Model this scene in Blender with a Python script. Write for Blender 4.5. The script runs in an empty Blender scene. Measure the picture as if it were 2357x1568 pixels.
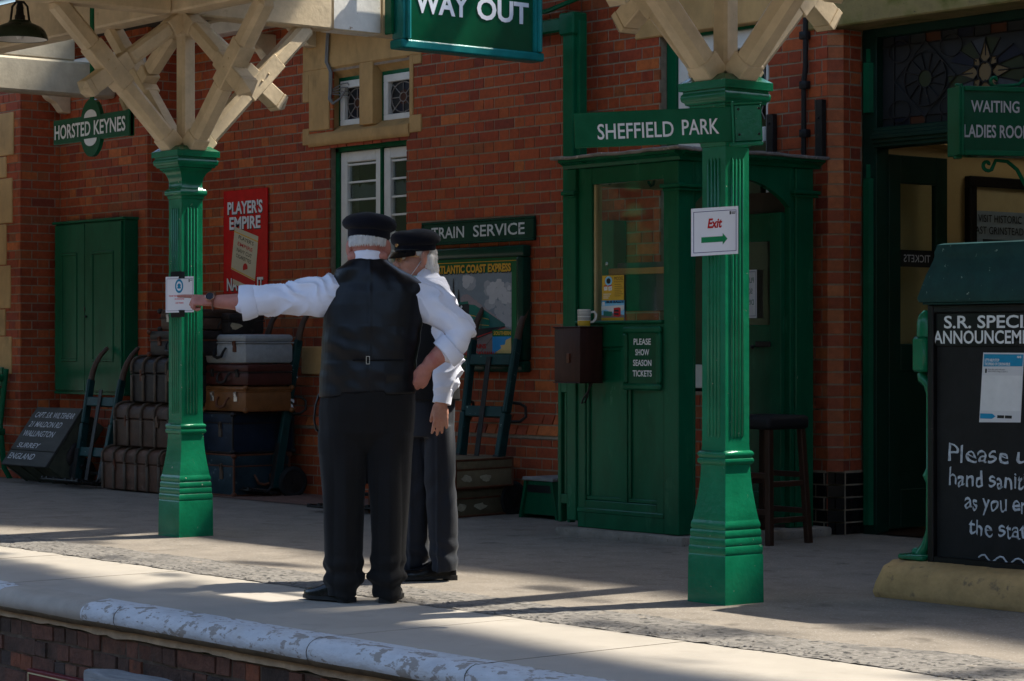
import bpy, bmesh, math, random
from mathutils import Vector, Matrix, noise
random.seed(7)
rad = math.radians
sc = bpy.context.scene
C = sc.collection

# ---------------------------------------------------------------- camera
FPX, W0, H0 = 5446.0, 2357.0, 1568.0
cam_d = bpy.data.cameras.new("camera"); cam = bpy.data.objects.new("camera", cam_d); C.objects.link(cam)
cam_d.sensor_width = 36.0; cam_d.lens = 36.0 * FPX / W0
cam_d.shift_y = 15.0 / W0
cam_d.clip_start = 0.1; cam_d.clip_end = 3000
cam.location = (0, 0, 1.2)
YAW = math.atan2(0.7724, 0.635)
cam.rotation_euler = (rad(90), 0, YAW)
sc.camera = cam

# ---------------------------------------------------------------- sky, sun, exposure
EL, AZ = rad(54), rad(16)            # azimuth from +Y towards +X
w = bpy.data.worlds.new("World"); sc.world = w; w.use_nodes = True
nt = w.node_tree; bg = nt.nodes["Background"]
sky = nt.nodes.new("ShaderNodeTexSky"); sky.sky_type = 'NISHITA'; sky.sun_disc = False
sky.sun_elevation = EL; sky.sun_rotation = AZ; sky.air_density = 1.0; sky.dust_density = 1.0
nt.links.new(sky.outputs[0], bg.inputs[0]); bg.inputs[1].default_value = 0.15
sd = bpy.data.lights.new("sun", 'SUN'); sun = bpy.data.objects.new("sun", sd); C.objects.link(sun)
sd.energy = 3.6; sd.angle = rad(0.5); sd.color = (1.0, 0.95, 0.86)
s = Vector((math.cos(EL)*math.sin(AZ), math.cos(EL)*math.cos(AZ), math.sin(EL)))
sun.rotation_euler = s.to_track_quat('Z', 'Y').to_euler(); sun.location = (0, 0, 30)
sc.view_settings.view_transform = 'Standard'; sc.view_settings.look = 'None'
sc.view_settings.exposure = 1.75; sc.view_settings.gamma = 1.0
sc.view_settings.use_curve_mapping = False

# ---------------------------------------------------------------- materials
M = {}
def _n(t, kind, **k):
    n = t.nodes.new(kind)
    for a, b in k.items():
        try: setattr(n, a, b)
        except Exception: pass
    return n
def pmat(name, col, rough=0.6, var=0.2, scale=6.0, bump=0.15, bscale=60.0, col2=None, spots=None, metal=0.0,
         stretch=(1, 1, 1), attr=None, spec=0.2, sheen=0.0, coat=0.0, bdist=0.004, rvar=0.1):
    """procedural paint / cloth / stone: base colour with noise variation, optional second colour and worn spots, bump"""
    m = bpy.data.materials.new(name); m.use_nodes = True; t = m.node_tree; L = t.links.new
    p = t.nodes["Principled BSDF"]; p.inputs['Roughness'].default_value = rough
    p.inputs['Metallic'].default_value = metal; p.inputs['Specular IOR Level'].default_value = spec
    if coat: p.inputs['Coat Weight'].default_value = coat; p.inputs['Coat Roughness'].default_value = 0.12
    if sheen: p.inputs['Sheen Weight'].default_value = sheen; p.inputs['Sheen Roughness'].default_value = 0.5
    g = _n(t, "ShaderNodeNewGeometry"); mp = _n(t, "ShaderNodeMapping"); mp.inputs['Scale'].default_value = stretch
    L(g.outputs['Position'], mp.inputs['Vector'])
    n1 = _n(t, "ShaderNodeTexNoise"); n1.inputs['Scale'].default_value = scale; n1.inputs['Detail'].default_value = 6; n1.inputs['Roughness'].default_value = 0.65
    L(mp.outputs[0], n1.inputs['Vector'])
    r = _n(t, "ShaderNodeValToRGB"); r.color_ramp.elements[0].position = 0.3; r.color_ramp.elements[1].position = 0.7
    c = Vector(col)
    if attr:
        a = _n(t, "ShaderNodeAttribute", attribute_name=attr)
        r.color_ramp.elements[0].color = (1-var,)*3+(1,); r.color_ramp.elements[1].color = (1+var,)*3+(1,)
        mx = _n(t, "ShaderNodeMix", data_type='RGBA', blend_type='MULTIPLY'); mx.inputs[0].default_value = 1
        L(a.outputs['Color'], mx.inputs[6]); L(r.outputs[0], mx.inputs[7]); out = mx.outputs[2]
    else:
        d = Vector(col2) if col2 else c*(1+var)
        lo = c*(1-var)
        r.color_ramp.elements[0].color = (*lo, 1); r.color_ramp.elements[1].color = (*d, 1)
        out = r.outputs[0]
    L(n1.outputs['Fac'], r.inputs[0])
    if spots:
        for (scol, thr, ssc, soft) in spots:
            n3 = _n(t, "ShaderNodeTexNoise"); n3.inputs['Scale'].default_value = ssc; n3.inputs['Detail'].default_value = 5; n3.inputs['Roughness'].default_value = 0.6
            L(mp.outputs[0], n3.inputs['Vector'])
            r3 = _n(t, "ShaderNodeValToRGB"); r3.color_ramp.elements[0].position = thr; r3.color_ramp.elements[1].position = min(1, thr+soft)
            L(n3.outputs['Fac'], r3.inputs[0])
            m3 = _n(t, "ShaderNodeMix", data_type='RGBA'); L(r3.outputs[0], m3.inputs[0]); L(out, m3.inputs[6]); m3.inputs[7].default_value = (*scol, 1)
            out = m3.outputs[2]
    L(out, p.inputs['Base Color'])
    n2 = _n(t, "ShaderNodeTexNoise"); n2.inputs['Scale'].default_value = bscale; n2.inputs['Detail'].default_value = 5
    L(mp.outputs[0], n2.inputs['Vector'])
    if bump:
        b = _n(t, "ShaderNodeBump"); b.inputs['Strength'].default_value = bump; b.inputs['Distance'].default_value = bdist
        L(n2.outputs['Fac'], b.inputs['Height']); L(b.outputs[0], p.inputs['Normal'])
    if rvar:
        mr = _n(t, "ShaderNodeMapRange"); mr.inputs[3].default_value = max(0.03, rough-rvar); mr.inputs[4].default_value = min(1, rough+rvar)
        L(n1.outputs['Fac'], mr.inputs[0]); L(mr.outputs[0], p.inputs['Roughness'])
    M[name] = m
    return m

def flat(name, col, rough=0.6, **k): return pmat(name, col, rough, var=0.08, bump=0.03, **k)

CHIP = ((0.36, 0.33, 0.26), 0.70, 26, 0.02)
pmat('post_green', (0.004, 0.130, 0.060), 0.22, 0.22, 5, 0.3, 45, spec=0.35, spots=[((0.012, 0.16, 0.075), 0.55, 3, 0.2), CHIP], bdist=0.006)
pmat('booth_green', (0.003, 0.082, 0.037), 0.24, 0.25, 4, 0.12, 50, spots=[((0.02, 0.12, 0.06), 0.62, 9, 0.15), ((0.30, 0.30, 0.24), 0.76, 30, 0.02)], stretch=(1, 1, 0.35))
pmat('sign_green', (0.003, 0.060, 0.027), 0.17, 0.15, 5, 0.03, 60, spec=0.3)
pmat('dark_green', (0.004, 0.035, 0.022), 0.2, 0.25, 5, 0.05, 60, spots=[((0.10, 0.12, 0.09), 0.74, 40, 0.02)])
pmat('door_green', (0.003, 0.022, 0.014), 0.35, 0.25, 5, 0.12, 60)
pmat('teal_green', (0.007, 0.16, 0.15), 0.4, 0.25, 6, 0.2, 50, spots=[((0.25, 0.35, 0.33), 0.70, 22, 0.04)])
pmat('trolley_green', (0.005, 0.035, 0.034), 0.45, 0.3, 9, 0.25, 60, spots=[((0.20, 0.25, 0.22), 0.68, 35, 0.03), ((0.05, 0.03, 0.02), 0.70, 14, 0.03)])
pmat('cream_timber', (0.60, 0.475, 0.31), 0.55, 0.18, 7, 0.45, 35, spots=[((0.30, 0.20, 0.11), 0.66, 8, 0.16), ((0.06, 0.045, 0.03), 0.735, 55, 0.02)], stretch=(1, 1, 1.0))
pmat('white_peel', (0.72, 0.68, 0.60), 0.6, 0.12, 7, 0.4, 45, spots=[((0.30, 0.20, 0.11), 0.66, 14, 0.05), ((0.05, 0.04, 0.03), 0.72, 50, 0.02)])
pmat('roof_boards', (0.42, 0.35, 0.24), 0.7, 0.2, 5, 0.3, 40)
pmat('stone', (0.47, 0.285, 0.115), 0.8, 0.2, 5, 0.5, 70, spots=[((0.22, 0.14, 0.06), 0.56, 4, 0.2), ((0.12, 0.09, 0.06), 0.70, 40, 0.06)], stretch=(1, 1, 0.6))
pmat('mossy_stone', (0.24, 0.185, 0.075), 0.85, 0.3, 5, 0.5, 60, spots=[((0.10, 0.10, 0.02), 0.48, 5, 0.2), ((0.06, 0.05, 0.03), 0.66, 30, 0.06)])
pmat('base_stone', (0.42, 0.265, 0.115), 0.85, 0.22, 9, 0.6, 45, spots=[((0.20, 0.14, 0.08), 0.6, 14, 0.1), ((0.10, 0.08, 0.05), 0.68, 40, 0.04)], bdist=0.006)
pmat('concrete', (0.22, 0.19, 0.16), 0.85, 0.25, 10, 0.7, 60, spots=[((0.12, 0.10, 0.08), 0.62, 40, 0.05), ((0.55, 0.5, 0.45), 0.7, 60, 0.03)], bdist=0.005)
pmat('brick', (0.3, 0.07, 0.035), 0.75, 0.25, 22, 0.5, 110, attr='col', spots=[((0.12, 0.036, 0.020), 0.66, 16, 0.14), ((0.19, 0.046, 0.021), 0.54, 0.9, 0.45)])
pmat('mortar', (0.27, 0.205, 0.145), 0.9, 0.25, 20, 0.6, 120)
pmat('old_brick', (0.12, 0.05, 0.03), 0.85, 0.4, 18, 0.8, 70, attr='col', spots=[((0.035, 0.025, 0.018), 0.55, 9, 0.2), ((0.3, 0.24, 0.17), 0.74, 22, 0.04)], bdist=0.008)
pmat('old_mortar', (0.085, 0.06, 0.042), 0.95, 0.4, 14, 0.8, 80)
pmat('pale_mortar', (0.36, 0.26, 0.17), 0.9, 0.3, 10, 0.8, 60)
pmat('glazed_brick', (0.010, 0.008, 0.008), 0.16, 0.3, 8, 0.1, 50, attr='col')
pmat('white_paint', (0.66, 0.65, 0.61), 0.45, 0.08, 9, 0.15, 60)
pmat('yellow_wall', (0.42, 0.30, 0.13), 0.7, 0.08, 3, 0.1, 60)
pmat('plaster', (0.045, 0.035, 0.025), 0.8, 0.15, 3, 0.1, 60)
pmat('letter_white', (0.66, 0.67, 0.70), 0.4, 0.06, 12, 0.05, 60)
pmat('letter_worn', (0.55, 0.56, 0.56), 0.5, 0.1, 12, 0.05, 60, spots=[((0.10, 0.07, 0.04), 0.62, 45, 0.03)])
pmat('letter_grey', (0.42, 0.42, 0.42), 0.6, 0.12, 25, 0.05, 60)
pmat('chalk', (0.40, 0.43, 0.47), 0.9, 0.35, 60, 0.05, 60)
pmat('paper', (0.74, 0.74, 0.80), 0.35, 0.03, 5, 0.04, 20)
pmat('paper_dim', (0.55, 0.55, 0.57), 0.6, 0.05, 5, 0.04, 20)
pmat('lead', (0.20, 0.18, 0.165), 0.55, 0.3, 14, 0.5, 40, spots=[((0.42, 0.38, 0.34), 0.62, 24, 0.06)])
pmat('iron', (0.022, 0.020, 0.019), 0.45, 0.35, 14, 0.3, 60, spots=[((0.10, 0.06, 0.04), 0.66, 25, 0.06)], metal=0.3)
pmat('rubber', (0.014, 0.013, 0.013), 0.75, 0.3, 12, 0.3, 60)
pmat('grip_wood', (0.075, 0.045, 0.030), 0.5, 0.3, 12, 0.2, 60, stretch=(1, 1, .3))
pmat('dark_wood', (0.035, 0.016, 0.010), 0.35, 0.3, 9, 0.2, 50, stretch=(1, 1, .25))
pmat('box_wood', (0.036, 0.012, 0.009), 0.42, 0.4, 14, 0.25, 50, stretch=(1, 1, .2), spots=[((0.20, 0.12, 0.08), 0.73, 30, 0.02)])
pmat('pine', (0.46, 0.19, 0.06), 0.55, 0.2, 12, 0.15, 60, stretch=(.3, 1, 1))
pmat('slate', (0.060, 0.058, 0.060), 0.6, 0.2, 9, 0.1, 60)
pmat('blackboard', (0.010, 0.010, 0.0105), 0.65, 0.35, 9, 0.15, 60, spots=[((0.017, 0.0175, 0.019), 0.58, 5, 0.2)])
pmat('black_paint', (0.008, 0.008, 0.009), 0.35, 0.3, 9, 0.2, 60, spots=[((0.08, 0.055, 0.04), 0.68, 22, 0.05)])
pmat('trunk_brown', (0.060, 0.033, 0.022), 0.5, 0.45, 9, 0.5, 40, spots=[((0.11, 0.06, 0.04), 0.6, 10, 0.12)])
pmat('trunk_black', (0.022, 0.017, 0.016), 0.5, 0.45, 9, 0.4, 40, spots=[((0.07, 0.05, 0.04), 0.63, 14, 0.1)])
pmat('trunk_rust', (0.095, 0.046, 0.028), 0.6, 0.5, 9, 0.5, 40, spots=[((0.16, 0.10, 0.07), 0.6, 12, 0.1)])
pmat('trunk_navy', (0.008, 0.016, 0.031), 0.5, 0.4, 8, 0.4, 50, spots=[((0.05, 0.07, 0.08), 0.64, 18, 0.08)])
pmat('trunk_teal', (0.015, 0.030, 0.038), 0.55, 0.4, 8, 0.4, 50, spots=[((0.10, 0.12, 0.12), 0.63, 16, 0.08)])
pmat('rib_wood', (0.085, 0.060, 0.042), 0.6, 0.35, 14, 0.4, 50)
pmat('leather_tan', (0.19, 0.075, 0.025), 0.45, 0.25, 10, 0.3, 60)
pmat('leather_maroon', (0.062, 0.017, 0.013), 0.42, 0.3, 10, 0.3, 60)
pmat('leather_brown', (0.10, 0.035, 0.018), 0.5, 0.3, 14, 0.3, 60)
pmat('canvas_grey', (0.29, 0.30, 0.31), 0.75, 0.12, 20, 0.4, 160)
pmat('canvas_olive', (0.17, 0.130, 0.075), 0.8, 0.2, 14, 0.5, 140)
pmat('canvas_dark', (0.105, 0.080, 0.046), 0.8, 0.2, 14, 0.5, 140)
pmat('crate_green', (0.055, 0.056, 0.038), 0.75, 0.4, 9, 0.5, 50, spots=[((0.16, 0.12, 0.09), 0.66, 16, 0.06)])
pmat('crate_lid', (0.050, 0.048, 0.042), 0.7, 0.3, 9, 0.4, 50, stretch=(.3, 1, 1))
pmat('label_paper', (0.34, 0.29, 0.20), 0.8, 0.3, 30, 0.1, 60)
pmat('steel', (0.55, 0.55, 0.56), 0.3, 0.1, 12, 0.1, 60, metal=1.0)
pmat('brass', (0.45, 0.30, 0.14), 0.35, 0.2, 12, 0.1, 60, metal=1.0)
pmat('gold', (0.75, 0.52, 0.15), 0.25, 0.1, 12, 0.0, 60, metal=1.0)
pmat('rail_steel', (0.12, 0.075, 0.05), 0.6, 0.3, 12, 0.2, 60, metal=0.5)
pmat('red_enamel', (0.50, 0.005, 0.010), 0.2, 0.15, 8, 0.04, 40, spots=[((0.08, 0.015, 0.012), 0.72, 20, 0.04)])
pmat('red_board', (0.10, 0.010, 0.010), 0.55, 0.3, 10, 0.3, 40, spots=[((0.02, 0.008, 0.008), 0.6, 16, 0.1)])
pmat('old_plank', (0.20, 0.19, 0.18), 0.85, 0.35, 14, 0.7, 50, stretch=(.25, 2, 2), bdist=0.008)
pmat('black_tape', (0.008, 0.008, 0.009), 0.35, 0.3, 12, 0.4, 40)
pmat('shirt', (0.70, 0.71, 0.80), 0.75, 0.03, 6, 0.15, 160, sheen=0.15)
pmat('waistcoat', (0.0035, 0.004, 0.0058), 0.40, 0.3, 8, 0.10, 260, spec=0.24)
pmat('waist_front', (0.006, 0.006, 0.007), 0.85, 0.2, 8, 0.3, 200)
pmat('trousers_black', (0.0105, 0.0095, 0.009), 0.9, 0.2, 8, 0.35, 240, sheen=0.05, spec=0.15)
pmat('trousers_navy', (0.007, 0.0095, 0.016), 0.75, 0.2, 8, 0.35, 240, sheen=0.08, spec=0.25)
pmat('cap_cloth', (0.004, 0.0045, 0.009), 0.9, 0.25, 10, 0.5, 200, sheen=0.06, spec=0.15)
pmat('patent', (0.006, 0.006, 0.007), 0.15, 0.2, 10, 0.05, 60)
pmat('shoe', (0.007, 0.007, 0.008), 0.2, 0.3, 20, 0.2, 60, spots=[((0.06, 0.055, 0.05), 0.7, 60, 0.08)])
pmat('sole', (0.020, 0.019, 0.018), 0.7, 0.3, 20, 0.2, 60)
pmat('skin', (0.43, 0.215, 0.155), 0.5, 0.12, 25, 0.25, 90, spots=[((0.42, 0.15, 0.11), 0.57, 14, 0.2)])
pmat('skin_ruddy', (0.40, 0.165, 0.125), 0.5, 0.12, 25, 0.25, 90, spots=[((0.36, 0.10, 0.085), 0.55, 12, 0.2)])
pmat('hair', (0.74, 0.72, 0.69), 0.55, 0.2, 40, 0.9, 120, stretch=(2, 2, .35), bdist=0.01)
pmat('nail', (0.55, 0.32, 0.26), 0.3, 0.05, 25, 0.0, 90)
pmat('mask_blue', (0.38, 0.60, 0.66), 0.8, 0.08, 20, 0.3, 100)
pmat('eye', (0.5, 0.48, 0.45), 0.2, 0.05, 20, 0.0)
pmat('iris', (0.02, 0.02, 0.03), 0.15, 0.05, 20, 0.0)
pmat('watch_face', (0.012, 0.010, 0.010), 0.15, 0.1, 20, 0.0)
pmat('watch_metal', (0.34, 0.20, 0.15), 0.3, 0.1, 20, 0.0, metal=1.0)
pmat('enamel_green', (0.026, 0.038, 0.022), 0.3, 0.25, 10, 0.1, 60)
pmat('enamel_white', (0.62, 0.60, 0.55), 0.35, 0.08, 10, 0.05, 60)
pmat('ceramic', (0.62, 0.61, 0.58), 0.2, 0.04, 10, 0.0)
pmat('mug_yellow', (0.55, 0.34, 0.03), 0.25, 0.04, 10, 0.0)
pmat('wire_grey', (0.20, 0.19, 0.18), 0.5, 0.1, 10, 0.0)
pmat('cable_black', (0.015, 0.014, 0.014), 0.5, 0.1, 10, 0.0)
pmat('pipe_green', (0.003, 0.090, 0.038), 0.2, 0.2, 5, 0.06, 40)
pmat('interior_dark', (0.03, 0.025, 0.02), 0.9, 0.2, 3, 0.0)
pmat('frost', (0.045, 0.05, 0.058), 0.6, 0.2, 30, 0.0)
for nm, c in dict(p_green=(0.004, 0.11, 0.035), p_gold=(0.60, 0.33, 0.03), p_yellow=(0.55, 0.33, 0.025), p_sky=(0.19, 0.225, 0.27), p_cloud=(0.46, 0.46, 0.50), p_cloud2=(0.32, 0.33, 0.37),
                  p_smoke=(0.30, 0.24, 0.26), p_engine=(0.006, 0.14, 0.11), p_dark=(0.012, 0.014, 0.022), p_ballast=(0.20, 0.155, 0.155), p_rail=(0.10, 0.08, 0.09),
                  p_red=(0.45, 0.012, 0.014), p_blue=(0.02, 0.22, 0.50), p_sand=(0.55, 0.40, 0.16), p_tree=(0.055, 0.055, 0.06), p_far=(0.02, 0.11, 0.11),
                  p_navy=(0.02, 0.03, 0.16), p_lightblue=(0.20, 0.50, 0.75), p_pale=(0.52, 0.46, 0.33), p_paleblue=(0.20, 0.25, 0.28), p_black=(0.01, 0.01, 0.01),
                  p_pink=(0.65, 0.16, 0.20), p_arrow=(0.005, 0.20, 0.07), p_nhs=(0.01, 0.22, 0.40), p_white=(0.62, 0.62, 0.63), p_amber=(0.06, 0.017, 0.005), p_leaf=(0.022, 0.027, 0.008), p_star=(0.15, 0.10, 0.045), p_slatey=(0.016, 0.017, 0.018), p_indigo=(0.006, 0.007, 0.016), p_cream=(0.42, 0.34, 0.18)).items():
    pmat(nm, c, 0.45, 0.07, 14, 0.02, 60)

def glass(name, tint=(0.9, 0.95, 0.95), mix=0.12, rough=0.04):
    m = bpy.data.materials.new(name); m.use_nodes = True; t = m.node_tree; L = t.links.new
    for n in list(t.nodes): t.nodes.remove(n)
    o = _n(t, "ShaderNodeOutputMaterial"); tr = _n(t, "ShaderNodeBsdfTransparent"); tr.inputs[0].default_value = (*tint, 1)
    gl = _n(t, "ShaderNodeBsdfGlossy"); gl.inputs['Roughness'].default_value = rough
    g = _n(t, "ShaderNodeNewGeometry"); nz = _n(t, "ShaderNodeTexNoise"); nz.inputs['Scale'].default_value = 3
    L(g.outputs['Position'], nz.inputs['Vector']); b = _n(t, "ShaderNodeBump"); b.inputs['Strength'].default_value = 0.06; b.inputs['Distance'].default_value = 0.02
    L(nz.outputs[0], b.inputs['Height']); L(b.outputs[0], gl.inputs['Normal'])
    fr = _n(t, "ShaderNodeFresnel"); ma = _n(t, "ShaderNodeMath", operation='MULTIPLY_ADD'); ma.inputs[1].default_value = -0.83333; ma.inputs[2].default_value = 1.5; L(g.outputs['Backfacing'], ma.inputs[0]); L(ma.outputs[0], fr.inputs[0])
    mx = _n(t, "ShaderNodeMixShader"); L(fr.outputs[0], mx.inputs[0]); L(tr.outputs[0], mx.inputs[1]); L(gl.outputs[0], mx.inputs[2]); L(mx.outputs[0], o.inputs[0])
    M[name] = m
glass('glass'); glass('lens', (0.93, 0.9, 0.85))
def frosted(name):
    m = bpy.data.materials.new(name); m.use_nodes = True; t = m.node_tree
    for n in list(t.nodes): t.nodes.remove(n)
    o = _n(t, "ShaderNodeOutputMaterial"); tl = _n(t, "ShaderNodeBsdfTranslucent"); tl.inputs[0].default_value = (0.6, 0.58, 0.5, 1); t.links.new(tl.outputs[0], o.inputs[0]); M[name] = m
frosted('diffuser_glass')

def masked_glass(name):
    """old roof glazing: grime and moss (stored on the mesh as 'col') over clear panes"""
    m = bpy.data.materials.new(name); m.use_nodes = True; t = m.node_tree; L = t.links.new
    for n in list(t.nodes): t.nodes.remove(n)
    o = _n(t, "ShaderNodeOutputMaterial"); tr = _n(t, "ShaderNodeBsdfTransparent"); tr.inputs[0].default_value = (0.95, 0.95, 0.92, 1)
    df = _n(t, "ShaderNodeBsdfDiffuse"); df.inputs[0].default_value = (0.10, 0.09, 0.07, 1)
    at_ = _n(t, "ShaderNodeAttribute", attribute_name='col')
    mx = _n(t, "ShaderNodeMixShader"); L(at_.outputs['Fac'], mx.inputs[0]); L(tr.outputs[0], mx.inputs[1]); L(df.outputs[0], mx.inputs[2]); L(mx.outputs[0], o.inputs[0])
    M[name] = m
masked_glass('skylight_glass')

def ground_mats():
    # tarmac: dark aggregate with pale worn grains, coarse at its edge
    pmat('tarmac', (0.180, 0.153, 0.124), 0.9, 0.22, 3.5, 0.6, 170, spots=[((0.30, 0.27, 0.235), 0.58, 62, 0.1), ((0.34, 0.31, 0.28), 0.60, 150, 0.1), ((0.105, 0.088, 0.072), 0.56, 6, 0.18), ((0.06, 0.055, 0.05), 0.66, 60, 0.04)], bdist=0.0022)
    pmat('tarmac_edge', (0.160, 0.144, 0.127), 0.9, 0.35, 30, 0.7, 130, spots=[((0.32, 0.30, 0.27), 0.62, 110, 0.06), ((0.04, 0.037, 0.034), 0.53, 24, 0.1), ((0.09, 0.082, 0.075), 0.5, 4, 0.25)], bdist=0.003)
    pmat('slab', (0.305, 0.270, 0.226), 0.8, 0.10, 2.2, 0.25, 160, spots=[((0.235, 0.205, 0.17), 0.56, 3.2, 0.25), ((0.10, 0.085, 0.07), 0.745, 48, 0.02)])
    pmat('nosing_white', (0.43, 0.43, 0.435), 0.75, 0.14, 9, 0.6, 55, spots=[((0.36, 0.34, 0.32), 0.50, 5, 0.2), ((0.24, 0.21, 0.18), 0.565, 9, 0.03), ((0.24, 0.21, 0.185), 0.575, 26, 0.05), ((0.12, 0.10, 0.08), 0.72, 60, 0.02)], stretch=(0.7, 1.2, 1.2), bdist=0.008)
    pmat('nosing_bare', (0.285, 0.245, 0.20), 0.8, 0.15, 6, 0.3, 90)
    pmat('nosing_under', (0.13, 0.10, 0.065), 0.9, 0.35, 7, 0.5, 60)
    pmat('ballast', (0.16, 0.13, 0.11), 0.95, 0.5, 26, 1.0, 40, bdist=0.015)
    pmat('grass_ground', (0.05, 0.07, 0.02), 0.95, 0.4, 0.6, 0.3, 8)
    pmat('dark_bank', (0.012, 0.018, 0.006), 0.95, 0.6, 1.3, 1.0, 3, bdist=0.3)  # kept very dark for the added bank that the paint reflects
    pmat('brick_paving', (0.15, 0.085, 0.065), 0.9, 0.3, 14, 0.5, 80)
ground_mats()

# ---------------------------------------------------------------- mesh builder
class MB:
    def __init__(s):
        s.bm = bmesh.new(); s.mi = 0; s.col = s.bm.loops.layers.float_color.new('col'); s.c = (1, 1, 1, 1)
    def _tag(s, faces):
        for f in faces:
            f.material_index = s.mi
            for l in f.loops: l[s.col] = s.c
    def face(s, pts):
        f = s.bm.faces.new([s.bm.verts.new(p) for p in pts]); s._tag([f]); return f
    def mesh(s, vs, fs, mat=None):
        v = [s.bm.verts.new(mat @ Vector(p) if mat else p) for p in vs]
        out = []
        for f in fs:
            try: out.append(s.bm.faces.new([v[i] for i in f]))
            except ValueError: pass
        s._tag(out); return v
    def box(s, x0, x1, y0, y1, z0, z1, bev=0.0, mat=None, seg=1):
        vs = [(x, y, z) for x in (x0, x1) for y in (y0, y1) for z in (z0, z1)]
        fs = [(0, 1, 3, 2), (4, 6, 7, 5), (0, 4, 5, 1), (2, 3, 7, 6), (0, 2, 6, 4), (1, 5, 7, 3)]
        v = s.mesh(vs, fs, mat)
        if bev:
            es = list({e for q in v for e in q.link_edges})
            bmesh.ops.bevel(s.bm, geom=es, offset=bev, segments=seg, affect='EDGES', profile=0.5)
        return s
    def bar(s, p, q, wx, wy, bev=0.0, up=(0, 0, 1), mat=None, seg=1):
        """rectangular bar from p to q, wx across (sideways), wy in the 'up' sense"""
        p, q = Vector(p), Vector(q); d = (q-p); L = d.length; d.normalize()
        x = d.cross(Vector(up)); x.normalize(); y = x.cross(d)
        m = Matrix((x, y, d)).transposed().to_4x4(); m.translation = p
        if mat: m = mat @ m
        return s.box(-wx/2, wx/2, -wy/2, wy/2, 0, L, bev, m, seg)
    def prism(s, prof, a, b, axis='x', mat=None, bev=0):
        """extrude a closed 2-D profile between a and b along an axis (profile in the other two)"""
        def P(u, v, t): return {'x': (t, u, v), 'y': (u, t, v), 'z': (u, v, t)}[axis]
        n = len(prof); vs = [P(u, v, a) for u, v in prof]+[P(u, v, b) for u, v in prof]
        fs = [tuple(range(n))[::-1], tuple(range(n, 2*n))]+[(i, (i+1) % n, n+(i+1) % n, n+i) for i in range(n)]
        v = s.mesh(vs, fs, mat)
        if bev:
            es = list({e for q in v for e in q.link_edges}); bmesh.ops.bevel(s.bm, geom=es, offset=bev, segments=1, affect='EDGES')
        return s
    def lathe(s, prof, c=(0, 0, 0), n=24, mat=None, caps=True):
        vs = []; fs = []
        for r, z in prof:
            for k in range(n):
                a = 2*math.pi*k/n; vs.append((c[0]+r*math.cos(a), c[1]+r*math.sin(a), c[2]+z))
        for i in range(len(prof)-1):
            for k in range(n): fs.append((i*n+k, i*n+(k+1) % n, (i+1)*n+(k+1) % n, (i+1)*n+k))
        if caps: fs += [tuple(range(n))[::-1], tuple(range((len(prof)-1)*n, len(prof)*n))]
        s.mesh(vs, fs, mat); return s
    def sq(s, prof, c=(0, 0, 0), chamfer=0.0):
        """square-section 'lathe' (half width, z)"""
        vs = []; fs = []
        for h, z in prof:
            vs += [(c[0]-h, c[1]-h, c[2]+z), (c[0]+h, c[1]-h, c[2]+z), (c[0]+h, c[1]+h, c[2]+z), (c[0]-h, c[1]+h, c[2]+z)]
        for i in range(len(prof)-1):
            for k in range(4): fs.append((i*4+k, i*4+(k+1) % 4, (i+1)*4+(k+1) % 4, (i+1)*4+k))
        fs += [(3, 2, 1, 0), tuple(range((len(prof)-1)*4, len(prof)*4))]
        s.mesh(vs, fs); return s
    def loft(s, secs, n=20, p=2.0, mat=None):
        """horizontal (super)elliptic sections (cx, cy, z, rx, ry)"""
        vs = []; fs = []
        for cx, cy, z, rx, ry in secs:
            for k in range(n):
                a = 2*math.pi*k/n; ca, sa = math.cos(a), math.sin(a)
                vs.append((cx+rx*math.copysign(abs(ca)**(2/p), ca), cy+ry*math.copysign(abs(sa)**(2/p), sa), z))
        for i in range(len(secs)-1):
            for k in range(n): fs.append((i*n+k, i*n+(k+1) % n, (i+1)*n+(k+1) % n, (i+1)*n+k))
        fs += [tuple(range(n))[::-1], tuple(range((len(secs)-1)*n, len(secs)*n))]
        s.mesh(vs, fs, mat); return s
    def tube(s, pts, r, n=10, mat=None, flatten=1.0, up=(0, 0, 1), cap=True):
        """tube along a path; r a number or a list; flatten scales the second cross axis"""
        P = [Vector(p) for p in pts]
        if not isinstance(r, (list, tuple)): r = [r]*len(P)
        vs = []; fs = []; u = None
        for i, p in enumerate(P):
            d = (P[min(i+1, len(P)-1)]-P[max(i-1, 0)]).normalized()
            if u is None:
                u = d.cross(Vector(up))
                if u.length < 1e-4: u = d.cross(Vector((0, 1, 0)))
            else: u = u-d*u.dot(d)
            u.normalize(); v = u.cross(d)
            for k in range(n):
                a = 2*math.pi*k/n; vs.append(p+u*(r[i]*math.cos(a))+v*(r[i]*flatten*math.sin(a)))
        for i in range(len(P)-1):
            for k in range(n): fs.append((i*n+k, i*n+(k+1) % n, (i+1)*n+(k+1) % n, (i+1)*n+k))
        if cap: fs += [tuple(range(n))[::-1], tuple(range((len(P)-1)*n, len(P)*n))]
        s.mesh(vs, fs, mat); return s
    def limb(s, pts, r, n=14, mat=None, flatten=1.0, up=(0, 0, 1)):
        """tube with rounded ends"""
        P = [Vector(p) for p in pts]; R = list(r)
        d0 = (P[0]-P[1]).normalized(); d1 = (P[-1]-P[-2]).normalized()
        pre = [P[0]+d0*R[0]*math.sin(a) for a in (1.45, 1.1, .6)]; prer = [R[0]*math.cos(a) for a in (1.45, 1.1, .6)]
        post = [P[-1]+d1*R[-1]*math.sin(a) for a in (.6, 1.1, 1.45)]; postr = [R[-1]*math.cos(a) for a in (.6, 1.1, 1.45)]
        return s.tube(pre+P+post, prer+R+postr, n, mat, flatten, up)
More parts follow.
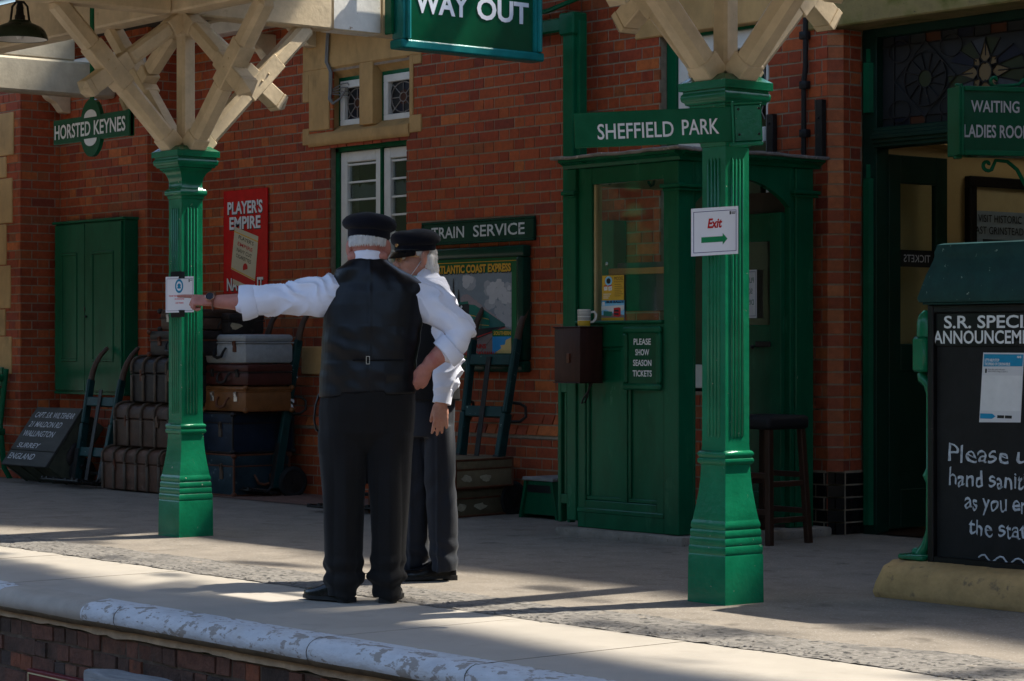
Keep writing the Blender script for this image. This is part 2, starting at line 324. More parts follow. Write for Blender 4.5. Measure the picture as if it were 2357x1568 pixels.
    def ell(s, c, r, n=16, mat=None, rot=None):
        vs = []; fs = []; m = n//2
        for i in range(m+1):
            a = math.pi*i/m
            for k in range(n):
                b = 2*math.pi*k/n; q = Vector((r[0]*max(math.sin(a), 1e-3)*math.cos(b), r[1]*max(math.sin(a), 1e-3)*math.sin(b), r[2]*math.cos(a)))
                if rot: q = rot @ q
                vs.append(Vector(c)+q)
        for i in range(m):
            for k in range(n): fs.append((i*n+k, (i+1)*n+k, (i+1)*n+(k+1) % n, i*n+(k+1) % n))
        s.mesh(vs, fs, mat); return s
    def text(s, body, o, u, v, w=None, h=None, bold=0.0, shear=0.0, align='c', lift=0.0, jitter=0.0):
        """lettering on the plane (o, u right, v up): w wide and h cap height (either may be None), o is its lower centre/left"""
        u, v = Vector(u).normalized(), Vector(v).normalized(); nrm = u.cross(v); o = Vector(o)
        vs, fs = text_geo(body, bold, shear, jitter)
        xs = [p[0] for p in vs]; x0, x1 = min(xs), max(xs)
        sy = (h or 1)/0.729
        sx = w/(x1-x0) if w else sy
        if not h: sy = sx
        cx = (x0+x1)/2 if align == 'c' else x0
        pts = [o+u*((p[0]-cx)*sx)+v*(p[1]*sy)+nrm*lift for p in vs]
        s.mesh(pts, fs); return s
    def poly(s, pts, o, u, v, lift=0.0):
        u, v = Vector(u), Vector(v); n = u.cross(v).normalized(); o = Vector(o)
        s.face([o+u*a+v*b+n*lift for a, b in pts]); return s
    def build(s, name, mats, parent=None, smooth=35, local=False, double=True):
        me = bpy.data.meshes.new(name)
        bmesh.ops.recalc_face_normals(s.bm, faces=s.bm.faces)
        s.bm.to_mesh(me); s.bm.free()
        if not isinstance(mats, (list, tuple)): mats = [mats]
        for m in mats: me.materials.append(M[m] if isinstance(m, str) else m)
        o = bpy.data.objects.new(name, me); C.objects.link(o)
        if parent is not None:
            o.parent = parent
            if not local:
                inv = wmat(parent).inverted(); me.transform(inv)
        if smooth:
            for p in me.polygons: p.use_smooth = True
            try: me.set_sharp_from_angle(angle=rad(smooth))
            except Exception: pass
        return o
def wmat(o):
    m = Matrix.LocRotScale(o.location, o.rotation_euler, o.scale)
    return wmat(o.parent) @ m if o.parent else m

_tc = {}
def text_geo(body, bold, shear, jitter=0.0):
    k = (body, bold, shear)
    if k not in _tc:
        cu = bpy.data.curves.new('t', 'FONT'); cu.body = body; cu.offset = bold; cu.shear = shear; cu.resolution_u = 3; cu.fill_mode = 'FRONT'
        ob = bpy.data.objects.new('t', cu); C.objects.link(ob)
        dg = bpy.context.evaluated_depsgraph_get(); e = ob.evaluated_get(dg); me = e.to_mesh()
        _tc[k] = ([tuple(v.co) for v in me.vertices], [tuple(p.vertices) for p in me.polygons])
        e.to_mesh_clear(); bpy.data.objects.remove(ob); bpy.data.curves.remove(cu)
    vs, fs = _tc[k]
    if jitter:
        vs = [(x+jitter*noise.noise((x*3, y*3, 1.7)), y+jitter*(noise.noise((x*2.2, 5.1, 0))*1.6+noise.noise((x*4, y*4, 9))), z) for x, y, z in vs]
    return vs, fs

def thing(name, label, cat, loc=(0, 0, 0), rz=0.0, group=None):
    o = bpy.data.objects.new(name, None); C.objects.link(o); o.empty_display_size = 0.1
    o.location = loc; o.rotation_euler = (0, 0, rz); o['label'] = label; o['category'] = cat
    if group: o['group'] = group
    return o
def single(name, mb, mats, label, cat, group=None, smooth=35):
    o = mb.build(name, mats, None, smooth); me = o.data
    xs = [v.co for v in me.vertices]
    c = Vector(((min(p.x for p in xs)+max(p.x for p in xs))/2, (min(p.y for p in xs)+max(p.y for p in xs))/2, min(p.z for p in xs)))
    me.transform(Matrix.Translation(-c)); o.location = c
    o['label'] = label; o['category'] = cat
    if group: o['group'] = group
    return o
def struct(name, mb, mats, smooth=35):
    o = mb.build(name, mats, None, smooth); o['kind'] = 'structure'; o['label'] = name.replace('_', ' '); o['category'] = name.split('_')[-1]; return o
def copy_tree(o, parent=None):
    c = o.copy(); C.objects.link(c)
    if parent is not None: c.parent = parent
    for ch in [q for q in bpy.data.objects if q.parent == o]: copy_tree(ch, c)
    return c
X, Y, Z = Vector((1, 0, 0)), Vector((0, 1, 0)), Vector((0, 0, 1))
RI, FW = Vector((0.635, 0.7724, 0)), Vector((-0.7724, 0.635, 0))     # directions 50.6 degrees round from the platform's length

# ---------------------------------------------------------------- brickwork
RED = [((0.315, 0.060, 0.020), 5), ((0.335, 0.068, 0.022), 5), ((0.285, 0.053, 0.020), 4), ((0.365, 0.083, 0.025), 2.5), ((0.25, 0.047, 0.021), 1.5), ((0.42, 0.112, 0.031), .7), ((0.28, 0.080, 0.029), .8), ((0.20, 0.040, 0.021), .5)]
OLD = [((0.080, 0.042, 0.029), 5), ((0.11, 0.048, 0.031), 4), ((0.055, 0.036, 0.028), 3), ((0.17, 0.056, 0.028), 1.4), ((0.27, 0.075, 0.028), .5), ((0.12, 0.055, 0.034), 2)]
BLK = [((0.010, 0.008, 0.008), 1), ((0.016, 0.012, 0.012), 1)]
def pick(pal): return random.choices([p for p, _ in pal], [k for _, k in pal])[0]
def minus(iv, cuts):
    out = [iv]
    for a, b in cuts:
        nx = []
        for p, q in out:
            if b <= p or a >= q: nx.append((p, q)); continue
            if a > p: nx.append((p, a))
            if b < q: nx.append((b, q))
        out = nx
    return out
def bricks(mb, o, u, nrm, U0, U1, z0, z1, holes=(), pal=RED, course=0.08, bond=(0.235, 0.117, 0.117), joint=0.0115, phase=0.0, jit=0.0012, wob=0.0, mortar=1, tilt=0.0, sink=0.005):
    """a wall face made of single bricks (material slot 0) over a mortar bed (slot 1)"""
    o, u, nrm = Vector(o), Vector(u).normalized(), Vector(nrm).normalized(); tot = sum(bond)
    i0, i1 = math.floor(z0/course), math.ceil(z1/course)
    for i in range(i0, i1):
        a, b = max(z0, i*course), min(z1, (i+1)*course)
        if b-a < 0.015: continue
        mid = (a+b)/2
        cuts = [(h[0], h[1]) for h in holes if h[2] < mid < h[3]]
        x = U0-tot-((i % 2)*(tot*0.5+0.058)+phase+(random.uniform(-1, 1)*wob*3)) % tot; k = 0
        while x < U1:
            L = bond[k % len(bond)]; k += 1
            p0, p1 = max(U0, x+joint/2), min(U1, x+L-joint/2); x += L
            if p1-p0 < 0.012: continue
            for q0, q1 in minus((p0, p1), cuts):
                if q1-q0 < 0.014: continue
                c = pick(pal); f = random.uniform(.9, 1.1); mb.mi = 0; mb.c = (c[0]*f, c[1]*f, c[2]*f, 1)
                j = lambda: random.uniform(-jit, jit)
                out = random.uniform(-jit, jit)*1.5
                lo, hi = a+joint/2, b-joint/2
                wz = wob*noise.noise((q0*1.3, i*.7, 3.1)) if wob else 0
                fr = [o+u*(q+j())+Z*(z+j()+wz)+nrm*(out+t) for q, z, t in ((q0, lo, tilt), (q1, lo, tilt), (q1, hi, 0), (q0, hi, 0))]
                bk = [p-nrm*0.016 for p in fr]
                mb.mesh(fr+bk, [(0, 1, 2, 3), (4, 5, 1, 0), (5, 6, 2, 1), (6, 7, 3, 2), (7, 4, 0, 3)])
    mb.mi = mortar; mb.c = (1, 1, 1, 1)
    us = sorted({U0, U1, *[min(max(h[k], U0), U1) for h in holes for k in (0, 1)]}); zs = sorted({z0, z1, *[min(max(h[k], z0), z1) for h in holes for k in (2, 3)]})
    for p, q in zip(us, us[1:]):
        for r, t in zip(zs, zs[1:]):
            if any(h[0] <= (p+q)/2 <= h[1] and h[2] <= (r+t)/2 <= h[3] for h in holes): continue
            mb.face([o+u*p+Z*r-nrm*sink, o+u*q+Z*r-nrm*sink, o+u*q+Z*t-nrm*sink, o+u*p+Z*t-nrm*sink])
    mb.mi = 0

# ---------------------------------------------------------------- ground and platform
def grid(mb, x0, x1, y0, y1, nx, ny, zf, yf=None):
    vs = []; fs = []
    for j in range(ny+1):
        for i in range(nx+1):
            x = x0+(x1-x0)*i/nx; y = y0+(y1-y0)*j/ny
            if yf: y = yf(x, y, j/ny)
            vs.append((x, y, zf(x, y)))
    for j in range(ny):
        for i in range(nx): a = j*(nx+1)+i; fs.append((a, a+1, a+nx+2, a+nx+1))
    mb.mesh(vs, fs)
XL, XR = -42.0, 14.0
g = MB(); g.face([(-900, -900, -1.02), (900, -900, -1.02), (900, 900, -1.02), (-900, 900, -1.02)]); struct('ground', g, 'grass_ground')
g = MB(); g.face([(-60, -1.5, -1.0), (30, -1.5, -1.0), (30, 5.7, -1.0), (-60, 5.7, -1.0)]); struct('track_bed', g, 'ballast')
g = MB(); g.face([(-60, -9, -0.3), (30, -9, -0.3), (30, -0.3, -0.3), (-60, -0.3, -0.3)])
g.face([(-60, -0.3, -0.3), (30, -0.3, -0.3), (30, -0.3, -1.0), (-60, -0.3, -1.0)]); struct('path', g, 'concrete')
# unseen bank added around the open sides to keep reflections dark
def bank(x, y):
    k = max((-y-12)/14, (-x-70)/14, (x-34)/14); h = max(0, min(1, k))
    return -0.4+13.0*h+(1.6*noise.noise((x*.25, y*.3, 0))+.9*noise.noise((x*.9, y*.8, 3)))*max(0, min(1, k*2))
g = MB(); grid(g, -95, 60, -34, 50, 155, 84, bank)
bmesh.ops.delete(g.bm, geom=[f for f in g.bm.faces if all(-70 < v.co.x < 34 and v.co.y > -12 for v in f.verts)], context='FACES')
struct('hillside', g, 'dark_bank')
# tarmac with a broken, crumbling front edge
g = MB(); g.face([(XL, 6.9, -0.004), (XR, 6.9, -0.004), (XR, 15, -0.004), (XL, 15, -0.004)])
grid(g, -20, -3, 6.9, 11.6, 170, 48, lambda x, y: 0.0+0.004*noise.noise((x*1.3, y*1.3, 0))+(0.002 if 6.95 < y < 11.5 else -0.003))
struct('platform', g, 'tarmac', None)
EDGE = lambda x: 6.665+0.05*noise.noise((x*.55, 0, 0))+0.020*noise.noise((x*5, 1, 0))+0.012*noise.noise((x*23, 2, 0))
g = MB()
grid(g, -20, -3, 0, 1, 700, 22, lambda x, y: 0.004+0.004*noise.noise((x*14, y*14, 0))+0.003*noise.noise((x*37, y*37, 4)),
     lambda x, y, t: EDGE(x)+t*(0.46+0.14*noise.noise((x*1.1, 7, 0))))
struct('tarmac_edge', g, 'tarmac_edge', None)
# loose grit along that edge
g = MB()
for _ in range(600):
    x = random.uniform(-14.5, -5.0); y = EDGE(x)+abs(random.gauss(0, 0.10))-0.012; r = random.uniform(.003, .0085)
    g.mesh([(x+r*a*random.uniform(.7, 1.3), y+r*b*random.uniform(.7, 1.3), 0.006+r*c) for a, b, c in ((-1, -1, 0), (1, -1, 0), (1, 1, 0), (-1, 1, 0), (0.2, 0.1, 0.6))], [(0, 1, 4), (1, 2, 4), (2, 3, 4), (3, 0, 4)])
o = g.build('grit', 'tarmac_edge', None, 0); o['kind'] = 'stuff'; o['label'] = 'loose grit along the crumbling tarmac edge'; o['category'] = 'grit'
# strip of brick paving at the foot of the building
g = MB(); g.face([(-17.9, 10.15, 0.0075), (-13.5, 10.15, 0.0075), (-13.5, 10.98, 0.0075), (-17.9, 10.98, 0.0075)]); struct('pavement', g, 'brick_paving')
# coping slabs: flat top, rounded nose, some noses worn bare
def coping(x0, x1, front, z0=0.0):
    """one slab between two joints: top, then the rounded nose split into paint (slot 1), bare (2) and underside (3)"""
    prof = [(6.72, 0.0)]+[(6.2, 0.0), (5.76, 0.0), (5.69, 0.0), (5.65, 0.0)]
    r = 0.062; cy, cz = 5.600, -r
    nose = [(cy+(r*math.sin(a))*-1.25, cz+r*math.cos(a)) for a in [i*math.pi/11 for i in range(1, 12)]]
    return prof, nose
g = MB(); joints = [-20, -14.15, -12.2, -10.92, -9.62, -8.05, -7.0, -5.6, -4.2, -2.5]
for x0, x1 in zip(joints, joints[1:]):
    prof, nose = coping(x0, x1, 5.5); a, b = x0+0.003, x1-0.003; n = max(2, int((b-a)/0.035))
    full = [(6.72, -0.03)]+prof+nose+[(5.66, -0.125), (5.9, -0.125)]
    dz = random.uniform(-.002, .002)
    for i in range(n):
        xa, xb = a+(b-a)*i/n, a+(b-a)*(i+1)/n; xm = (xa+xb)/2
        for j in range(len(full)-1):
            (ya, za), (yb, zb) = full[j], full[j+1]
            ym, zm = (ya+yb)/2, (za+zb)/2
            patch = -10.82 < xm < -9.93
            if ym > 5.70: g.mi = 0
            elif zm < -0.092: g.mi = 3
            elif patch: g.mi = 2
            else: g.mi = 1
            def w_(x, y, z):
                if y > 5.66 and z > -0.02: return (x, y, z+dz)
                k = 0.0055*noise.noise((x*3.2, y*9, z*12))+0.003*noise.noise((x*13, y*13, z*13))
                grow = -0.006 if -10.82 < x < -9.93 else 0.0
                return (x, y-k-grow*1.2, z+dz+k*.7+grow)
            g.face([w_(xa, ya, za), w_(xb, ya, za), w_(xb, yb, zb), w_(xa, yb, zb)])
    g.mi = 3
    for x in (a, b): g.face([(x, y, z+dz) for y, z in full])
bmesh.ops.remove_doubles(g.bm, verts=g.bm.verts, dist=0.0004)
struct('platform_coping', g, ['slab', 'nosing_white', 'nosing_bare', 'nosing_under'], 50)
# brick face below the coping
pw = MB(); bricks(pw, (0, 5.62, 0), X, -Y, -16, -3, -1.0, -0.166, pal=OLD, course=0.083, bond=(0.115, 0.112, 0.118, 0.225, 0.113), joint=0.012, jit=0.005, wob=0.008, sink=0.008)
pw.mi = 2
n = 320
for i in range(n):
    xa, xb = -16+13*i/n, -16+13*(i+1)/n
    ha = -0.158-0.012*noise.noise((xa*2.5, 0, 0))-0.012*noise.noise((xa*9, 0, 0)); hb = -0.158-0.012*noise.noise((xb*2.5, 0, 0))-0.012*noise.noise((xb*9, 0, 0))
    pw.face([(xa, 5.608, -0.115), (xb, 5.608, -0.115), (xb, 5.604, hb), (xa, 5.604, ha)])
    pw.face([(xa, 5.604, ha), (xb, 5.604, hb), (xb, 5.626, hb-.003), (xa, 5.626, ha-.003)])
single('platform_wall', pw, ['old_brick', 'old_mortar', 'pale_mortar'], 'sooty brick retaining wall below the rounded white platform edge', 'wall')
# painted board and old plank low on the platform wall
b = thing('painted_board', 'small dark red board with a pale line fixed low on the sooty platform wall', 'board', (-10.23, 5.57, -0.72))
m = MB(); m.box(-10.53, -9.93, 5.560, 5.598, -0.72, -0.385, 0.004); m.build('panel', 'red_board', b)
m = MB()
for x0, x1, z0, z1 in ((-10.515, -9.945, -0.407, -0.401), (-10.515, -10.509, -0.71, -0.407), (-9.951, -9.945, -0.71, -0.407)): m.box(x0, x1, 5.556, 5.5605, z0, z1)
m.build('border_line', 'p_cream', b)
m = MB()
m.box(-9.66, -8.70, 5.38, 5.53, -0.40, -0.285, 0.02, seg=2)
bmesh.ops.subdivide_edges(m.bm, edges=[e for e in m.bm.edges if e.calc_length() > .4], cuts=14)
for v in m.bm.verts: v.co += Vector((0, 0.010*noise.noise((v.co.x*6, v.co.y*9, 1)), 0.012*noise.noise((v.co.x*5, v.co.y*8, v.co.z*6))))
single('old_plank', m, 'old_plank', 'weathered grey timber plank lying against the foot of the platform wall', 'plank')

# ---------------------------------------------------------------- station building
bld = thing('station_building', 'red brick Victorian station building with stone window dressings and green painted joinery', 'building', (-13, 11.0, 0))
H1 = 4.25
w_ = MB()
# section planes: far bay 10.20, cupboard bay 10.60, main wall 11.00, ticket hall wall 11.15
W1 = (-15.985, -14.50, 0.62, 3.60)             # stone surround + casement opening in the main wall
bricks(w_, (0, 10.2, 0), X, -Y, -23, -19.44, 0.0, H1)
bricks(w_, (-19.44, 0, 0), Y, X, 10.2, 10.6, 0.0, H1, phase=.06)
bricks(w_, (0, 10.6, 0), X, -Y, -19.44, -17.878, 0.0, H1, phase=.05)
bricks(w_, (-17.878, 0, 0), Y, X, 10.6, 11.0, 0.0, H1, phase=.02)
bricks(w_, (0, 11.0, 0), X, -Y, -17.878, -12.776, 0.70, H1, holes=[(-15.70, -14.667, 0.75, 2.84), (-15.66, -14.60, 2.84, 3.42)], phase=.11)
bricks(w_, (-12.776, 0, 0), Y, X, 11.0, 11.15, 0.0, H1, phase=.03)
W3 = (-11.96, -10.92, 0.9, 3.36)
bricks(w_, (0, 11.15, 0), X, -Y, -12.776, -10.391, 0.0, H1, holes=[W3], phase=.07)
for a, b_ in (((-10.391, 11.15), (-10.319, 11.222)),):
    d = Vector((b_[0]-a[0], b_[1]-a[1], 0)); bricks(w_, (a[0], a[1], 0), d, Vector((d.y, -d.x, 0)), 0, d.length, 0.40, 3.23, phase=.0, bond=(0.24, 0.24), pal=[((0.34, 0.10, 0.04), 3), ((0.27, 0.066, 0.03), 2), ((0.40, 0.14, 0.055), 1)])
bricks(w_, (-10.319, 0, 0), Y, X, 11.222, 11.40, 0.40, 3.23, phase=.05, bond=(0.117, 0.1, 0.117))
bricks(w_, (0, 11.15, 0), X, -Y, -8.45, -3.0, 0.0, H1, phase=.1)
# plinth with two weathered courses
bricks(w_, (0, 10.94, 0), X, -Y, -17.878, -12.776, 0.0, 0.54, phase=.02)
bricks(w_, (0, 10.965, 0), X, -Y, -17.878, -12.776, 0.56, 0.64, phase=.02, tilt=0.025)
bricks(w_, (0, 10.995, 0), X, -Y, -17.878, -12.776, 0.64, 0.72, phase=.05, tilt=0.028)
w_.mi = 1; w_.box(-17.878, -12.776, 10.945, 11.2, 0.535, 0.552)
w_.face([(-17.878, 10.950, 0.54), (-12.776, 10.950, 0.54), (-12.776, 11.02, 0.75), (-17.878, 11.02, 0.75)])
# core behind the brick skin, above the openings and down to the ground
w_.mi = 1
w_.box(-23, -19.45, 10.22, 10.6, 0, H1); w_.box(-23, -17.89, 10.62, 11.0, 0, H1); w_.box(-23, -15.71, 11.02, 11.30, 0.0, H1)
w_.box(-14.60, -12.79, 11.02, 11.28, 0, H1); w_.box(-15.71, -14.60, 11.02, 11.28, 3.43, H1); w_.box(-15.71, -14.60, 11.02, 11.28, 0, 0.74)
w_.box(-12.79, -11.97, 11.165, 11.40, 0, H1); w_.box(-11.97, -10.91, 11.165, 11.40, 3.37, H1); w_.box(-11.97, -10.91, 11.165, 11.40, 0, 0.89)
w_.box(-10.91, -10.40, 11.165, 11.40, 0, H1); w_.box(-10.40, -3.0, 11.24, 11.40, 3.26, H1); w_.box(-8.45, -3.0, 11.165, 11.40, 0, 3.26)
w_.build('wall', ['brick', 'mortar'], bld, 0)
# black glazed base of the door pier, rounded bricks
m = MB()
for i in range(5):
    for (pa, pb) in (((-10.72, 11.147), (-10.49, 11.147)), ((-10.48, 11.147), (-10.395, 11.147)), ((-10.39, 11.147), (-10.314, 11.222)), ((-10.314, 11.232), (-10.314, 11.40))) if i % 2 else (((-10.72, 11.147), (-10.42, 11.147)), ((-10.41, 11.147), (-10.355, 11.18)), ((-10.35, 11.185), (-10.314, 11.225)), ((-10.314, 11.235), (-10.314, 11.40))):
        d = (Vector((*pb, 0))-Vector((*pa, 0))).normalized(); nn = Vector((d.y, -d.x, 0)); z0, z1 = i*.08+.005, i*.08+.075
        P = [Vector((*pa, z0)), Vector((*pb, z0)), Vector((*pb, z1)), Vector((*pa, z1))]
        m.c = (0.010, 0.008, 0.008, 1); m.mesh([p+nn*.006 for p in P]+[p-nn*.02 for p in P], [(0, 1, 2, 3), (0, 1, 5, 4), (1, 2, 6, 5), (2, 3, 7, 6), (3, 0, 4, 7)])
m.mi = 1; m.box(-10.72, -10.405, 11.1435, 11.3, 0, 0.41); m.box(-10.41, -10.3105, 11.225, 11.4, 0, 0.41)
m.build('glazed_base', ['glazed_brick', 'mortar'], bld)
# quoins of the far bay and the stone blocks in the main wall
for z0, z1, x1 in ((2.33, 2.75, -19.585), (1.55, 1.95, -19.62), (0.95, 1.30, -19.60), (2.95, 3.35, -19.56), (1.95, 2.33, -19.70), (1.30, 1.55, -19.72), (2.75, 2.95, -19.70)): m = MB(); m.box(x1-.50, x1, 10.188, 10.3, z0+.004, z1-.004, .006); m.build('quoin', 'stone', bld)
m = MB(); m.box(-16.085, -15.70, 10.985, 11.2, 0.975, 1.205, .008); m.build('quoin', 'stone', bld)
m = MB(); m.box(-15.72, -14.62, 10.93, 11.2, 0.70, 0.79, .012); m.build('window_sill', 'stone', bld)
# stone surround of the high lights: head, jambs with keyed blocks, mullion, weathered sill
m = MB(); FY = 10.988
m.box(-16.07, -14.47, FY, 11.2, 3.45, 3.78, .008)                        # head
m.box(-16.07, -15.88, FY+.001, 11.2, 3.42, 3.452, .003)
m.box(-15.985, -15.70, FY+.002, 11.2, 2.96, 3.452, .005)               # left jamb
m.box(-14.62, -14.575, FY+.002, 11.2, 2.99, 3.452, .004); m.box(-14.66, -14.62, FY+.04, 11.2, 2.92, 3.42, .003)
m.box(-16.075, -15.985, FY, 11.2, 3.20, 3.45, .006); m.box(-16.075, -15.985, FY, 11.2, 2.85, 2.985, .006)
m.box(-14.575, -14.47, FY, 11.2, 3.38, 3.45, .005); m.box(-14.62, -14.47, FY, 11.2, 2.855, 2.99, .006)
m.prism([(FY+.002, 2.96), (FY+.002, 3.452), (11.2, 3.452), (11.2, 2.96)], -15.28, -15.10, 'x', bev=.004)      # mullion
m.prism([(FY, 2.83), (FY-.012, 2.86), (FY-.012, 2.925), (11.10, 3.0), (11.2, 3.0), (11.2, 2.83)], -15.985, -14.62, 'x', bev=.003)     # sill
for x0, x1 in ((-15.70, -15.28), (-15.10, -14.66)): m.prism([(FY+.004, 3.452), (11.10, 3.452), (11.10, 3.36)], x0, x1)      # splayed soffits
m.build('stone_surround', 'stone', bld)
def leaded(mb_lead, mb_glass, x0, x1, z0, z1, y):
    """round leaded light: outer ring, small centre, eight spokes"""
    cx, cz = (x0+x1)/2, (z0+z1)/2; rx, rz = (x1-x0)/2*.93, (z1-z0)/2*.93
    ring = [(cx+rx*math.cos(a), y, cz+rz*math.sin(a)) for a in [i*math.pi/12 for i in range(25)]]; mb_lead.tube(ring, .005, 5)
    ring = [(cx+rx*.3*math.cos(a), y, cz+rz*.3*math.sin(a)) for a in [i*math.pi/8 for i in range(17)]]; mb_lead.tube(ring, .005, 5)
    for k in range(8):
        a = k*math.pi/4; e = 1.0 if k % 2 == 0 else 1.36; c_, s_ = math.cos(a), math.sin(a)
        mb_lead.tube([(cx+rx*.3*c_, y, cz+rz*.3*s_), (cx+rx*e*c_*(.98), y, cz+rz*e*s_*.98)], .0045, 5)
for x0, x1 in ((-15.66, -15.28), (-15.07, -14.64)):
    f = MB(); za, zb = 2.985, 3.345; yb = 11.105
    t = .058
    f.box(x0, x1, yb-.03, yb+.03, za, za+t*.8, .004); f.box(x0, x1, yb-.03, yb+.03, zb-t, zb, .004)
    f.box(x0, x0+t, yb-.0295, yb+.03, za+t*.8, zb-t, .004); f.box(x1-t*.7, x1, yb-.0295, yb+.03, za+t*.8, zb-t, .004)
    fo = f.build('window_frame', 'white_paint', bld)
    e = MB(); e.box(x0-.022, x0, yb-.025, yb+.03, za-.02, zb+.03); e.box(x0, x1, yb-.025, yb+.03, zb, zb+.03); e.box(x0, x1, yb-.025, yb+.03, za-.02, za); e.build('outer_frame', 'pipe_green', fo)
    l = MB(); leaded(l, None, x0+t, x1-t*.7, za+t*.8, zb-t, yb); l.build('leading', 'lead', fo)
    gl = MB()
    cx, cz = (x0+t+x1-t*.7)/2, (za+t*.8+zb-t)/2
    for k in range(8):
        gl.mi = (0, 1, 0, 2)[k % 4]; a0, a1 = (k-.0)*math.pi/4, (k+1)*math.pi/4
        gl.face([(cx+.03*math.cos(a0), yb+.004, cz+.03*math.sin(a0)), (cx+.19*math.cos(a0), yb+.004, cz+.19*math.sin(a0)), (cx+.19*math.cos(a1), yb+.004, cz+.19*math.sin(a1)), (cx+.03*math.cos(a1), yb+.004, cz+.03*math.sin(a1))])
    gl.mi = 3; gl.face([(cx+.06*math.cos(k*math.pi/6), yb+.0035, cz+.06*math.sin(k*math.pi/6)) for k in range(12)])
    gl.build('pane', ['p_slatey', 'p_indigo', 'p_black', 'p_amber'], fo)
# tall pair of casements below
gf = MB()
gf.box(-15.70, -15.655, 11.06, 11.16, 0.79, 2.80); gf.box(-15.70, -14.62, 11.06, 11.16, 2.775, 2.83); gf.box(-15.085, -15.07, 11.055, 11.15, 0.79, 2.775); gf.build('casement_outer_frame', 'pipe_green', bld)
for x0, x1 in ((-15.65, -15.09), (-15.065, -14.55)):
    f = MB(); za, zb = 0.80, 2.77; y0, y1 = 11.075, 11.13
    f.box(x0, x0+.085, y0, y1, za, zb, .006); f.box(x1-.085, x1, y0, y1, za, zb, .006); f.box(x0+.085, x1-.085, y0+.001, y1, zb-.085, zb, .006); f.box(x0+.085, x1-.085, y0+.001, y1, za, za+.12, .006)
    fo = f.build('window_frame', 'white_paint', bld)
    gb = MB()
    for k in range(13): z = 0.955+k*.142; gb.box(x0+.085, x1-.085, y0+.015, y1-.012, z, z+.015)
    gb.build('glazing_bar', 'white_paint', fo)
    gl = MB(); gl.box(x0+.08, x1-.08, y0+.030, y0+.034, za+.1, zb-.07); gl.build('pane', 'glass', fo)
    fr = MB(); k = 1 if x0 < -15.5 else 0
    pts = [(x0+.09, 2.40)]+[(x0+.09+(x1-x0-.18)*i/12, 2.50+.035*noise.noise((i*.9, x0, 0))) for i in range(13)]+[(x1-.09, 2.39)]
    fr.poly([(a, b) for a, b in pts], (0, y0+.036, 0), X, Z); fr.build('frosted_film', 'frost', fo)
# ticket hall window behind the booth (upper light with leading, sash below), stone lintel
m = MB(); m.box(-12.2, -10.80, 11.135, 11.3, 3.34, 3.75, .008); m.build('lintel', 'stone', bld)
f = MB()
f.box(-11.87, -11.77, 11.24, 11.30, 0.92, 3.32, .005); f.box(-11.03, -10.93, 11.24, 11.30, 0.92, 3.32, .005); f.box(-11.77, -11.03, 11.241, 11.30, 3.20, 3.32, .005); f.box(-11.77, -11.03, 11.235, 11.30, 2.56, 2.66, .005); f.box(-11.77, -11.03, 11.241, 11.30, 0.92, 1.08, .005)
fo = f.build('window_frame', 'white_paint', bld)
e = MB(); e.box(-11.96, -11.87, 11.22, 11.31, 0.9, 3.36); e.box(-10.93, -10.92, 11.22, 11.31, 0.9, 3.36); e.box(-11.87, -10.93, 11.22, 11.31, 3.32, 3.36); e.build('outer_frame', 'pipe_green', fo)
gl = MB(); gl.box(-11.78, -11.02, 11.268, 11.272, 1.06, 3.22); gl.build('pane', 'glass', fo)
l = MB()
leaded(l, None, -11.76, -11.32, 2.68, 3.18, 11.262); leaded(l, None, -11.32, -11.04, 2.68, 3.18, 11.262); l.build('leading', 'lead', fo)
# rooms behind the glass
r_ = MB()
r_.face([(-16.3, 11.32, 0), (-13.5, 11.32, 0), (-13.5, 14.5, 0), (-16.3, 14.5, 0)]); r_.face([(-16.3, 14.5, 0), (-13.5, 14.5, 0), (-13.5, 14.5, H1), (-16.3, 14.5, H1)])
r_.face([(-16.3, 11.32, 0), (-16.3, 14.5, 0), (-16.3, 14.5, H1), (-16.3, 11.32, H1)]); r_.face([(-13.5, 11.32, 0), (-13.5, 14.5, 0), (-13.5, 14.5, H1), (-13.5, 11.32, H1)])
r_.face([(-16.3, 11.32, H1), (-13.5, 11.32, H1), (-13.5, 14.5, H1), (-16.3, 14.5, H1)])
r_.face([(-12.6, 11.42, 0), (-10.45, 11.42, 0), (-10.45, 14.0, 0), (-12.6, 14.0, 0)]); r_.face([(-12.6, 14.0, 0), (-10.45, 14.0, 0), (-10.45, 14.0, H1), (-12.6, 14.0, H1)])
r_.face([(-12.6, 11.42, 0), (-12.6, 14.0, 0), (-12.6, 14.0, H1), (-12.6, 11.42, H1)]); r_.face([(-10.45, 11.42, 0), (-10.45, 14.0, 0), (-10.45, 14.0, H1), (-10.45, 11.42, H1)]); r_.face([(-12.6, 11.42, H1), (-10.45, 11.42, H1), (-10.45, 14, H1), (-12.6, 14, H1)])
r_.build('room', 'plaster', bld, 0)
r_ = MB()
r_.box(-10.42, -10.36, 11.46, 15.5, 0, 3.9); r_.box(-10.36, -6.0, 15.5, 15.56, 0, 3.9); r_.box(-6.0, -5.94, 11.42, 15.5, 0, 3.9)
r_.build('waiting_room_wall', 'yellow_wall', bld, 0)
r_ = MB(); r_.face([(-10.36, 11.4, 0.012), (-6.0, 11.4, 0.012), (-6.0, 15.5, 0.012), (-10.36, 15.5, 0.012)]); r_.build('waiting_room_floor', 'dark_wood', bld)
r_ = MB()
for x0, x1, y0, y1 in ((-10.36, -9.5, 11.42, 15.5), (-8.3, -6.0, 11.42, 15.5), (-9.5, -8.3, 11.42, 12.9), (-9.5, -8.3, 14.1, 15.5)): r_.box(x0, x1, y0, y1, 3.9, 3.95)
r_.build('waiting_room_ceiling', 'enamel_white', bld)
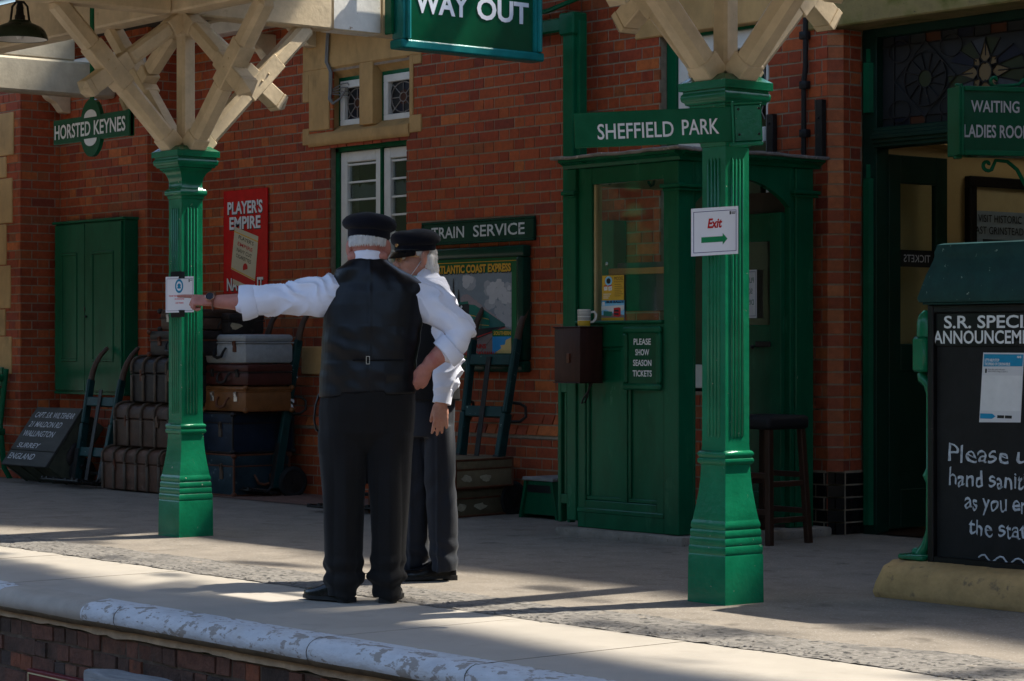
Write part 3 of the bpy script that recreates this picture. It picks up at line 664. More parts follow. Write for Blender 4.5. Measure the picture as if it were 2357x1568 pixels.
r_ = MB(); r_.face([(-9.5, 12.9, 3.93), (-8.3, 12.9, 3.93), (-8.3, 14.1, 3.93), (-9.5, 14.1, 3.93)]); r_.build('added_ceiling_pane', 'diffuser_glass', bld, 0)  # added unseen ceiling pane, spreads sunlight to brighten the waiting room
r_ = MB(); r_.prism([(-10.36, 2.52), (-10.30, 2.54), (-10.30, 2.58), (-10.36, 2.60)], 11.46, 15.5, 'y'); r_.build('picture_rail', 'yellow_wall', bld)
# lintel over the doors
m = MB(); m.box(-10.56, -8.20, 11.13, 11.42, 3.235, 3.9, .01); m.build('door_lintel', 'mossy_stone', bld)
# door case: jamb with turned strips, transom, fanlight with stained glass
d = MB(); DY = 11.40
d.box(-10.319, -10.20, DY, DY+.12, 0, 3.235, .004); d.box(-10.20, -8.45, DY, DY+.12, 3.175, 3.234, .004); d.box(-8.55, -8.45, DY, DY+.119, 0, 3.175, .004)
for k, (z0, z1, t) in enumerate(((2.47, 2.60, .03), (2.495, 2.575, .045), (2.52, 2.55, .06))): d.box(-10.20, -8.55, DY-t, DY+.10+k*.002, z0, z1, .005)
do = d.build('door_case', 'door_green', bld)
d = MB()
for z0, z1 in ((0.06, 2.28), (2.70, 3.02)): d.prism([(-10.30, DY+.001), (-10.285, DY-.03), (-10.24, DY-.03), (-10.225, DY+.001)], z0, z1, 'z'); d.prism([(-10.275, DY-.001), (-10.262, DY-.028), (-10.25, DY-.001)], z1, z1+.09, 'z')
d.build('jamb_moulding', 'booth_green', do)
# stained glass: panes with lead lines
g_ = MB(); ld = MB(); gy = DY+.062; FX0, FX1, FZ0, FZ1 = -10.20, -8.55, 2.60, 3.175
def pane(pts, mi): g_.mi = mi; g_.poly(pts, (0, gy, 0), X, Z, lift=0); 
def lead(pts, r=.0045): ld.tube([(a, gy-.004, b) for a, b in pts], r, 5)
GM = ['frost', 'p_indigo', 'p_amber', 'p_leaf', 'p_star', 'p_slatey', 'p_black']
pane([(FX0, FZ0), (FX1, FZ0), (FX1, FZ1), (FX0, FZ1)], 5)
gy -= .003
nb = 12
for i in range(nb):
    x0 = FX0+.1+(FX1-FX0-.1)*i/nb; x1 = FX0+.1+(FX1-FX0-.1)*(i+1)/nb
    pane([(x0, FZ1-.06), (x1, FZ1-.06), (x1, FZ1), (x0, FZ1)], (1, 5, 2, 5)[i % 4]); lead([(x0, FZ1-.06), (x0, FZ1)])
    pane([(x0, FZ0), (x1, FZ0), (x1, FZ0+.06), (x0, FZ0+.06)], (5, 1, 2, 6)[(i+1) % 4]); lead([(x0, FZ0), (x0, FZ0+.06)])
lead([(FX0, FZ1-.06), (FX1, FZ1-.06)]); lead([(FX0, FZ0+.06), (FX1, FZ0+.06)]); lead([(FX0+.1, FZ0), (FX0+.1, FZ1)])
cz = (FZ0+FZ1)/2
for j, cx in enumerate((-9.84, -8.76)):
    gy = DY+.056
    pane([(cx+.17*math.cos(a), cz+.17*math.sin(a)) for a in [k*math.pi/16 for k in range(32)]], 6)
    gy -= .003; pane([(cx+.055*math.cos(a), cz+.055*math.sin(a)) for a in [k*math.pi/10 for k in range(20)]], 3)
    for rr in (.17, .055): lead([(cx+rr*math.cos(a), cz+rr*math.sin(a)) for a in [k*math.pi/16 for k in range(33)]])
    for k in range(12): a = k*math.pi/6; lead([(cx+.055*math.cos(a), cz+.055*math.sin(a)), (cx+.17*math.cos(a+.2), cz+.17*math.sin(a+.2))])
    for k in range(4): a = k*math.pi/2; b_ = a+math.pi/2; lead([(cx+.25*math.cos(a), cz+.24*math.sin(a)), (cx+.25*math.cos(b_), cz+.24*math.sin(b_))])
    for sx in (-1, 1):
        for sz in (-1, 1): lead([(cx+sx*.21+.09*math.cos(a), cz+sz*.19+.07*math.sin(a)) for a in [k*math.pi/8 for k in range(17)]])
cx = -9.36
gy = DY+.056
for k in range(16):
    a0, a1 = k*math.pi/8, (k+1)*math.pi/8
    pane([(cx+.12*math.cos(a0), cz+.1*math.sin(a0)), (cx+.30*math.cos(a0), cz+.215*math.sin(a0)), (cx+.30*math.cos(a1), cz+.215*math.sin(a1)), (cx+.12*math.cos(a1), cz+.1*math.sin(a1))], (3, 1, 5, 3, 0)[k % 5])
    lead([(cx+.1*math.cos(a0), cz+.1*math.sin(a0)), (cx+.30*math.cos(a0), cz+.215*math.sin(a0))])
gy -= .003
for k in range(8):
    a = k*math.pi/4; L_ = .20 if k % 2 == 0 else .125; wd = .42 if k % 2 == 0 else .30
    tip = (cx+L_*math.cos(a), cz+L_*math.sin(a)); p = (cx+.10*math.cos(a-wd), cz+.10*math.sin(a-wd)); q = (cx+.10*math.cos(a+wd), cz+.10*math.sin(a+wd)); b0 = (cx+.05*math.cos(a), cz+.05*math.sin(a))
    pane([b0, p, tip, q], 4); lead([b0, p, tip, q, b0])
gy -= .003; pane([(cx+.055*math.cos(k*math.pi/10), cz+.062*math.sin(k*math.pi/10)) for k in range(20)], 4); lead([(cx+.055*math.cos(k*math.pi/10), cz+.062*math.sin(k*math.pi/10)) for k in range(21)], .006)
fg = g_.build('fanlight_glass', GM, do, 0); ld.build('leading', 'iron', fg)
# open door leaf, folded inwards, glazed above
lf = MB(); LX = -10.205; ya, yb = 11.53, 12.10
for y0, y1, z0, z1 in ((ya, ya+.11, 0.03, 2.44), (yb-.11, yb, 0.03, 2.44), (ya+.11, yb-.11, 2.26, 2.44), (ya+.11, yb-.11, 1.05, 1.22), (ya+.11, yb-.11, 0.03, 0.28)): lf.box(LX-.045, LX, y0, y1, z0, z1, .004)
lf.box(LX-.033, LX-.012, ya+.10, yb-.10, .26, 1.06)
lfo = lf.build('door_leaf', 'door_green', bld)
p_ = MB(); p_.box(LX-.026, LX-.022, ya+.10, yb-.10, 1.2, 2.28); p_.build('pane', 'glass', lfo)
p_ = MB(); p_.box(LX-.021, LX-.019, ya+.11, yb-.11, 1.72, 1.83); p_.build('glass_band', 'p_black', lfo)
p_ = MB(); p_.text('TICKETS', (LX-.019, (ya+yb)/2, 1.752), -Y, Z, w=.26, h=.05, lift=-.004); p_.build('lettering', 'letter_grey', lfo)
# roof of the building behind the canopy
r_ = MB()
for x0, x1 in ((-24, -10.3), (-7.2, 6)): r_.mesh([(x0, 10.9, 4.25), (x1, 10.9, 4.25), (x1, 16.5, 6.6), (x0, 16.5, 6.6), (x0, 22, 4.25), (x1, 22, 4.25)], [(0, 1, 2, 3), (3, 2, 5, 4)])
r_.build('roof', 'slate', bld)
r_ = MB(); r_.box(-3.0, 6, 11.16, 11.4, 0, H1); r_.box(-24, -23, 10.2, 11, 0, H1); r_.box(-24, 6, 21.6, 22, 0, H1); r_.box(5.7, 6, 11.4, 21.6, 0, H1); r_.box(-24, -23.7, 11, 21.6, 0, H1); r_.build('plain_wall', 'mortar', bld)

# ---------------------------------------------------------------- platform canopy
PX1, PX2, PY = -12.92, -7.95, 7.88
PY1, PY2 = 7.94, 7.835
can = thing('platform_canopy', 'cream painted timber platform canopy carried on the two green posts', 'canopy', (-10.4, 8.5, 3.3))
b = MB(); b.box(-30, 4, PY-.085, PY+.085, 3.305, 3.61, .012, seg=1)
bmesh.ops.subdivide_edges(b.bm, edges=[e for e in b.bm.edges if e.calc_length() > 5], cuts=60)
for v in b.bm.verts: v.co += Vector((0, .003*noise.noise(v.co*1.7), .003*noise.noise(v.co*1.3)))
b.build('long_beam', 'cream_timber', can)
for px in (PX1, PX2):
    b = MB(); b.mi = 0; b.box(px-.08, px+.08, PY+.086, 9.02, 3.30, 3.61, .012); b.box(px-.079, px+.079, 5.5, PY-.086, 3.302, 3.61, .012)
    b.mi = 1; b.box(px-.081, px+.081, 9.021, 9.42, 3.299, 3.611, .010)
    b.mi = 0; b.box(px-.08, px+.08, 9.421, 10.62, 3.30, 3.61, .012)
    b.build('cross_beam', ['cream_timber', 'white_peel'], can)
b = MB(); b.box(-18.60, -18.40, 8.2, 10.595, 3.40, 3.70, .02); b.build('cross_beam', 'roof_boards', can)
b = MB(); b.box(-18.60, -18.42, 8.2, 10.2, 3.701, 3.90, .015); b.build('rafter', 'roof_boards', can)
b = MB(); b.box(-17.87, -6, 10.84, 10.995, 3.86, 4.02, .01); b.box(-23, -17.88, 10.44, 10.595, 3.62, 3.78, .01); b.build('wall_plate', 'white_peel', can)
def corbel(x, y, z, s=1.0):
    pr = [(y, z), (y-.34*s, z), (y-.34*s, z-.05*s)]+[(y-(.17+.13*math.cos(a))*s, z-(.05+.10*math.sin(a))*s) for a in (.0, .5, 1.0, 1.5)]+[(y-.16*s, z-.17*s), (y-.15*s, z-.20*s), (y-.11*s, z-.23*s), (y-.10*s, z-.26*s), (y, z-.27*s)]
    m = MB(); m.prism(pr, x-.055, x+.055, 'x', bev=.006); return m
for x, y, z in ((-19.28, 10.598, 3.55), (-18.10, 10.598, 3.55), (-16.52, 10.998, 3.80), (-15.93, 10.998, 3.86), (-13.4, 10.998, 3.86), (-9.4, 11.128, 3.86)):
    corbel(x, y, z, .82).build('corbel', 'cream_timber', can)
# roof: boards to front and back, a long strip of old glazing between
GX0, GX1, GY0, GY1, GZ = -26.0, 3.0, 8.58, 10.83, 3.98
r_ = MB()
r_.box(-30, 4, 4.9, GY0, GZ-.02, GZ+.02); r_.box(-30, 4, GY1, 11.0, GZ-.02, GZ+.02); r_.box(-30, GX0, GY0, GY1, GZ-.02, GZ+.02); r_.box(GX1, 4, GY0, GY1, GZ-.02, GZ+.02)
r_.build('roof_deck', 'roof_boards', can, 0)
HX0, HX1, HY0, HY1 = -8.97, -8.52, 8.97, 9.20           # gap in the glass, placed to drop one sharp sun patch
def sstep(a, b, x):
    t_ = min(1.0, max(0.0, (x-a)/(b-a))); return t_*t_*(3-2*t_)
def sun_block(x, y):
    """sun blocked at (x, y), shaped to lay sun patches on the platform"""
    n1, n2 = noise.noise((x*.8, 3.3, 0)), noise.noise((x*1.3, 8.8, 0))
    e0 = 8.88+.16*n1+.10*sstep(-10, -12, x); e1 = 10.80+.16*n2-.22*sstep(-7.5, -6.3, x)-.55*sstep(-12.4, -14.0, x)
    L_ = sstep(e0-.12, e0+.26, y)*sstep(e1+.05, e1-.42, y)
    dk = 1.25*math.exp(-((x+8.74)/.62)**2-((y-9.06)/.30)**2)
    b_ = dk+noise.noise((x*1.15+.7, y*1.9+.4, 2.0))+.45*noise.noise((x*2.6, y*3.6, 5.0))
    return 1-L_*(0.93-.74*sstep(.16, .50, b_))
r_ = MB()
def gp(x0, x1, y0, y1, st):
    nx, ny = max(1, round((x1-x0)/st)), max(1, round((y1-y0)/st))
    for i in range(nx):
        for j in range(ny):
            xa, xb, ya, yb = x0+(x1-x0)*i/nx, x0+(x1-x0)*(i+1)/nx, y0+(y1-y0)*j/ny, y0+(y1-y0)*(j+1)/ny
            f = r_.face([(xa, ya, GZ), (xb, ya, GZ), (xb, yb, GZ), (xa, yb, GZ)])
            for l in f.loops: g_ = sun_block(l.vert.co.x, l.vert.co.y); l[r_.col] = (g_, g_, g_, 1)
gp(-16, HX0, GY0, GY1, .06); gp(HX1, -4, GY0, GY1, .06); gp(HX0, HX1, GY0, HY0, .06); gp(HX0, HX1, HY1, GY1, .06); gp(GX0, -16, GY0, GY1, .3); gp(-4, GX1, GY0, GY1, .3)
r_.build('roof_glazing', 'skylight_glass', can, 0)
r_ = MB(); r_.box(-30, 4, 4.88, 4.92, 3.55, 4.02); r_.build('valance', 'roof_boards', can, 0)

# ---------------------------------------------------------------- canopy posts
def make_post():
    t = thing('canopy_post', 'x', 'post', (PX1, PY1, 0), 0, 'green canopy posts with cream timber braces')
    c = MB()
    base = [(.126, 0), (.124, .225), (.121, .232), (.1235, .240), (.1225, .268), (.118, .274), (.1205, .281), (.119, .306), (.115, .312), (.1185, .320), (.117, .343), (.111, .350), (.1155, .358), (.115, .375), (.110, .388), (.1085, .392)]
    flare = [(.1085, .395), (.103, .43), (.0955, .48), (.089, .53), (.0845, .58), (.0815, .63), (.081, .648)]
    ring = [(.086, .652), (.0925, .658), (.0945, .668), (.0925, .677), (.0865, .681), (.0885, .686), (.0935, .693), (.0935, .704), (.088, .712), (.080, .716)]
    c.sq(base+flare+ring+[(.078, .74), (.077, 2.135)])
    cap = [(.077, 2.135), (.083, 2.14), (.0845, 2.155), (.094, 2.16), (.0985, 2.17), (.0975, 2.185), (.092, 2.195), (.088, 2.20), (.079, 2.205), (.076, 2.21), (.077, 2.245), (.083, 2.275), (.095, 2.30), (.112, 2.318), (.119, 2.322), (.119, 2.33), (.134, 2.335), (.137, 2.345), (.147, 2.352), (.1505, 2.368), (.1485, 2.382), (.142, 2.388), (.1415, 2.398), (.157, 2.400), (.157, 2.437), (.15, 2.441), (.11, 2.470)]
    c.sq(cap)
    col = c.build('column', 'post_green', t, 40, local=True)
    # reeded flutes: four rounded rods set in each face
    f = MB()
    for (ux, uy) in ((1, 0), (-1, 0), (0, 1), (0, -1)):
        for k in (-1.5, -.5, .5, 1.5):
            cx, cy = ux*.0765-uy*k*.0225, uy*.0765+ux*k*.0225
            f.tube([(cx, cy, .775), (cx, cy, .79), (cx, cy, 2.07), (cx, cy, 2.085)], [.002, .0085, .0085, .002], 8)
    f.build('fluting', 'post_green', col, 60, local=True)
    k = MB(); k.box(-.047, .047, -.047, .047, 2.468, 3.305, .014); k.box(-.043, .043, -.043, .043, 3.17, 3.303, 0); k.box(-.06, .06, -.06, .06, 3.16, 3.302, .02)
    k.build('king_post', 'cream_timber', t, local=True)
    for e in (X, -X, Y, -Y):
        e = Vector(e); up = e.cross(Z)
        m = MB(); p, q = e*.085+Z*2.46, e*.94+Z*3.33; d = (q-p)
        m.bar(p+d*.0, p+d*.09, .118, .118, .006, up=up); m.bar(p+d*.07, p+d*.44, .114, .114, .026, up=up); m.bar(p+d*.42, p+d*.70, .118, .118, .006, up=up); m.bar(p+d*.68, p+d*.985, .114, .114, .024, up=up)
        br = m.build('brace', 'cream_timber', t, local=True)
        for s_ in (-.035, .035):
            cpt = p+d*.56+d.normalized()*s_
            for sd in (-1, 1): m = MB(); m.ell(cpt+up*.0595*sd, (.008, .008, .008), 8); m.build('bolt', 'cream_timber', br, 60, local=True)
        m = MB(); p, q = e*.02+Z*3.285, e*.695+Z*2.80; d = (q-p); n_ = d.normalized()
        m.bar(p, p+d*.16, .105, .105, .004, up=up); m.bar(p+d*.15, p+d*.60, .102, .102, .022, up=up); m.bar(p+d*.60, p+d*.985, .108, .108, .005, up=up)
        s0 = p+d*.985; m.bar(s0, s0+n_*.035, .112, .112, .003, up=up)
        h = .056; s1 = s0+n_*.035; x_ = n_.cross(up); vs = [s1+up*a*h+x_*b*h for a, b in ((-1, -1), (1, -1), (1, 1), (-1, 1))]+[s1+n_*.048]
        m.mesh(vs, [(0, 1, 4), (1, 2, 4), (2, 3, 4), (3, 0, 4)])
        m.build('counter_brace', 'cream_timber', t, local=True)
    return t
p1 = make_post(); p1['label'] = 'green fluted canopy post with the face covering notice, farther of the two'
p2 = copy_tree(p1); p2.location = (PX2, PY2, 0); p2['label'] = 'green fluted canopy post carrying the Exit notice and destination board, nearer of the two'

def letters(t, mat, *lines):
    """each word or line of a sign as a part of its own"""
    for a, k in lines:
        m = MB(); m.text(*a, **k); m.build('lettering', mat, t)
def at(lat, dep, z): return Vector((lat*.635-dep*.7724, lat*.7724+dep*.635, z))

# ---------------------------------------------------------------- hanging and fixed signs
# WAY OUT
t = thing('way_out_sign', 'large green hanging sign with white WAY OUT lettering at the end of a cream beam', 'sign', (-12.66, 10.03, 3.19))
m = MB(); m.box(-12.715, -12.635, 9.46, 10.62, 3.25, 3.86, .004); m.build('panel', 'sign_green', t)
m = MB()
m.box(-12.745, -12.605, 9.415, 10.66, 3.19, 3.25, .010); m.box(-12.74, -12.61, 9.43, 9.50, 3.2505, 3.90, .014, seg=2); m.box(-12.74, -12.61, 10.575, 10.645, 3.2505, 3.90, .014, seg=2); m.box(-12.745, -12.605, 9.415, 10.66, 3.862, 3.92, .010)
m.tube([(-12.60, 9.468, 3.255), (-12.60, 9.468, 3.86)], .018, 8); m.tube([(-12.60, 10.61, 3.255), (-12.60, 10.61, 3.86)], .018, 8)
m.build('frame', 'teal_green', t)
m = MB(); m.box(-12.78, -12.70, 9.40, 9.428, 3.29, 3.86, .006); m.build('strap', 'pipe_green', t)
letters(t, 'letter_white', (('WAY', (-12.634, 9.545, 3.445), Y, Z), dict(w=.46, h=.148, bold=.028, lift=.003, align='l')), (('OUT', (-12.634, 10.075, 3.445), Y, Z), dict(w=.46, h=.148, bold=.028, lift=.003, align='l')))
# SHEFFIELD PARK
t = thing('destination_board', 'bright green board with white SHEFFIELD PARK lettering clipped to the nearer post', 'sign', at(.64, 10.72, 2.10))
ro = Matrix.Rotation(rad(2.5), 4, 'X'); U = (RI+Z*.043).normalized(); V = (Z-RI*.0).normalized(); N = U.cross(Z).normalized(); V = N.cross(U).normalized()
fr_ = Matrix((U, -N, V)).transposed().to_4x4(); fr_.translation = at(.286, 10.72, 2.099)
m = MB(); m.box(0, .722, -.009, .009, 0, .160, .003, fr_); m.build('panel', 'booth_green' if False else 'sign_green', t).data.materials[0] = M['pipe_green']
letters(t, 'letter_white', (('SHEFFIELD', fr_ @ Vector((.104, -.011, .036)), U, V), dict(w=.345, h=.072, bold=.010, align='l')), (('PARK', fr_ @ Vector((.487, -.011, .040)), U, V), dict(w=.168, h=.072, bold=.010, align='l')))
m = MB(); m.box(.712, .722, -.034, -.010, -.012, .182, .003, fr_); m.box(.722, .85, -.012, .02, -.004, .166, .006, fr_); m.box(.70, .85, -.03, .03, -.022, -.005, .004, fr_); m.box(.722, .85, -.02, .03, .166, .174, .003, fr_)
ho = m.build('holder', 'post_green', t)
for a, b_ in ((.745, .03), (.835, .03), (.745, .145), (.838, .145)): m = MB(); m.ell(fr_ @ Vector((a, -.014, b_)), (.006, .006, .006), 8); m.build('bolt', 'iron', ho)
# HORSTED KEYNES target sign, hung from the long beam
t = thing('target_sign', 'green round and bar sign reading HORSTED KEYNES on a hanging rod', 'sign', (-13.54, 7.62, 2.43))
U = Vector((1, 0, 0)); N = U.cross(Z).normalized(); cN = Vector((-13.54, 7.62, 2.617))
fr_ = Matrix((U, -N, Z)).transposed().to_4x4(); fr_.translation = cN
m = MB(); m.box(-.50, .50, -.012, .012, -.082, .082, .003, fr_); m.mesh([fr_ @ Vector((.140*math.cos(a), y, .187*math.sin(a))) for y in (-.0135, .0135) for a in [k*math.pi/24 for k in range(48)]], [tuple(range(48)), tuple(range(48, 96))]+[(k, (k+1) % 48, 48+(k+1) % 48, 48+k) for k in range(48)])
m.box(.46, .50, -.02, .02, -.084, .084, .003, fr_); m.build('panel', 'sign_green', t)
letters(t, 'letter_white', (('HORSTED', fr_ @ Vector((-.475, -.016, -.046)), U, Z), dict(w=.475, h=.094, bold=.018, align='l')), (('KEYNES', fr_ @ Vector((.045, -.016, -.046)), U, Z), dict(w=.40, h=.094, bold=.018, align='l')))
for s_ in (1, -1): m = MB(); m.face([fr_ @ Vector((.082*math.cos(a), -.016, s_*(.068+.050*math.sin(a)))) for a in [k*math.pi/16 for k in range(17)]]); m.build('white_segment', 'letter_white', t)
m = MB(); m.box(-.022, .022, -.010, .004, .18, 1.00, .004, fr_); m.ell(fr_ @ Vector((0, -.012, .95)), (.007, .007, .007), 8); m.build('hanger', 'pipe_green', t)
# enamel lamp on the long beam
t = thing('platform_lamp', 'dark green enamel lamp shade hanging from the canopy at the top left', 'lamp', (-14.20, 7.45, 3.24))
lc = (-14.205, 7.45, 3.24)
m = MB(); m.lathe([(.182, 0), (.184, .006), (.178, .03), (.165, .06), (.14, .085), (.10, .103), (.078, .112), (.072, .125), (.058, .128), (.05, .125)], lc, 36, caps=False); sh = m.build('lamp_shade', 'enamel_green', t, 50)
m = MB(); m.lathe([(.180, .003), (.174, .03), (.160, .057), (.135, .08), (.095, .098), (.05, .105), (.001, .106)], lc, 36, caps=False); m.build('lining', 'enamel_white', sh, 60)
m = MB(); m.ell((lc[0], lc[1], lc[2]+.045), (.032, .032, .045), 14); m.build('bulb', 'enamel_white', t, 60)
m = MB(); m.lathe([(.03, .125), (.034, .13), (.034, .16), (.028, .165), (.024, .20), (.026, .21), (.018, .24), (.03, .25), (.03, .27), (.012, .28), (.01, .75)], lc, 16)
for s_ in (-1, 1): m.tube([(lc[0]+s_*.062*.635, lc[1]+s_*.062*.77, lc[2]+.125), (lc[0]+s_*.05*.635, lc[1]+s_*.05*.77, lc[2]+.22), (lc[0]+s_*.02*.635, lc[1]+s_*.02*.77, lc[2]+.255)], .008, 6)
m.build('lamp_holder', 'iron', t, 50)
# WAITING / LADIES ROOM box sign
t = thing('waiting_room_sign', 'green box sign with scrolls reading WAITING and LADIES ROOM by the doorway', 'sign', at(2.72, 13.2, 2.27))
th = rad(13); U = RI*math.cos(th)+FW*math.sin(th); N = U.cross(Z).normalized()
fr_ = Matrix((U, -N, Z)).transposed().to_4x4(); fr_.translation = at(2.501, 13.2, 2.27)
SWD = .445
m = MB(); m.box(.003, SWD-.003, .004, .14, .003, .385, .002, fr_); m.build('panel', 'sign_green', t)
m = MB()
for a0, a1, z0, z1 in ((0, .022, 0, .388), (SWD-.022, SWD, 0, .388), (.0221, SWD-.0221, .36, .388), (.0221, SWD-.0221, 0, .03)): m.box(a0, a1, -.012, .15, z0, z1, .004, fr_)
m.box(-.012, .0, -.014, .152, .0, .388, .004, fr_); m.build('frame', 'pipe_green', t)
letters(t, 'letter_grey', (('WAITING', fr_ @ Vector((.21, -.001, .245)), U, Z), dict(w=.292, h=.066, bold=.018)), (('LADIES ROOM', fr_ @ Vector((.222, -.001, .103)), U, Z), dict(w=.40, h=.072, bold=.018)))
m = MB()
def scroll(cx, cz, s_, tail):
    pts = [(cx+s_*(.006+.006*a)*math.cos(a+math.pi/2*0), cz+(.006+.006*a)*math.sin(a)) for a in [k*.45 for k in range(13)]]
    return [fr_ @ Vector((a, .06, c)) for a, c in pts+tail]
m.tube(scroll(.235, .43, 1, [(.30, .40), (.38, .41), (.445, .47), (.46, .62)]), .011, 6); m.tube(scroll(.19, -.045, 1, [(.24, -.02), (.31, -.025), (.37, -.07), (.445, -.20)]), .011, 6)
m.tube([fr_ @ Vector((.445, .06, -.4)), fr_ @ Vector((.445, .06, 1.2))], .014, 8)
m.tube([fr_ @ Vector((.445, .06, 1.0)), fr_ @ Vector((.445, .06, 1.65))], .014, 8)
for a, c in ((.005, .395), (.0, -.01)): m.box(a-.01, a+.03, .04, .08, c-.006, c+.012, .004, fr_)
m.build('scroll_bracket', 'pipe_green', t, 50)
# TRAIN SERVICE
t = thing('train_service_sign', 'chipped dark green sign with white TRAIN SERVICE lettering above the framed poster', 'sign', (-13.76, 10.97, 1.975))
m = MB(); m.box(-14.42, -13.11, 10.972, 10.992, 1.985, 2.135, .003); m.build('panel', 'dark_green', t)
m = MB(); m.box(-14.435, -13.095, 10.965, 10.994, 1.97, 1.99, .005); m.box(-14.435, -13.095, 10.965, 10.994, 2.13, 2.15, .005); m.box(-14.435, -14.415, 10.9655, 10.994, 1.99, 2.13, .003); m.box(-13.115, -13.095, 10.9655, 10.994, 1.99, 2.13, .003); m.build('frame', 'dark_green', t)
letters(t, 'letter_worn', (('TRAIN', (-14.31, 10.970, 2.022), X, Z), dict(w=.40, h=.088, bold=.012, align='l')), (('SERVICE', (-13.80, 10.970, 2.022), X, Z), dict(w=.60, h=.088, bold=.012, align='l')))
# enamel cigarette advertisement
t = thing('enamel_advert', 'red enamel advert with a tilted pale cigarette packet beside the casement window', 'advert', (-16.915, 10.985, 1.655))
m = MB(); m.box(-17.255, -16.575, 10.980, 10.990, 1.655, 2.535, .002); m.build('panel', 'red_enamel', t)
for (s_, z, w_) in (("PLAYER'S", 2.335, .54), ('EMPIRE', 2.205, .48), ('NAVY CUT', 1.685, .56)): letters(t, 'letter_white', ((s_, (-16.92, 10.9795, z), X, Z), dict(w=w_, h=.105, bold=.03)))
for (s_, z, w_) in (("PLAYER'S", 2.328, .54), ('EMPIRE', 2.198, .48), ('NAVY CUT', 1.677, .56)): m = MB(); m.text(s_, (-16.912, 10.9798, z), X, Z, w=w_, h=.105, bold=.045); m.build('letter_shadow', 'p_black', t)
m = MB(); th = rad(17)
def pk(a, b_): a *= 1.25; b_ *= .98; return (a*math.cos(th)+b_*math.sin(th)*.9, -a*math.sin(th)+b_*math.cos(th))
O_ = (-16.92, 10.9775, 1.975)
m.mi = 0; m.poly([pk(-.14, -.17), pk(.17, -.17), pk(.13, .215), pk(-.17, .20)], O_, X, Z)
m.mi = 1; m.poly([pk(-.14, -.17), pk(.17, -.17), pk(.165, -.235), pk(-.10, -.245)], O_, X, Z)
m.mi = 0; m.poly([pk(-.10, -.245), pk(.165, -.235), pk(.175, -.268), pk(-.09, -.285)], O_, X, Z, .0003)
m.mi = 2; m.poly([pk(-.14, -.165), pk(.17, -.165), pk(.17, -.155), pk(-.14, -.155)], O_, X, Z, .0003)
m.mi = 2; m.poly([pk(-.17, .155), pk(.135, .165), pk(.135, .175), pk(-.17, .165)], O_, X, Z, .0003)
m.mi = 1; m.poly([pk(.03+.03*math.cos(a), -.10+.04*math.sin(a)) for a in [k*.5 for k in range(9)]], O_, X, Z, .0003)
u_ = Vector((math.cos(th), 0, -math.sin(th))); v_ = Vector((math.sin(th)*.9, 0, math.cos(th)))
m.mi = 3
for s_, bz, mi in (("PLAYER'S", .115, 3), ('EMPIRE', .058, 1), ('NAVY CUT', 0.005, 3), ('CIGARETTES', -.045, 3)):
    m.mi = mi; m.text(s_, Vector(O_)+u_*-.01+v_*bz+Vector((0, -.0006, 0)), u_, v_, w=.24, h=.032, bold=.01)
m.build('packet', ['p_pale', 'p_red', 'p_gold', 'p_black'], t)
# framed railway poster: dull sky, clouds, a green express, a small coast map
t = thing('framed_poster', 'dark green framed poster of a green steam express titled ATLANTIC COAST EXPRESS', 'poster', (-13.76, 10.95, 1.015))
PX0, PX1_, PZ0, PZ1 = -14.36, -13.15, 1.015, 1.94
m = MB()
for x0, x1, z0, z1 in ((PX0, PX1_, PZ1-.085, PZ1), (PX0, PX1_, PZ0, PZ0+.085), (PX0, PX0+.085, PZ0+.086, PZ1-.086), (PX1_-.085, PX1_, PZ0+.086, PZ1-.086)): m.box(x0, x1, 10.915, 10.993, z0, z1, .014, seg=2)
m.build('frame', 'dark_green', t)
m = MB(); py = 10.955; O_ = (PX0+.085, py, PZ0+.085); pw_, ph = PX1_-PX0-.17, PZ1-PZ0-.17
def PP(mi, pts, lift): m.mi = mi; m.poly([(a*pw_, b_*ph) for a, b_ in pts], O_, X, Z, lift)
mats_ = ['p_green', 'p_gold', 'p_sky', 'p_cloud', 'p_cloud2', 'p_smoke', 'p_engine', 'p_dark', 'p_ballast', 'p_rail', 'p_red', 'p_blue', 'p_sand', 'p_tree', 'p_far', 'letter_white']
PP(0, [(0, 0), (1, 0), (1, 1), (0, 1)], 0)
for q in ([(.03, .965), (.97, .965), (.97, .972), (.03, .972)], [(.963, .03), (.97, .03), (.97, .965), (.963, .965)], [(.03, .03), (.037, .03), (.037, .965), (.03, .965)], [(.037, .03), (.963, .03), (.963, .037), (.037, .037)]): PP(1, q, .0003)
PP(2, [(.08, .07), (.91, .07), (.91, .86), (.08, .86)], .0003)
random.seed(3)
def cloud(cx, cy, rx, ry, n, mi, lift):
    for k in range(n):
        a, b_ = cx+rx*random.uniform(-1, 1), cy+ry*random.uniform(-1, 1)*(1-.5*abs(a_) if False else 1); r = random.uniform(.025, .055)
        q = [(min(.908, max(.082, a+r*math.cos(i*.785)*random.uniform(.75, 1.1))), min(.855, b_+r*1.1*math.sin(i*.785)*random.uniform(.75, 1.1))) for i in range(8)]
        PP(mi, q, lift+.00003*k)
cloud(.76, .62, .14, .12, 26, 4, .0006); cloud(.78, .68, .12, .10, 26, 3, .0015); cloud(.42, .76, .05, .04, 10, 4, .0006); cloud(.43, .78, .04, .03, 8, 3, .001); cloud(.82, .42, .08, .07, 16, 4, .0006)
for x0 in (.12, .19, .25, .31, .36, .42):
    h_ = random.uniform(.25, .42) if x0 < .34 else random.uniform(.12, .2)
    for k in range(9):
        z_ = .45+h_*k/9; wd = .038*(1-k/10); PP(13, [(x0-wd, z_-.012), (x0+wd, z_-.018), (x0+.004, z_+h_/9), (x0-.004, z_+h_/9)], .0022)
PP(8, [(.08, .07), (.91, .07), (.91, .30), (.78, .355), (.08, .20)], .0025)
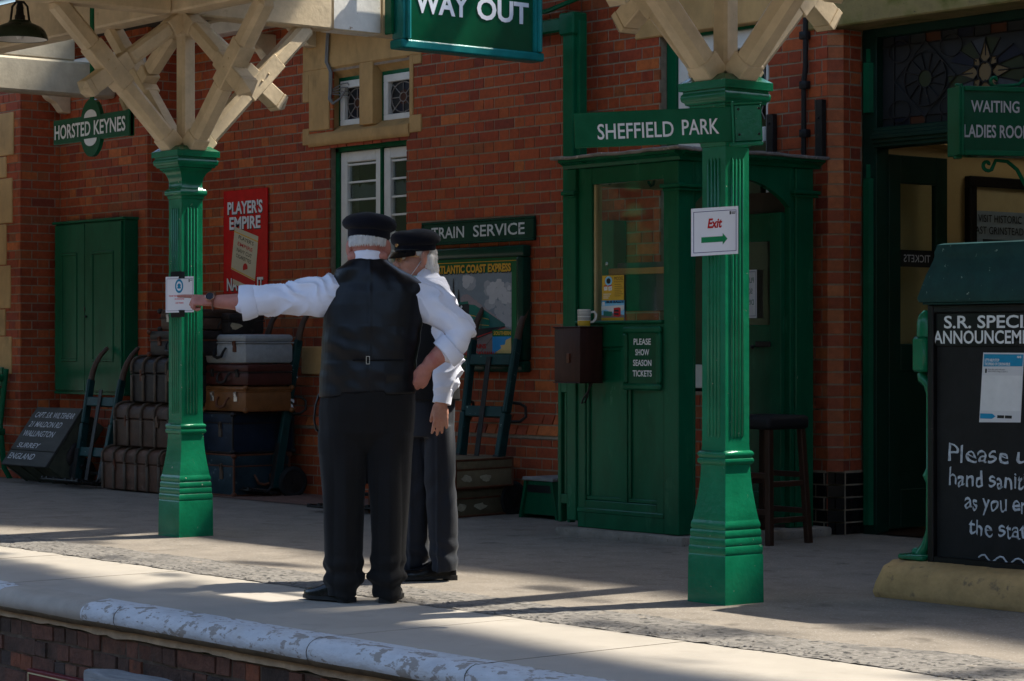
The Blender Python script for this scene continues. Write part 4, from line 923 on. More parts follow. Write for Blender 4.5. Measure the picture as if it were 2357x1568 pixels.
for i in range(12):
    f_ = i/11; cx, cz = .40+.40*f_, .60-.23*f_; r = .055*(1-f_*.7)
    PP(5, [(cx+r*1.3*math.cos(k*.7)*random.uniform(.8, 1.1), cz+r*math.sin(k*.7)*random.uniform(.8, 1.1)) for k in range(9)], .0030+.00003*i)
PP(14, [(.60, .50), (.84, .355), (.84, .335), (.60, .30)], .0036)
PP(6, [(.42, .555), (.50, .545), (.66, .455), (.66, .30), (.42, .255)], .0039); PP(7, [(.42, .30), (.84, .335), (.84, .325), (.42, .17)], .0040); PP(7, [(.30, .56), (.42, .575), (.435, .54), (.435, .17), (.31, .19)], .0042)
PP(6, [(.31, .575), (.42, .585), (.425, .56), (.30, .55)], .0044); PP(1, [(.43, .455), (.66, .405), (.66, .40), (.43, .447)], .0044); PP(1, [(.43, .365), (.66, .345), (.66, .34), (.43, .357)], .0044); PP(10, [(.43, .21), (.84, .325), (.84, .32), (.43, .195)], .0044); PP(10, [(.335, .48), (.39, .485), (.39, .41), (.335, .41)], .0044); PP(15, [(.345+.012*math.cos(k), .53+.016*math.sin(k)) for k in range(6)], .0046); PP(7, [(.565, .515), (.575, .51), (.575, .29), (.565, .285)], .0046)
for a in (.30, .55, .70): PP(9, [(a, .07), (a+.012, .07), (.80, .335), (.797, .335)], .0044)
PP(0, [(.70, .235), (.91, .235), (.91, .30), (.70, .30)], .0048); PP(11, [(.70, .07), (.91, .07), (.91, .235), (.70, .235)], .0048); PP(12, [(.72, .07), (.80, .12), (.79, .15), (.84, .155), (.85, .20), (.885, .215), (.91, .225), (.91, .07)], .0050)
m.mi = 1
for w_, x0, x1 in (('SOUTHERN', .715, .905),): m.text(w_, (O_[0]+(x0+x1)/2*pw_, py-.0052, O_[2]+.25*ph), X, Z, w=(x1-x0)*pw_, h=.028, bold=.03)
m.text('ATLANTIC COAST EXPRESS', (O_[0]+.475*pw_, py-.0040, O_[2]+.868*ph), X, Z, w=.86*pw_, h=.058, bold=.045)
m.mi = 7; m.text('ATLANTIC COAST EXPRESS', (O_[0]+.48*pw_, py-.0037, O_[2]+.859*ph), X, Z, w=.86*pw_, h=.058, bold=.05)
m.mi = 10; m.text('COACH TRAINS', (O_[0]+.42*pw_, py-.0050, O_[2]+.12*ph), X, Z, w=.42*pw_, h=.034, bold=.03); m.text('DEVON AND CORNWALL', (O_[0]+.45*pw_, py-.0050, O_[2]+.045*ph), X, Z, w=.62*pw_, h=.034, bold=.03)
m.build('print', mats_, t, 0)
# wall cupboard on the far wall
t = thing('wall_cupboard', 'tall plain green two door cupboard fixed to the far brick wall', 'cupboard', (-18.65, 10.52, 0.78))
m = MB(); m.box(-19.26, -18.03, 10.462, 10.597, 0.79, 2.31, .004); m.box(-19.285, -18.015, 10.435, 10.598, 2.31, 2.335, .005); m.box(-19.27, -18.02, 10.45, 10.598, 0.775, 0.80, .004); m.build('carcass', 'booth_green', t)
for x0, x1 in ((-19.245, -18.705), (-18.695, -18.06)):
    m = MB(); m.box(x0, x1, 10.444, 10.461, .81, 2.30, .003)
    xa, xb = x0+.13, x1-.13
    for q in ((xa, xb, 2.02, 2.045), (xa, xb, 1.07, 1.095), (xa, xa+.02, 1.095, 2.02), (xb-.02, xb, 1.095, 2.02)): m.box(q[0], q[1], 10.436, 10.4445, q[2], q[3], .004)
    dd = m.build('door', 'booth_green', t)
m = MB(); m.ell((-18.665, 10.436, 1.47), (.012, .012, .012), 10); m.box(-18.70, -18.69, 10.437, 10.444, 1.52, 1.56); m.build('knob', 'iron', t, 60)
# drainpipe with its bend
t = thing('drainpipe', 'square green drainpipe running down the brick corner above the booth', 'pipe')
m = MB(); m.box(-12.70, -12.585, 10.90, 11.01, 0.1, 3.52, .008); m.box(-12.585-.001, -12.545, 10.93, 11.0, 0.1, 3.5, .004); pipe = m.build('pipe', 'pipe_green', t)
m = MB(); m.box(-13.15, -12.70, 10.88, 10.99, 3.43, 3.53, .012); m.box(-12.72, -12.56, 10.88, 11.02, 3.40, 3.56, .012); m.tube([(-13.2, 10.92, 3.60), (-12.9, 10.93, 3.60), (-12.3, 10.94, 3.70), (-11.5, 10.95, 3.78)], .018, 8); m.build('elbow', 'pipe_green', t)
t['label'] = 'square green drainpipe running down the brick corner above the booth'; t.location = (0, 0, 0)
# conduit and bolts by the doors
m = MB(); m.tube([(-10.555, 11.12, 4.0), (-10.555, 11.12, 3.0), (-10.57, 11.12, 2.9), (-10.57, 11.12, 2.42)], .017, 10)
for z in (3.18, 2.86, 2.55): m.box(-10.595, -10.535, 11.10, 11.148, z, z+.05, .003)
single('conduit', m, 'cable_black', 'thin black conduit clipped down the mossy brickwork left of the doorway', 'pipe', smooth=50)
for k, (x, lab) in enumerate(((-10.86, 'rusty iron strap standing on the booth roof beside the window'), (-10.425, 'rusty iron strap standing on the booth roof beside the door pier'))):
    m = MB(); m.box(x-.03, x+.03, 11.10, 11.146, 2.40, 2.72+.06*k, .004); m.ell((x, 11.10, 2.66), (.009, .009, .009), 8); single('iron_strap', m, 'iron', lab, 'strap', 'rusty straps above the booth')
# electric cable by the high window
m = MB()
for dx in (0, .022): m.tube([(-15.685+dx, 10.975, 3.86), (-15.70+dx, 10.97, 3.66), (-15.72+dx, 10.975, 3.50), (-15.66+dx, 10.975, 3.42), (-15.67+dx, 10.98, 3.30), (-15.69+dx, 10.985, 3.20), (-15.65+dx, 10.99, 3.16), (-15.60, 11.03, 3.20), (-15.56, 11.06, 3.27)], .009, 8)
for k in range(4): m.tube([(-15.66, 11.0, 3.24+.012*k), (-15.60, 11.05, 3.23+.03*k), (-15.545, 11.068, 3.22+.035*k), (-15.53, 11.07, 3.20+.035*k)], .0045, 5)
single('cable', m, 'wire_grey', 'looped grey cable hanging over the stone window surround', 'cable', smooth=60)

# ---------------------------------------------------------------- notices taped to the posts
def notice(name, label, cx, cy, z0, wd, ht, roll=0.0, bend=.0):
    """sheet bowed over the front corner of a post"""
    t = thing(name, label, 'notice', (cx, cy, z0)); u = RI; n = -FW
    return t, u, n
t, U, N = notice('exit_notice', 'white laminated notice with red Exit and a green arrow on the nearer post', -8.0, 7.76, 1.63, .2, .2)
cn = Vector((PX2, PY2, 0))+N*.117+U*(-.060)
BOW0 = .060
def sheet(center, U, N, wd, z0, ht, skew=.012, bow=.018, mats='paper', nu=12):
    m = MB(); vs = []; fs = []
    for j in range(3):
        for i in range(nu+1):
            a = (i/nu-.5)*wd; k = -bow*(abs(a-BOW0)/(wd/2))**1.2
            vs.append(center+U*a+N*k+Z*(z0+ht*j/2+skew*(a/wd)))
    for j in range(2):
        for i in range(nu): q = j*(nu+1)+i; fs.append((q, q+1, q+nu+2, q+nu+1))
    m.mesh(vs, fs); return m
EW, EH = .217, .222; z0 = 1.628
def surf(a, z, lift, center, U, N, wd, skew, bow): return center+U*a+N*(-bow*(abs(a-BOW0)/(wd/2))**1.2+lift)+Z*(z+skew*(a/wd))
m = sheet(cn, U, N, EW, z0, EH); so = m.build('sheet', 'paper', t, 60)
S_ = lambda a, z, l=.0012: surf(a, z0+z, l, cn, U, N, EW, .012, .018)
m = MB(); m.mi = 0
def strip(a0, z0_, a1, z1_, n=8, l=.0012):
    for i in range(n):
        p, q = a0+(a1-a0)*i/n, a0+(a1-a0)*(i+1)/n; m.face([S_(p, z0_, l), S_(q, z0_, l), S_(q, z1_, l), S_(p, z1_, l)])
strip(-.098, .014, .100, .0165); strip(-.098, .2035, .100, .206); strip(-.098, .0165, -.0955, .2035, 1); strip(.0975, .0165, .100, .2035, 1)
m.mi = 2; strip(-.062, .060, .036, .086); m.face([S_(.036, .046), S_(.058, .073), S_(.036, .100)])
m.mi = 1; vs, fs = text_geo('Exit', .035, .22)
x0, x1 = min(v[0] for v in vs), max(v[0] for v in vs); m.mesh([S_(-.034+(v[0]-x0)/(x1-x0)*.068, .128+v[1]/.729*.044) for v in vs], fs)
m.mi = 3; strip(.068, .185, .075, .200, 1); strip(.077, .193, .096, .197, 1); strip(.077, .187, .094, .190, 1)
m.build('printing', ['p_navy', 'p_red', 'p_arrow', 'p_slatey'], t, 0)
# face covering notice
t, U, N = notice('face_covering_notice', 'small white notice with a blue mask sign taped to the farther post', PX1-.05, PY-.09, 1.42, .17, .22)
cn1 = Vector((PX1, PY1, 0))+N*.117+U*(-.024); z1_ = 1.418; EW1 = .178; BOW0 = .024
m = sheet(cn1, U, N, EW1, z1_, .226, .004, .014); m.build('sheet', 'paper', t, 60)
S_ = lambda a, z, l=.0012: surf(a, z1_+z, l, cn1, U, N, EW1, .004, .014)
m = MB(); m.mi = 0
strip(-.082, .010, .082, .012); strip(-.082, .212, .082, .214); strip(-.082, .012, -.0805, .212, 1); strip(.0805, .012, .082, .212, 1)
m.mi = 1
for a0, r0, r1 in ((0, .030, .044),):
    k_ = [(i*math.pi/16) for i in range(33)]
    for i in range(32): m.face([S_(-.002+r0*.6*math.cos(k_[i]), .166+r0*math.sin(k_[i])), S_(-.002+r1*.6*math.cos(k_[i]), .166+r1*math.sin(k_[i])), S_(-.002+r1*.6*math.cos(k_[i+1]), .166+r1*math.sin(k_[i+1])), S_(-.002+r0*.6*math.cos(k_[i+1]), .166+r0*math.sin(k_[i+1]))])
m.face([S_(-.002+.011*math.cos(i*.63), .170+.013*math.sin(i*.63)) for i in range(10)]); m.face([S_(-.012, .150), S_(.008, .150), S_(.010, .160), S_(-.014, .160)])
m.mi = 2
for s_, z, w_ in (('PLEASE WEAR A FACE COVERING', .100, .135), ('IN STATIONS', .080, .06), ('AND TRAINS', .055, .052)):
    vs, fs = text_geo(s_, .03, 0); x0, x1 = min(v[0] for v in vs), max(v[0] for v in vs); m.mesh([S_(-w_/2+(v[0]-x0)/(x1-x0)*w_, z+v[1]/.729*.0105) for v in vs], fs)
m.mi = 3; strip(.058, .190, .064, .208, 1); strip(.066, .200, .079, .204, 1)
m.build('printing', ['p_navy', 'p_nhs', 'p_pink', 'p_slatey'], t, 0)
for z, nm in ((1.632, 1), (1.388, 0)):
    m = MB()
    for i in range(6):
        for j in range(2):
            f = lambda i, j: surf(-.058+.092*i/6, z+.045*j+.003*noise.noise((i*1.7, j*3, z)), .0045 if (j == (0 if nm else 1)) else .002, cn1, U, N, EW1, .004, .03)
            if j == 0: m.face([f(i, 0), f(i+1, 0), f(i+1, 1), f(i, 1)])
    m.build('tape', 'black_tape', t, 40)

# ---------------------------------------------------------------- announcement board at the right
t = thing('announcement_board', 'black chalk notice board with a green hood reading S.R. SPECIAL ANNOUNCEMENTS', 'notice board', (-7.09, 8.75, .19))
BX0, BX1, BY = -7.462, -6.70, 8.72
m = MB(); m.box(BX0+.035, BX1-.035, BY+.006, BY+.05, .20, 1.36, .003); m.build('blackboard', 'blackboard', t)
m = MB()
m.box(BX0, BX0+.035, BY-.022, BY+.06, .163, 1.40, .005); m.box(BX1-.035, BX1, BY-.022, BY+.06, .163, 1.40, .005); m.box(BX0+.0355, BX1-.0355, BY-.02, BY+.06, .163, .205, .005); m.box(BX0+.0355, BX1-.0355, BY-.02, BY+.06, 1.362, 1.40, .005); m.box(BX0+.0355, BX1-.0355, BY-.004, BY+.052, 1.203, 1.3615, .003)
m.build('frame', 'black_paint', t)
letters(t, 'letter_white', (('S.R. SPECIAL', (-7.372, BY-.005, 1.290), X, Z), dict(w=.605, h=.060, bold=.018, align='l')), (('ANNOUNCEMENTS', (-7.438, BY-.005, 1.2175), X, Z), dict(w=.715, h=.062, bold=.018, align='l')))
for s_, x, z, w_ in (('Please use', -7.355, .660, .60), ('hand sanitiser', -7.350, .545, .60), ('as you enter', -7.255, .438, .50), ('the station', -7.230, .318, .47)):
    wid = lambda q_: max(v[0] for v in text_geo(q_, .004, .04)[0]) if q_ else 0
    ws = s_.split(); full = wid(s_)
    for i_, wd_ in enumerate(ws):
        pre = wid(' '.join(ws[:i_])+' a')-wid('a') if i_ else 0
        m = MB(); m.text(wd_, (x+w_*pre/full, BY+.004, z), X, Z, w=w_*wid(wd_)/full, h=.082, bold=.004, align='l', jitter=.085, lift=.0005, shear=.04); m.build('chalk_writing', 'chalk', t, 0)
m = MB(); m.tube([(-7.17+.018*i, BY+.004, .215+.02*math.sin(i*1.1)*(.4+.6*abs(math.sin(i*.5)))) for i in range(22)], .0045, 5); m.build('chalk_line', 'chalk', t, 0)
m = MB(); m.box(BX0+.002, BX1-.002, BY-.06, BY+.10, 1.401, 1.412, .003)
sec = [(BX0-.005, BX1+.005, -.075, .115, 1.412), (BX0-.012, BX1+.012, -.08, .12, 1.43), (BX0+.02, BX1-.02, -.055, .10, 1.54), (BX0+.048, BX1-.048, -.035, .085, 1.61), (BX0+.055, BX1-.055, -.03, .08, 1.635), (BX0+.052, BX1-.052, -.032, .082, 1.645), (BX0+.062, BX1-.062, -.02, .07, 1.685), (BX0+.085, BX1-.085, 0, .05, 1.692)]
vs = []; fs = []
for x0, x1, y0, y1, z in sec: vs += [(x0, BY+y0, z), (x1, BY+y0, z), (x1, BY+y1, z), (x0, BY+y1, z)]
for i in range(len(sec)-1):
    for k in range(4): fs.append((i*4+k, i*4+(k+1) % 4, (i+1)*4+(k+1) % 4, (i+1)*4+k))
fs.append((len(vs)-4, len(vs)-3, len(vs)-2, len(vs)-1)); m.mesh(vs, fs); m.build('hood', 'teal_green', t, 30).data.materials[0] = M['trolley_green']
for sx, x in ((-1, BX0), (1, BX1)):
    m = MB()
    m.box(x+sx*.001 if sx > 0 else x-.085, x+.085 if sx > 0 else x-.001, BY-.04, BY+.09, 1.08, 1.25, .012); m.loft([(x+sx*.03, BY+.02, 1.25, .045, .06), (x+sx*.03, BY+.02, 1.32, .044, .058), (x+sx*.028, BY+.02, 1.355, .036, .05), (x+sx*.022, BY+.02, 1.375, .02, .03)], 14, 2.5)
    m.tube([(x+sx*.075, BY+.02, 1.075), (x+sx*.062, BY+.02, 1.05), (x+sx*.030, BY+.02, 1.02), (x+sx*.026, BY+.02, .98)], [.02, .028, .022, .013], 8)
    m.tube([(x+sx*.026, BY+.02, 1.0), (x+sx*.026, BY+.02, .62), (x+sx*.028, BY+.02, .585), (x+sx*.026, BY+.02, .55), (x+sx*.026, BY+.02, .32), (x+sx*.045, BY+.02, .25), (x+sx*.075, BY+.02, .205)], [.012, .012, .028, .013, .014, .022, .03], 10)
    m.box(min(x+sx*.01, x+sx*.165), max(x+sx*.01, x+sx*.165), BY-.05, BY+.09, .178, .205, .008); m.ell((x+sx*.10, BY+.02, .215), (.028, .028, .022), 10)
    m.build('cast_support', 'post_green', t, 45)
nb_ = thing('health_notice', 'white and blue paper notice pinned to the black announcement board', 'notice', (-7.06, BY-.01, .85))
U = Vector((1, 0, -.004)).normalized(); V = Vector((.075, 0, 1)).normalized(); O_ = Vector((-7.167, BY+.003, .848))
m = MB(); m.mi = 0; m.poly([(0, 0), (.242, .006), (.238, .327), (0, .327)], O_, U, V); m.build('sheet', 'paper_dim', nb_, 0)
m = MB(); m.mi = 0; m.poly([(.006, .262), (.234, .265), (.234, .320), (.006, .320)], O_, U, V, .0008); m.poly([(.004, .018), (.075, .018), (.095, .030), (.075, .042), (.004, .042)], O_, U, V, .0008)
m.mi = 1; m.poly([(.105, .022), (.145, .022), (.145, .036), (.105, .036)], O_, U, V, .0008); m.poly([(.150, .022), (.19, .022), (.19, .036), (.150, .036)], O_, U, V, .0008)
m.mi = 2; m.text("LET'S HELP STOP", O_+U*.012+V*.286, U, V, w=.085, h=.013, bold=.03, align='l', lift=.0012); m.text('THE SPREAD OF CORONAVIRUS', O_+U*.012+V*.268, U, V, w=.15, h=.013, bold=.03, align='l', lift=.0012); m.text('NHS', O_+U*.20+V*.303, U, V, w=.024, h=.010, bold=.05, align='l', lift=.0012)
m.mi = 1; m.text('Scan this code with your', O_+U*.035+V*.246, U, V, w=.10, h=.007, align='l', lift=.0008); m.text('NHS COVID-19 App to check-in', O_+U*.035+V*.236, U, V, w=.115, h=.007, align='l', lift=.0008); m.poly([(.018, .232), (.028, .232), (.028, .252), (.018, .252)], O_, U, V, .0008)
m.mi = 3; m.poly([(.004, .055), (.236, .058), (.236, .222), (.004, .220)], O_, U, V, .0006)
m.build('printing', ['p_nhs', 'p_slatey', 'p_white', 'p_white'], nb_, 0)
# its stone base
m = MB(); m.prism([(8.56, -.002), (8.545, .03), (8.56, .115), (8.59, .15), (8.66, .176), (8.86, .176), (8.93, .15), (8.95, 0)], -7.665, -6.45, 'x')
bmesh.ops.triangulate(m.bm, faces=[f for f in m.bm.faces if len(f.verts) > 4])
bmesh.ops.subdivide_edges(m.bm, edges=[e for e in m.bm.edges if e.calc_length() > .5], cuts=26)
bmesh.ops.subdivide_edges(m.bm, edges=list(m.bm.edges), cuts=1)
for v in m.bm.verts:
    k = noise.noise(v.co*7)*.011+noise.noise(v.co*19)*.006
    if v.co.z > .005: v.co += Vector((k, k, k*.5))
    if v.co.x < -7.6 and v.co.z > .08: v.co.x += .02+.02*noise.noise(v.co*11)
single('stone_plinth', m, 'base_stone', 'rough worn sandstone block under the announcement board', 'plinth', smooth=60)

# ---------------------------------------------------------------- ticket booth
t = thing('ticket_booth', 'glazed green timber ticket booth with a lead roof standing on a concrete slab', 'booth', (-10.9, 10.4, 0.06))
BX, BXR, BYF, BYB = -11.42, -10.40, 9.85, 11.02
m = MB(); m.box(-11.47, -10.30, 9.785, 11.10, -.01, .058, .014, seg=2)
bmesh.ops.subdivide_edges(m.bm, edges=[e for e in m.bm.edges if e.calc_length() > .4], cuts=20)
for v in m.bm.verts:
    if v.co.z > .0: v.co += Vector((0, .012*noise.noise(v.co*9), .006*noise.noise(v.co*12)))
single('booth_slab', m, 'concrete', 'rough concrete slab under the green ticket booth', 'slab')
m = MB()       # front: lower boarding with sunk panels
m.box(BX+.085, BXR-.001, BYF+.030, BYF+.05, .06, 1.345, 0)
m.box(BX+.0, BX+.085, BYF-.012, BYF+.09, .10, 2.33, .005)             # left pilaster
m.box(BXR-.13, BXR, BYF, BYF+.13, .06, 2.33, .006)                    # right corner post
m.box(BX+.086, BX+.16, BYF+.004, BYF+.03, .06, 1.345, .004); m.box(BXR-.20, BXR-.131, BYF+.004, BYF+.03, .17, 1.345, .004)
m.box(BX+.1605, BXR-.131, BYF+.004, BYF+.03, .06, .165, .004); m.box(BX+.1605, BXR-.2005, BYF+.005, BYF+.03, 1.20, 1.345, .004); m.box(BX+.1605, BXR-.2005, BYF+.0045, BYF+.03, .166, .235, .004)
m.box(-10.93, -10.87, BYF+.006, BYF+.03, .236, 1.199, .003)
m.box(BX+.086, BXR-.131, BYF-.004, BYF+.01, .155, .185, .005); m.box(BX+.086, BXR-.131, BYF-.020, BYF+.06, 1.345, 1.365, .006)
for x0, x1 in ((BX+.161, -10.931), (-10.869, BXR-.201)):
    for q in ((x0, x1, .236, .262), (x0, x0+.024, .2625, 1.175), (x1-.024, x1, .2625, 1.175), (x0, x1, 1.1755, 1.199)): m.box(q[0], q[1], BYF+.014, BYF+.031, q[2], q[3], .005)
m.build('front_panel', 'booth_green', t)
m = MB()
m.box(BX+.0855, BX+.215, BYF+.012, BYF+.07, 1.366, 2.33, .005); m.box(BXR-.132-.012, BXR-.1305, BYF+.012, BYF+.07, 1.366, 2.225, .003); m.box(BX+.2155, BXR-.1305, BYF+.013, BYF+.07, 2.225, 2.33, .005)
wf = m.build('window_frame', 'booth_green', t)
m = MB(); m.box(BX+.215, BX+.233, BYF+.03, BYF+.085, 1.366, 2.224, .002); m.build('reveal', 'p_cream', wf)
m = MB(); m.box(BX+.21, BXR-.14, BYF+.045, BYF+.049, 1.362, 2.23); m.build('pane', 'glass', wf)
for x0, x1, y0, y1 in ((BX-.035, BX+.095, BYF-.035, BYF+.10), (BXR-.14, BXR+.04, BYF-.03, BYF+.20), (BXR-.02, BXR+.04, 10.82, 11.06)):      # capitals of the pilasters
    m = MB(); m.box(x0, x1, y0, y1, 2.165, 2.19, .005); m.box(x0+.015, x1-.012, y0+.012, y1-.01, 2.145, 2.1645, .005); m.build('moulding', 'booth_green', t)
m = MB(); m.box(-11.03, -10.46, 11.0, 11.015, .10, 2.2); m.build('dark_backing', 'dark_wood', t)  # added dark sheet, darkens what shows through the door glass
m = MB()        # cornice all round
pr = [(0, 2.33), (-.012, 2.332), (-.02, 2.352), (-.045, 2.366), (-.06, 2.372), (-.06, 2.388), (0, 2.388)]
m.prism([(BYF+a, z) for a, z in pr]+[], BX-.03, BXR+.03, 'x'); m.prism([(BXR-a, z) for a, z in pr], BYF-.0, 11.08, 'y')
m.box(BX, BXR-.001, BYF+.001, 11.08, 2.3305, 2.3875); m.build('cornice', 'booth_green', t)
m = MB(); m.box(BX-.095, BXR+.08, BYF-.075, 11.10, 2.3885, 2.408, .006, seg=2)
bmesh.ops.subdivide_edges(m.bm, edges=[e for e in m.bm.edges if e.calc_length() > .5], cuts=30)
for v in m.bm.verts:
    if v.co.z < 2.40 or v.co.y < BYF-.05 or v.co.x > BXR+.05: v.co += Vector((0.004*noise.noise(v.co*13), .005*noise.noise(v.co*11), .009*noise.noise(v.co*9)))
m.build('lead_roof', 'lead', t)
m = MB()        # right side: corner jamb, arched head, far pilaster
m.box(BXR-.06, BXR-.003, 9.9805, 10.0, .06, 2.33, .003); m.box(BXR-.05, BXR+.012, 10.86, 11.02, .06, 2.33, .006); m.box(BXR-.05, BXR-.003, 10.82, 10.8595, .06, 2.33, .003)
n = 14
for i in range(n):
    y0, y1 = 10.0+.82*i/n, 10.0+.82*(i+1)/n; f = lambda y: 2.08+.16*max(0.0, math.sin(math.pi*(y-10.0)/.82))**.8
    m.prism([(y0, f(y0)), (y1, f(y1)), (y1, 2.33), (y0, 2.33)], BXR-.045, BXR-.004)
m.build('side_frame', 'booth_green', t)
m = MB(); DYY = 10.80  # door leaf standing open inside, hinged on the far jamb
for x0, x1, z0, z1 in ((-11.02, -10.92, .08, 2.05), (-10.545, -10.445, .08, 2.05), (-10.9195, -10.5455, 1.87, 2.05), (-10.9195, -10.5455, 1.20, 1.34), (-10.9195, -10.5455, .08, .28)): m.box(x0, x1, DYY-.02, DYY+.02, z0, z1, .004)
m.box(-10.925, -10.54, DYY-.006, DYY+.012, .27, 1.21); dl = m.build('door_leaf', 'booth_green', t)
m = MB(); m.box(-10.925, -10.54, DYY-.003, DYY+.001, 1.33, 1.88); m.build('pane', 'glass', dl)
m = MB(); m.box(-10.66, -10.53, DYY-.034, DYY-.02, 1.20, 1.235, .004); m.ell((-10.685, DYY-.03, 1.20), (.014, .014, .014), 8); m.build('lock', 'iron', dl)
m = MB(); m.box(BX+.03, BX+.055, 9.95, 10.98, 2.23, 2.33, .003); hr = m.build('hook_rail', 'p_cream', t)
for y in (10.12, 10.48): m = MB(); m.tube([(BX+.058, y, 2.31), (BX+.075, y, 2.27), (BX+.095, y, 2.245), (BX+.12, y, 2.255), (BX+.128, y, 2.285)], .008, 6); m.build('coat_hook', 'iron', hr)
m = MB()        # narrow slotted side barrier left of the front
m.box(-11.545, -11.513, BYF+.02, BYF+.07, .08, .972, .004); m.box(-11.455, -11.425, BYF+.02, BYF+.07, .08, .972, .004); m.box(-11.5125, -11.4555, BYF+.021, BYF+.069, .91, .972, .003); m.box(-11.5125, -11.4555, BYF+.021, BYF+.069, .20, .26, .003); m.box(-11.495, -11.475, BYF+.035, BYF+.055, .2605, .9095, .002)
m.build('side_barrier', 'booth_green', t)
# season ticket sign
t = thing('season_ticket_sign', 'small framed green sign PLEASE SHOW SEASON TICKETS on the booth front', 'sign', (-10.705, BYF-.02, .93))
m = MB()
for q in ((-10.875, -10.535, 1.285, 1.325), (-10.875, -10.535, .935, .975), (-10.875, -10.835, .9755, 1.2845), (-10.575, -10.535, .9755, 1.2845)): m.box(q[0], q[1], BYF-.032, BYF+.003, q[2], q[3], .010)
m.build('frame', 'booth_green', t)
m = MB(); m.box(-10.835, -10.575, BYF-.014, BYF+.003, .975, 1.285); m.build('panel', 'sign_green', t)
for s_, z, w_ in (('PLEASE', 1.215, .155), ('SHOW', 1.150, .125), ('SEASON', 1.085, .165), ('TICKETS', 1.020, .172)): letters(t, 'letter_white', ((s_, (-10.705, BYF-.0155, z), X, Z), dict(w=w_, h=.038, bold=.018)))
# brown box on the booth front, mug on it, leaflets in the window, slate, lath
t = thing('wooden_box', 'dark brown wooden box fixed to the booth front below the mug', 'box', (-11.19, 9.75, .975))
m = MB(); m.box(-11.318, -11.072, 9.648, 9.838, .98, 1.32, .006, seg=2); m.box(-11.325, -11.066, 9.641, 9.838, 1.3205, 1.328, .003); m.box(-11.323, -11.067, 9.643, 9.838, .974, .9795, .002); m.build('body', 'box_wood', t)
m = MB(); m.box(-11.19, -11.165, 9.636, 9.648, 1.10, 1.16, .003); m.build('hasp', 'leather_brown', t)
m = MB(); m.tube([(-11.15, 9.80, .975), (-11.17, 9.80, .90), (-11.20, 9.80, .85), (-11.22, 9.79, .845), (-11.20, 9.79, .88), (-11.16, 9.80, .93), (-11.13, 9.80, .975)], .006, 6); m.build('cord', 'cable_black', t, 60)
t = thing('mug', 'white mug with a yellow base and printed lines on top of the brown box', 'mug', (-11.145, 9.75, 1.3285))
m = MB(); mc = (-11.150, 9.75, 1.3285); m.lathe([(.036, .001), (.038, .004), (.041, .036), (.041, .037), (.042, .106), (.039, .107), (.038, .10), (.036, .04), (.001, .035)], mc, 28, caps=False)
m.tube([Vector(mc)+RI*.040+Z*.088, Vector(mc)+RI*.062+Z*.092, Vector(mc)+RI*.076+Z*.075, Vector(mc)+RI*.074+Z*.05, Vector(mc)+RI*.058+Z*.030, Vector(mc)+RI*.039+Z*.026], [.007, .008, .0085, .0085, .008, .007], 8); m.build('body', 'ceramic', t, 50)
m = MB(); m.lathe([(.0385, .003), (.0418, .037)], mc, 28, caps=False); m.build('glaze_band', 'mug_yellow', t, 60)
m = MB()
for z in (.042, .048, .054, .066, .072, .078, .088, .095): m.lathe([(.0423, z), (.0425, z+.0025)], mc, 28, caps=False)
m.build('printing', 'p_black', t, 60)
def leaflet(name, label, x0, x1, z0, z1, y):
    return thing(name, label, 'leaflet', ((x0+x1)/2, y, z0))
LY = BYF+.038
t = leaflet('leaflet', 'yellow model railways leaflet in the booth window above the bus rally leaflet', -11.135, -10.935, 1.49, 1.645, LY)
m = MB(); m.box(-11.135, -10.932, LY, LY+.002, 1.492, 1.648); m.build('sheet', 'p_yellow', t)
m = MB(); o_ = Vector((-11.135, LY-.0012, 1.492))
m.mi = 0; m.poly([(.062+.034*math.cos(k*.4), .122+.030*math.sin(k*.4)) for k in range(16)], o_, X, Z); m.mi = 1; m.poly([(.062+.020*math.cos(k*.4), .122+.018*math.sin(k*.4)) for k in range(16)], o_, X, Z, .0003)
m.mi = 2; m.poly([(.02, .062), (.052, .064), (.050, .094), (.018, .092)], o_, X, Z); m.poly([(.062, .06), (.094, .064), (.092, .096), (.060, .092)], o_, X, Z)
m.mi = 3; m.poly([(.018, .086), (.050, .088), (.050, .096), (.017, .094)], o_, X, Z, .0003); m.poly([(.060, .086), (.092, .090), (.092, .098), (.059, .094)], o_, X, Z, .0003)
m.mi = 1; m.text('MODEL', o_+X*.116+Z*.126, X, Z, w=.084, h=.022, bold=.0, align='l'); m.text('RAILWAYS', o_+X*.116+Z*.112, X, Z, w=.08, h=.008, align='l')
m.text('7', o_+X*.035+Z*.068, X, Z, w=.010, h=.014); m.text('8', o_+X*.077+Z*.068, X, Z, w=.010, h=.014)
for k in range(7): m.poly([(.118, .098-.012*k), (.175+.012*(k % 3), .098-.012*k), (.175+.012*(k % 3), .1005-.012*k), (.118, .1005-.012*k)], o_, X, Z)
m.mi = 2
for k in range(3): m.poly([(.012, .038-.012*k), (.085-.012*k, .038-.012*k), (.085-.012*k, .0415-.012*k), (.012, .0415-.012*k)], o_, X, Z)
m.build('printing', ['p_lightblue', 'p_black', 'p_white', 'p_red'], t, 0)
t = leaflet('leaflet', 'blue bus rally leaflet with a red double decker in the booth window', -11.14, -10.93, 1.345, 1.49, LY)
m = MB(); m.box(-11.140, -10.928, LY, LY+.002, 1.366, 1.4915); m.build('sheet', 'p_lightblue', t)
m = MB(); o_ = Vector((-11.14, LY-.0012, 1.366))
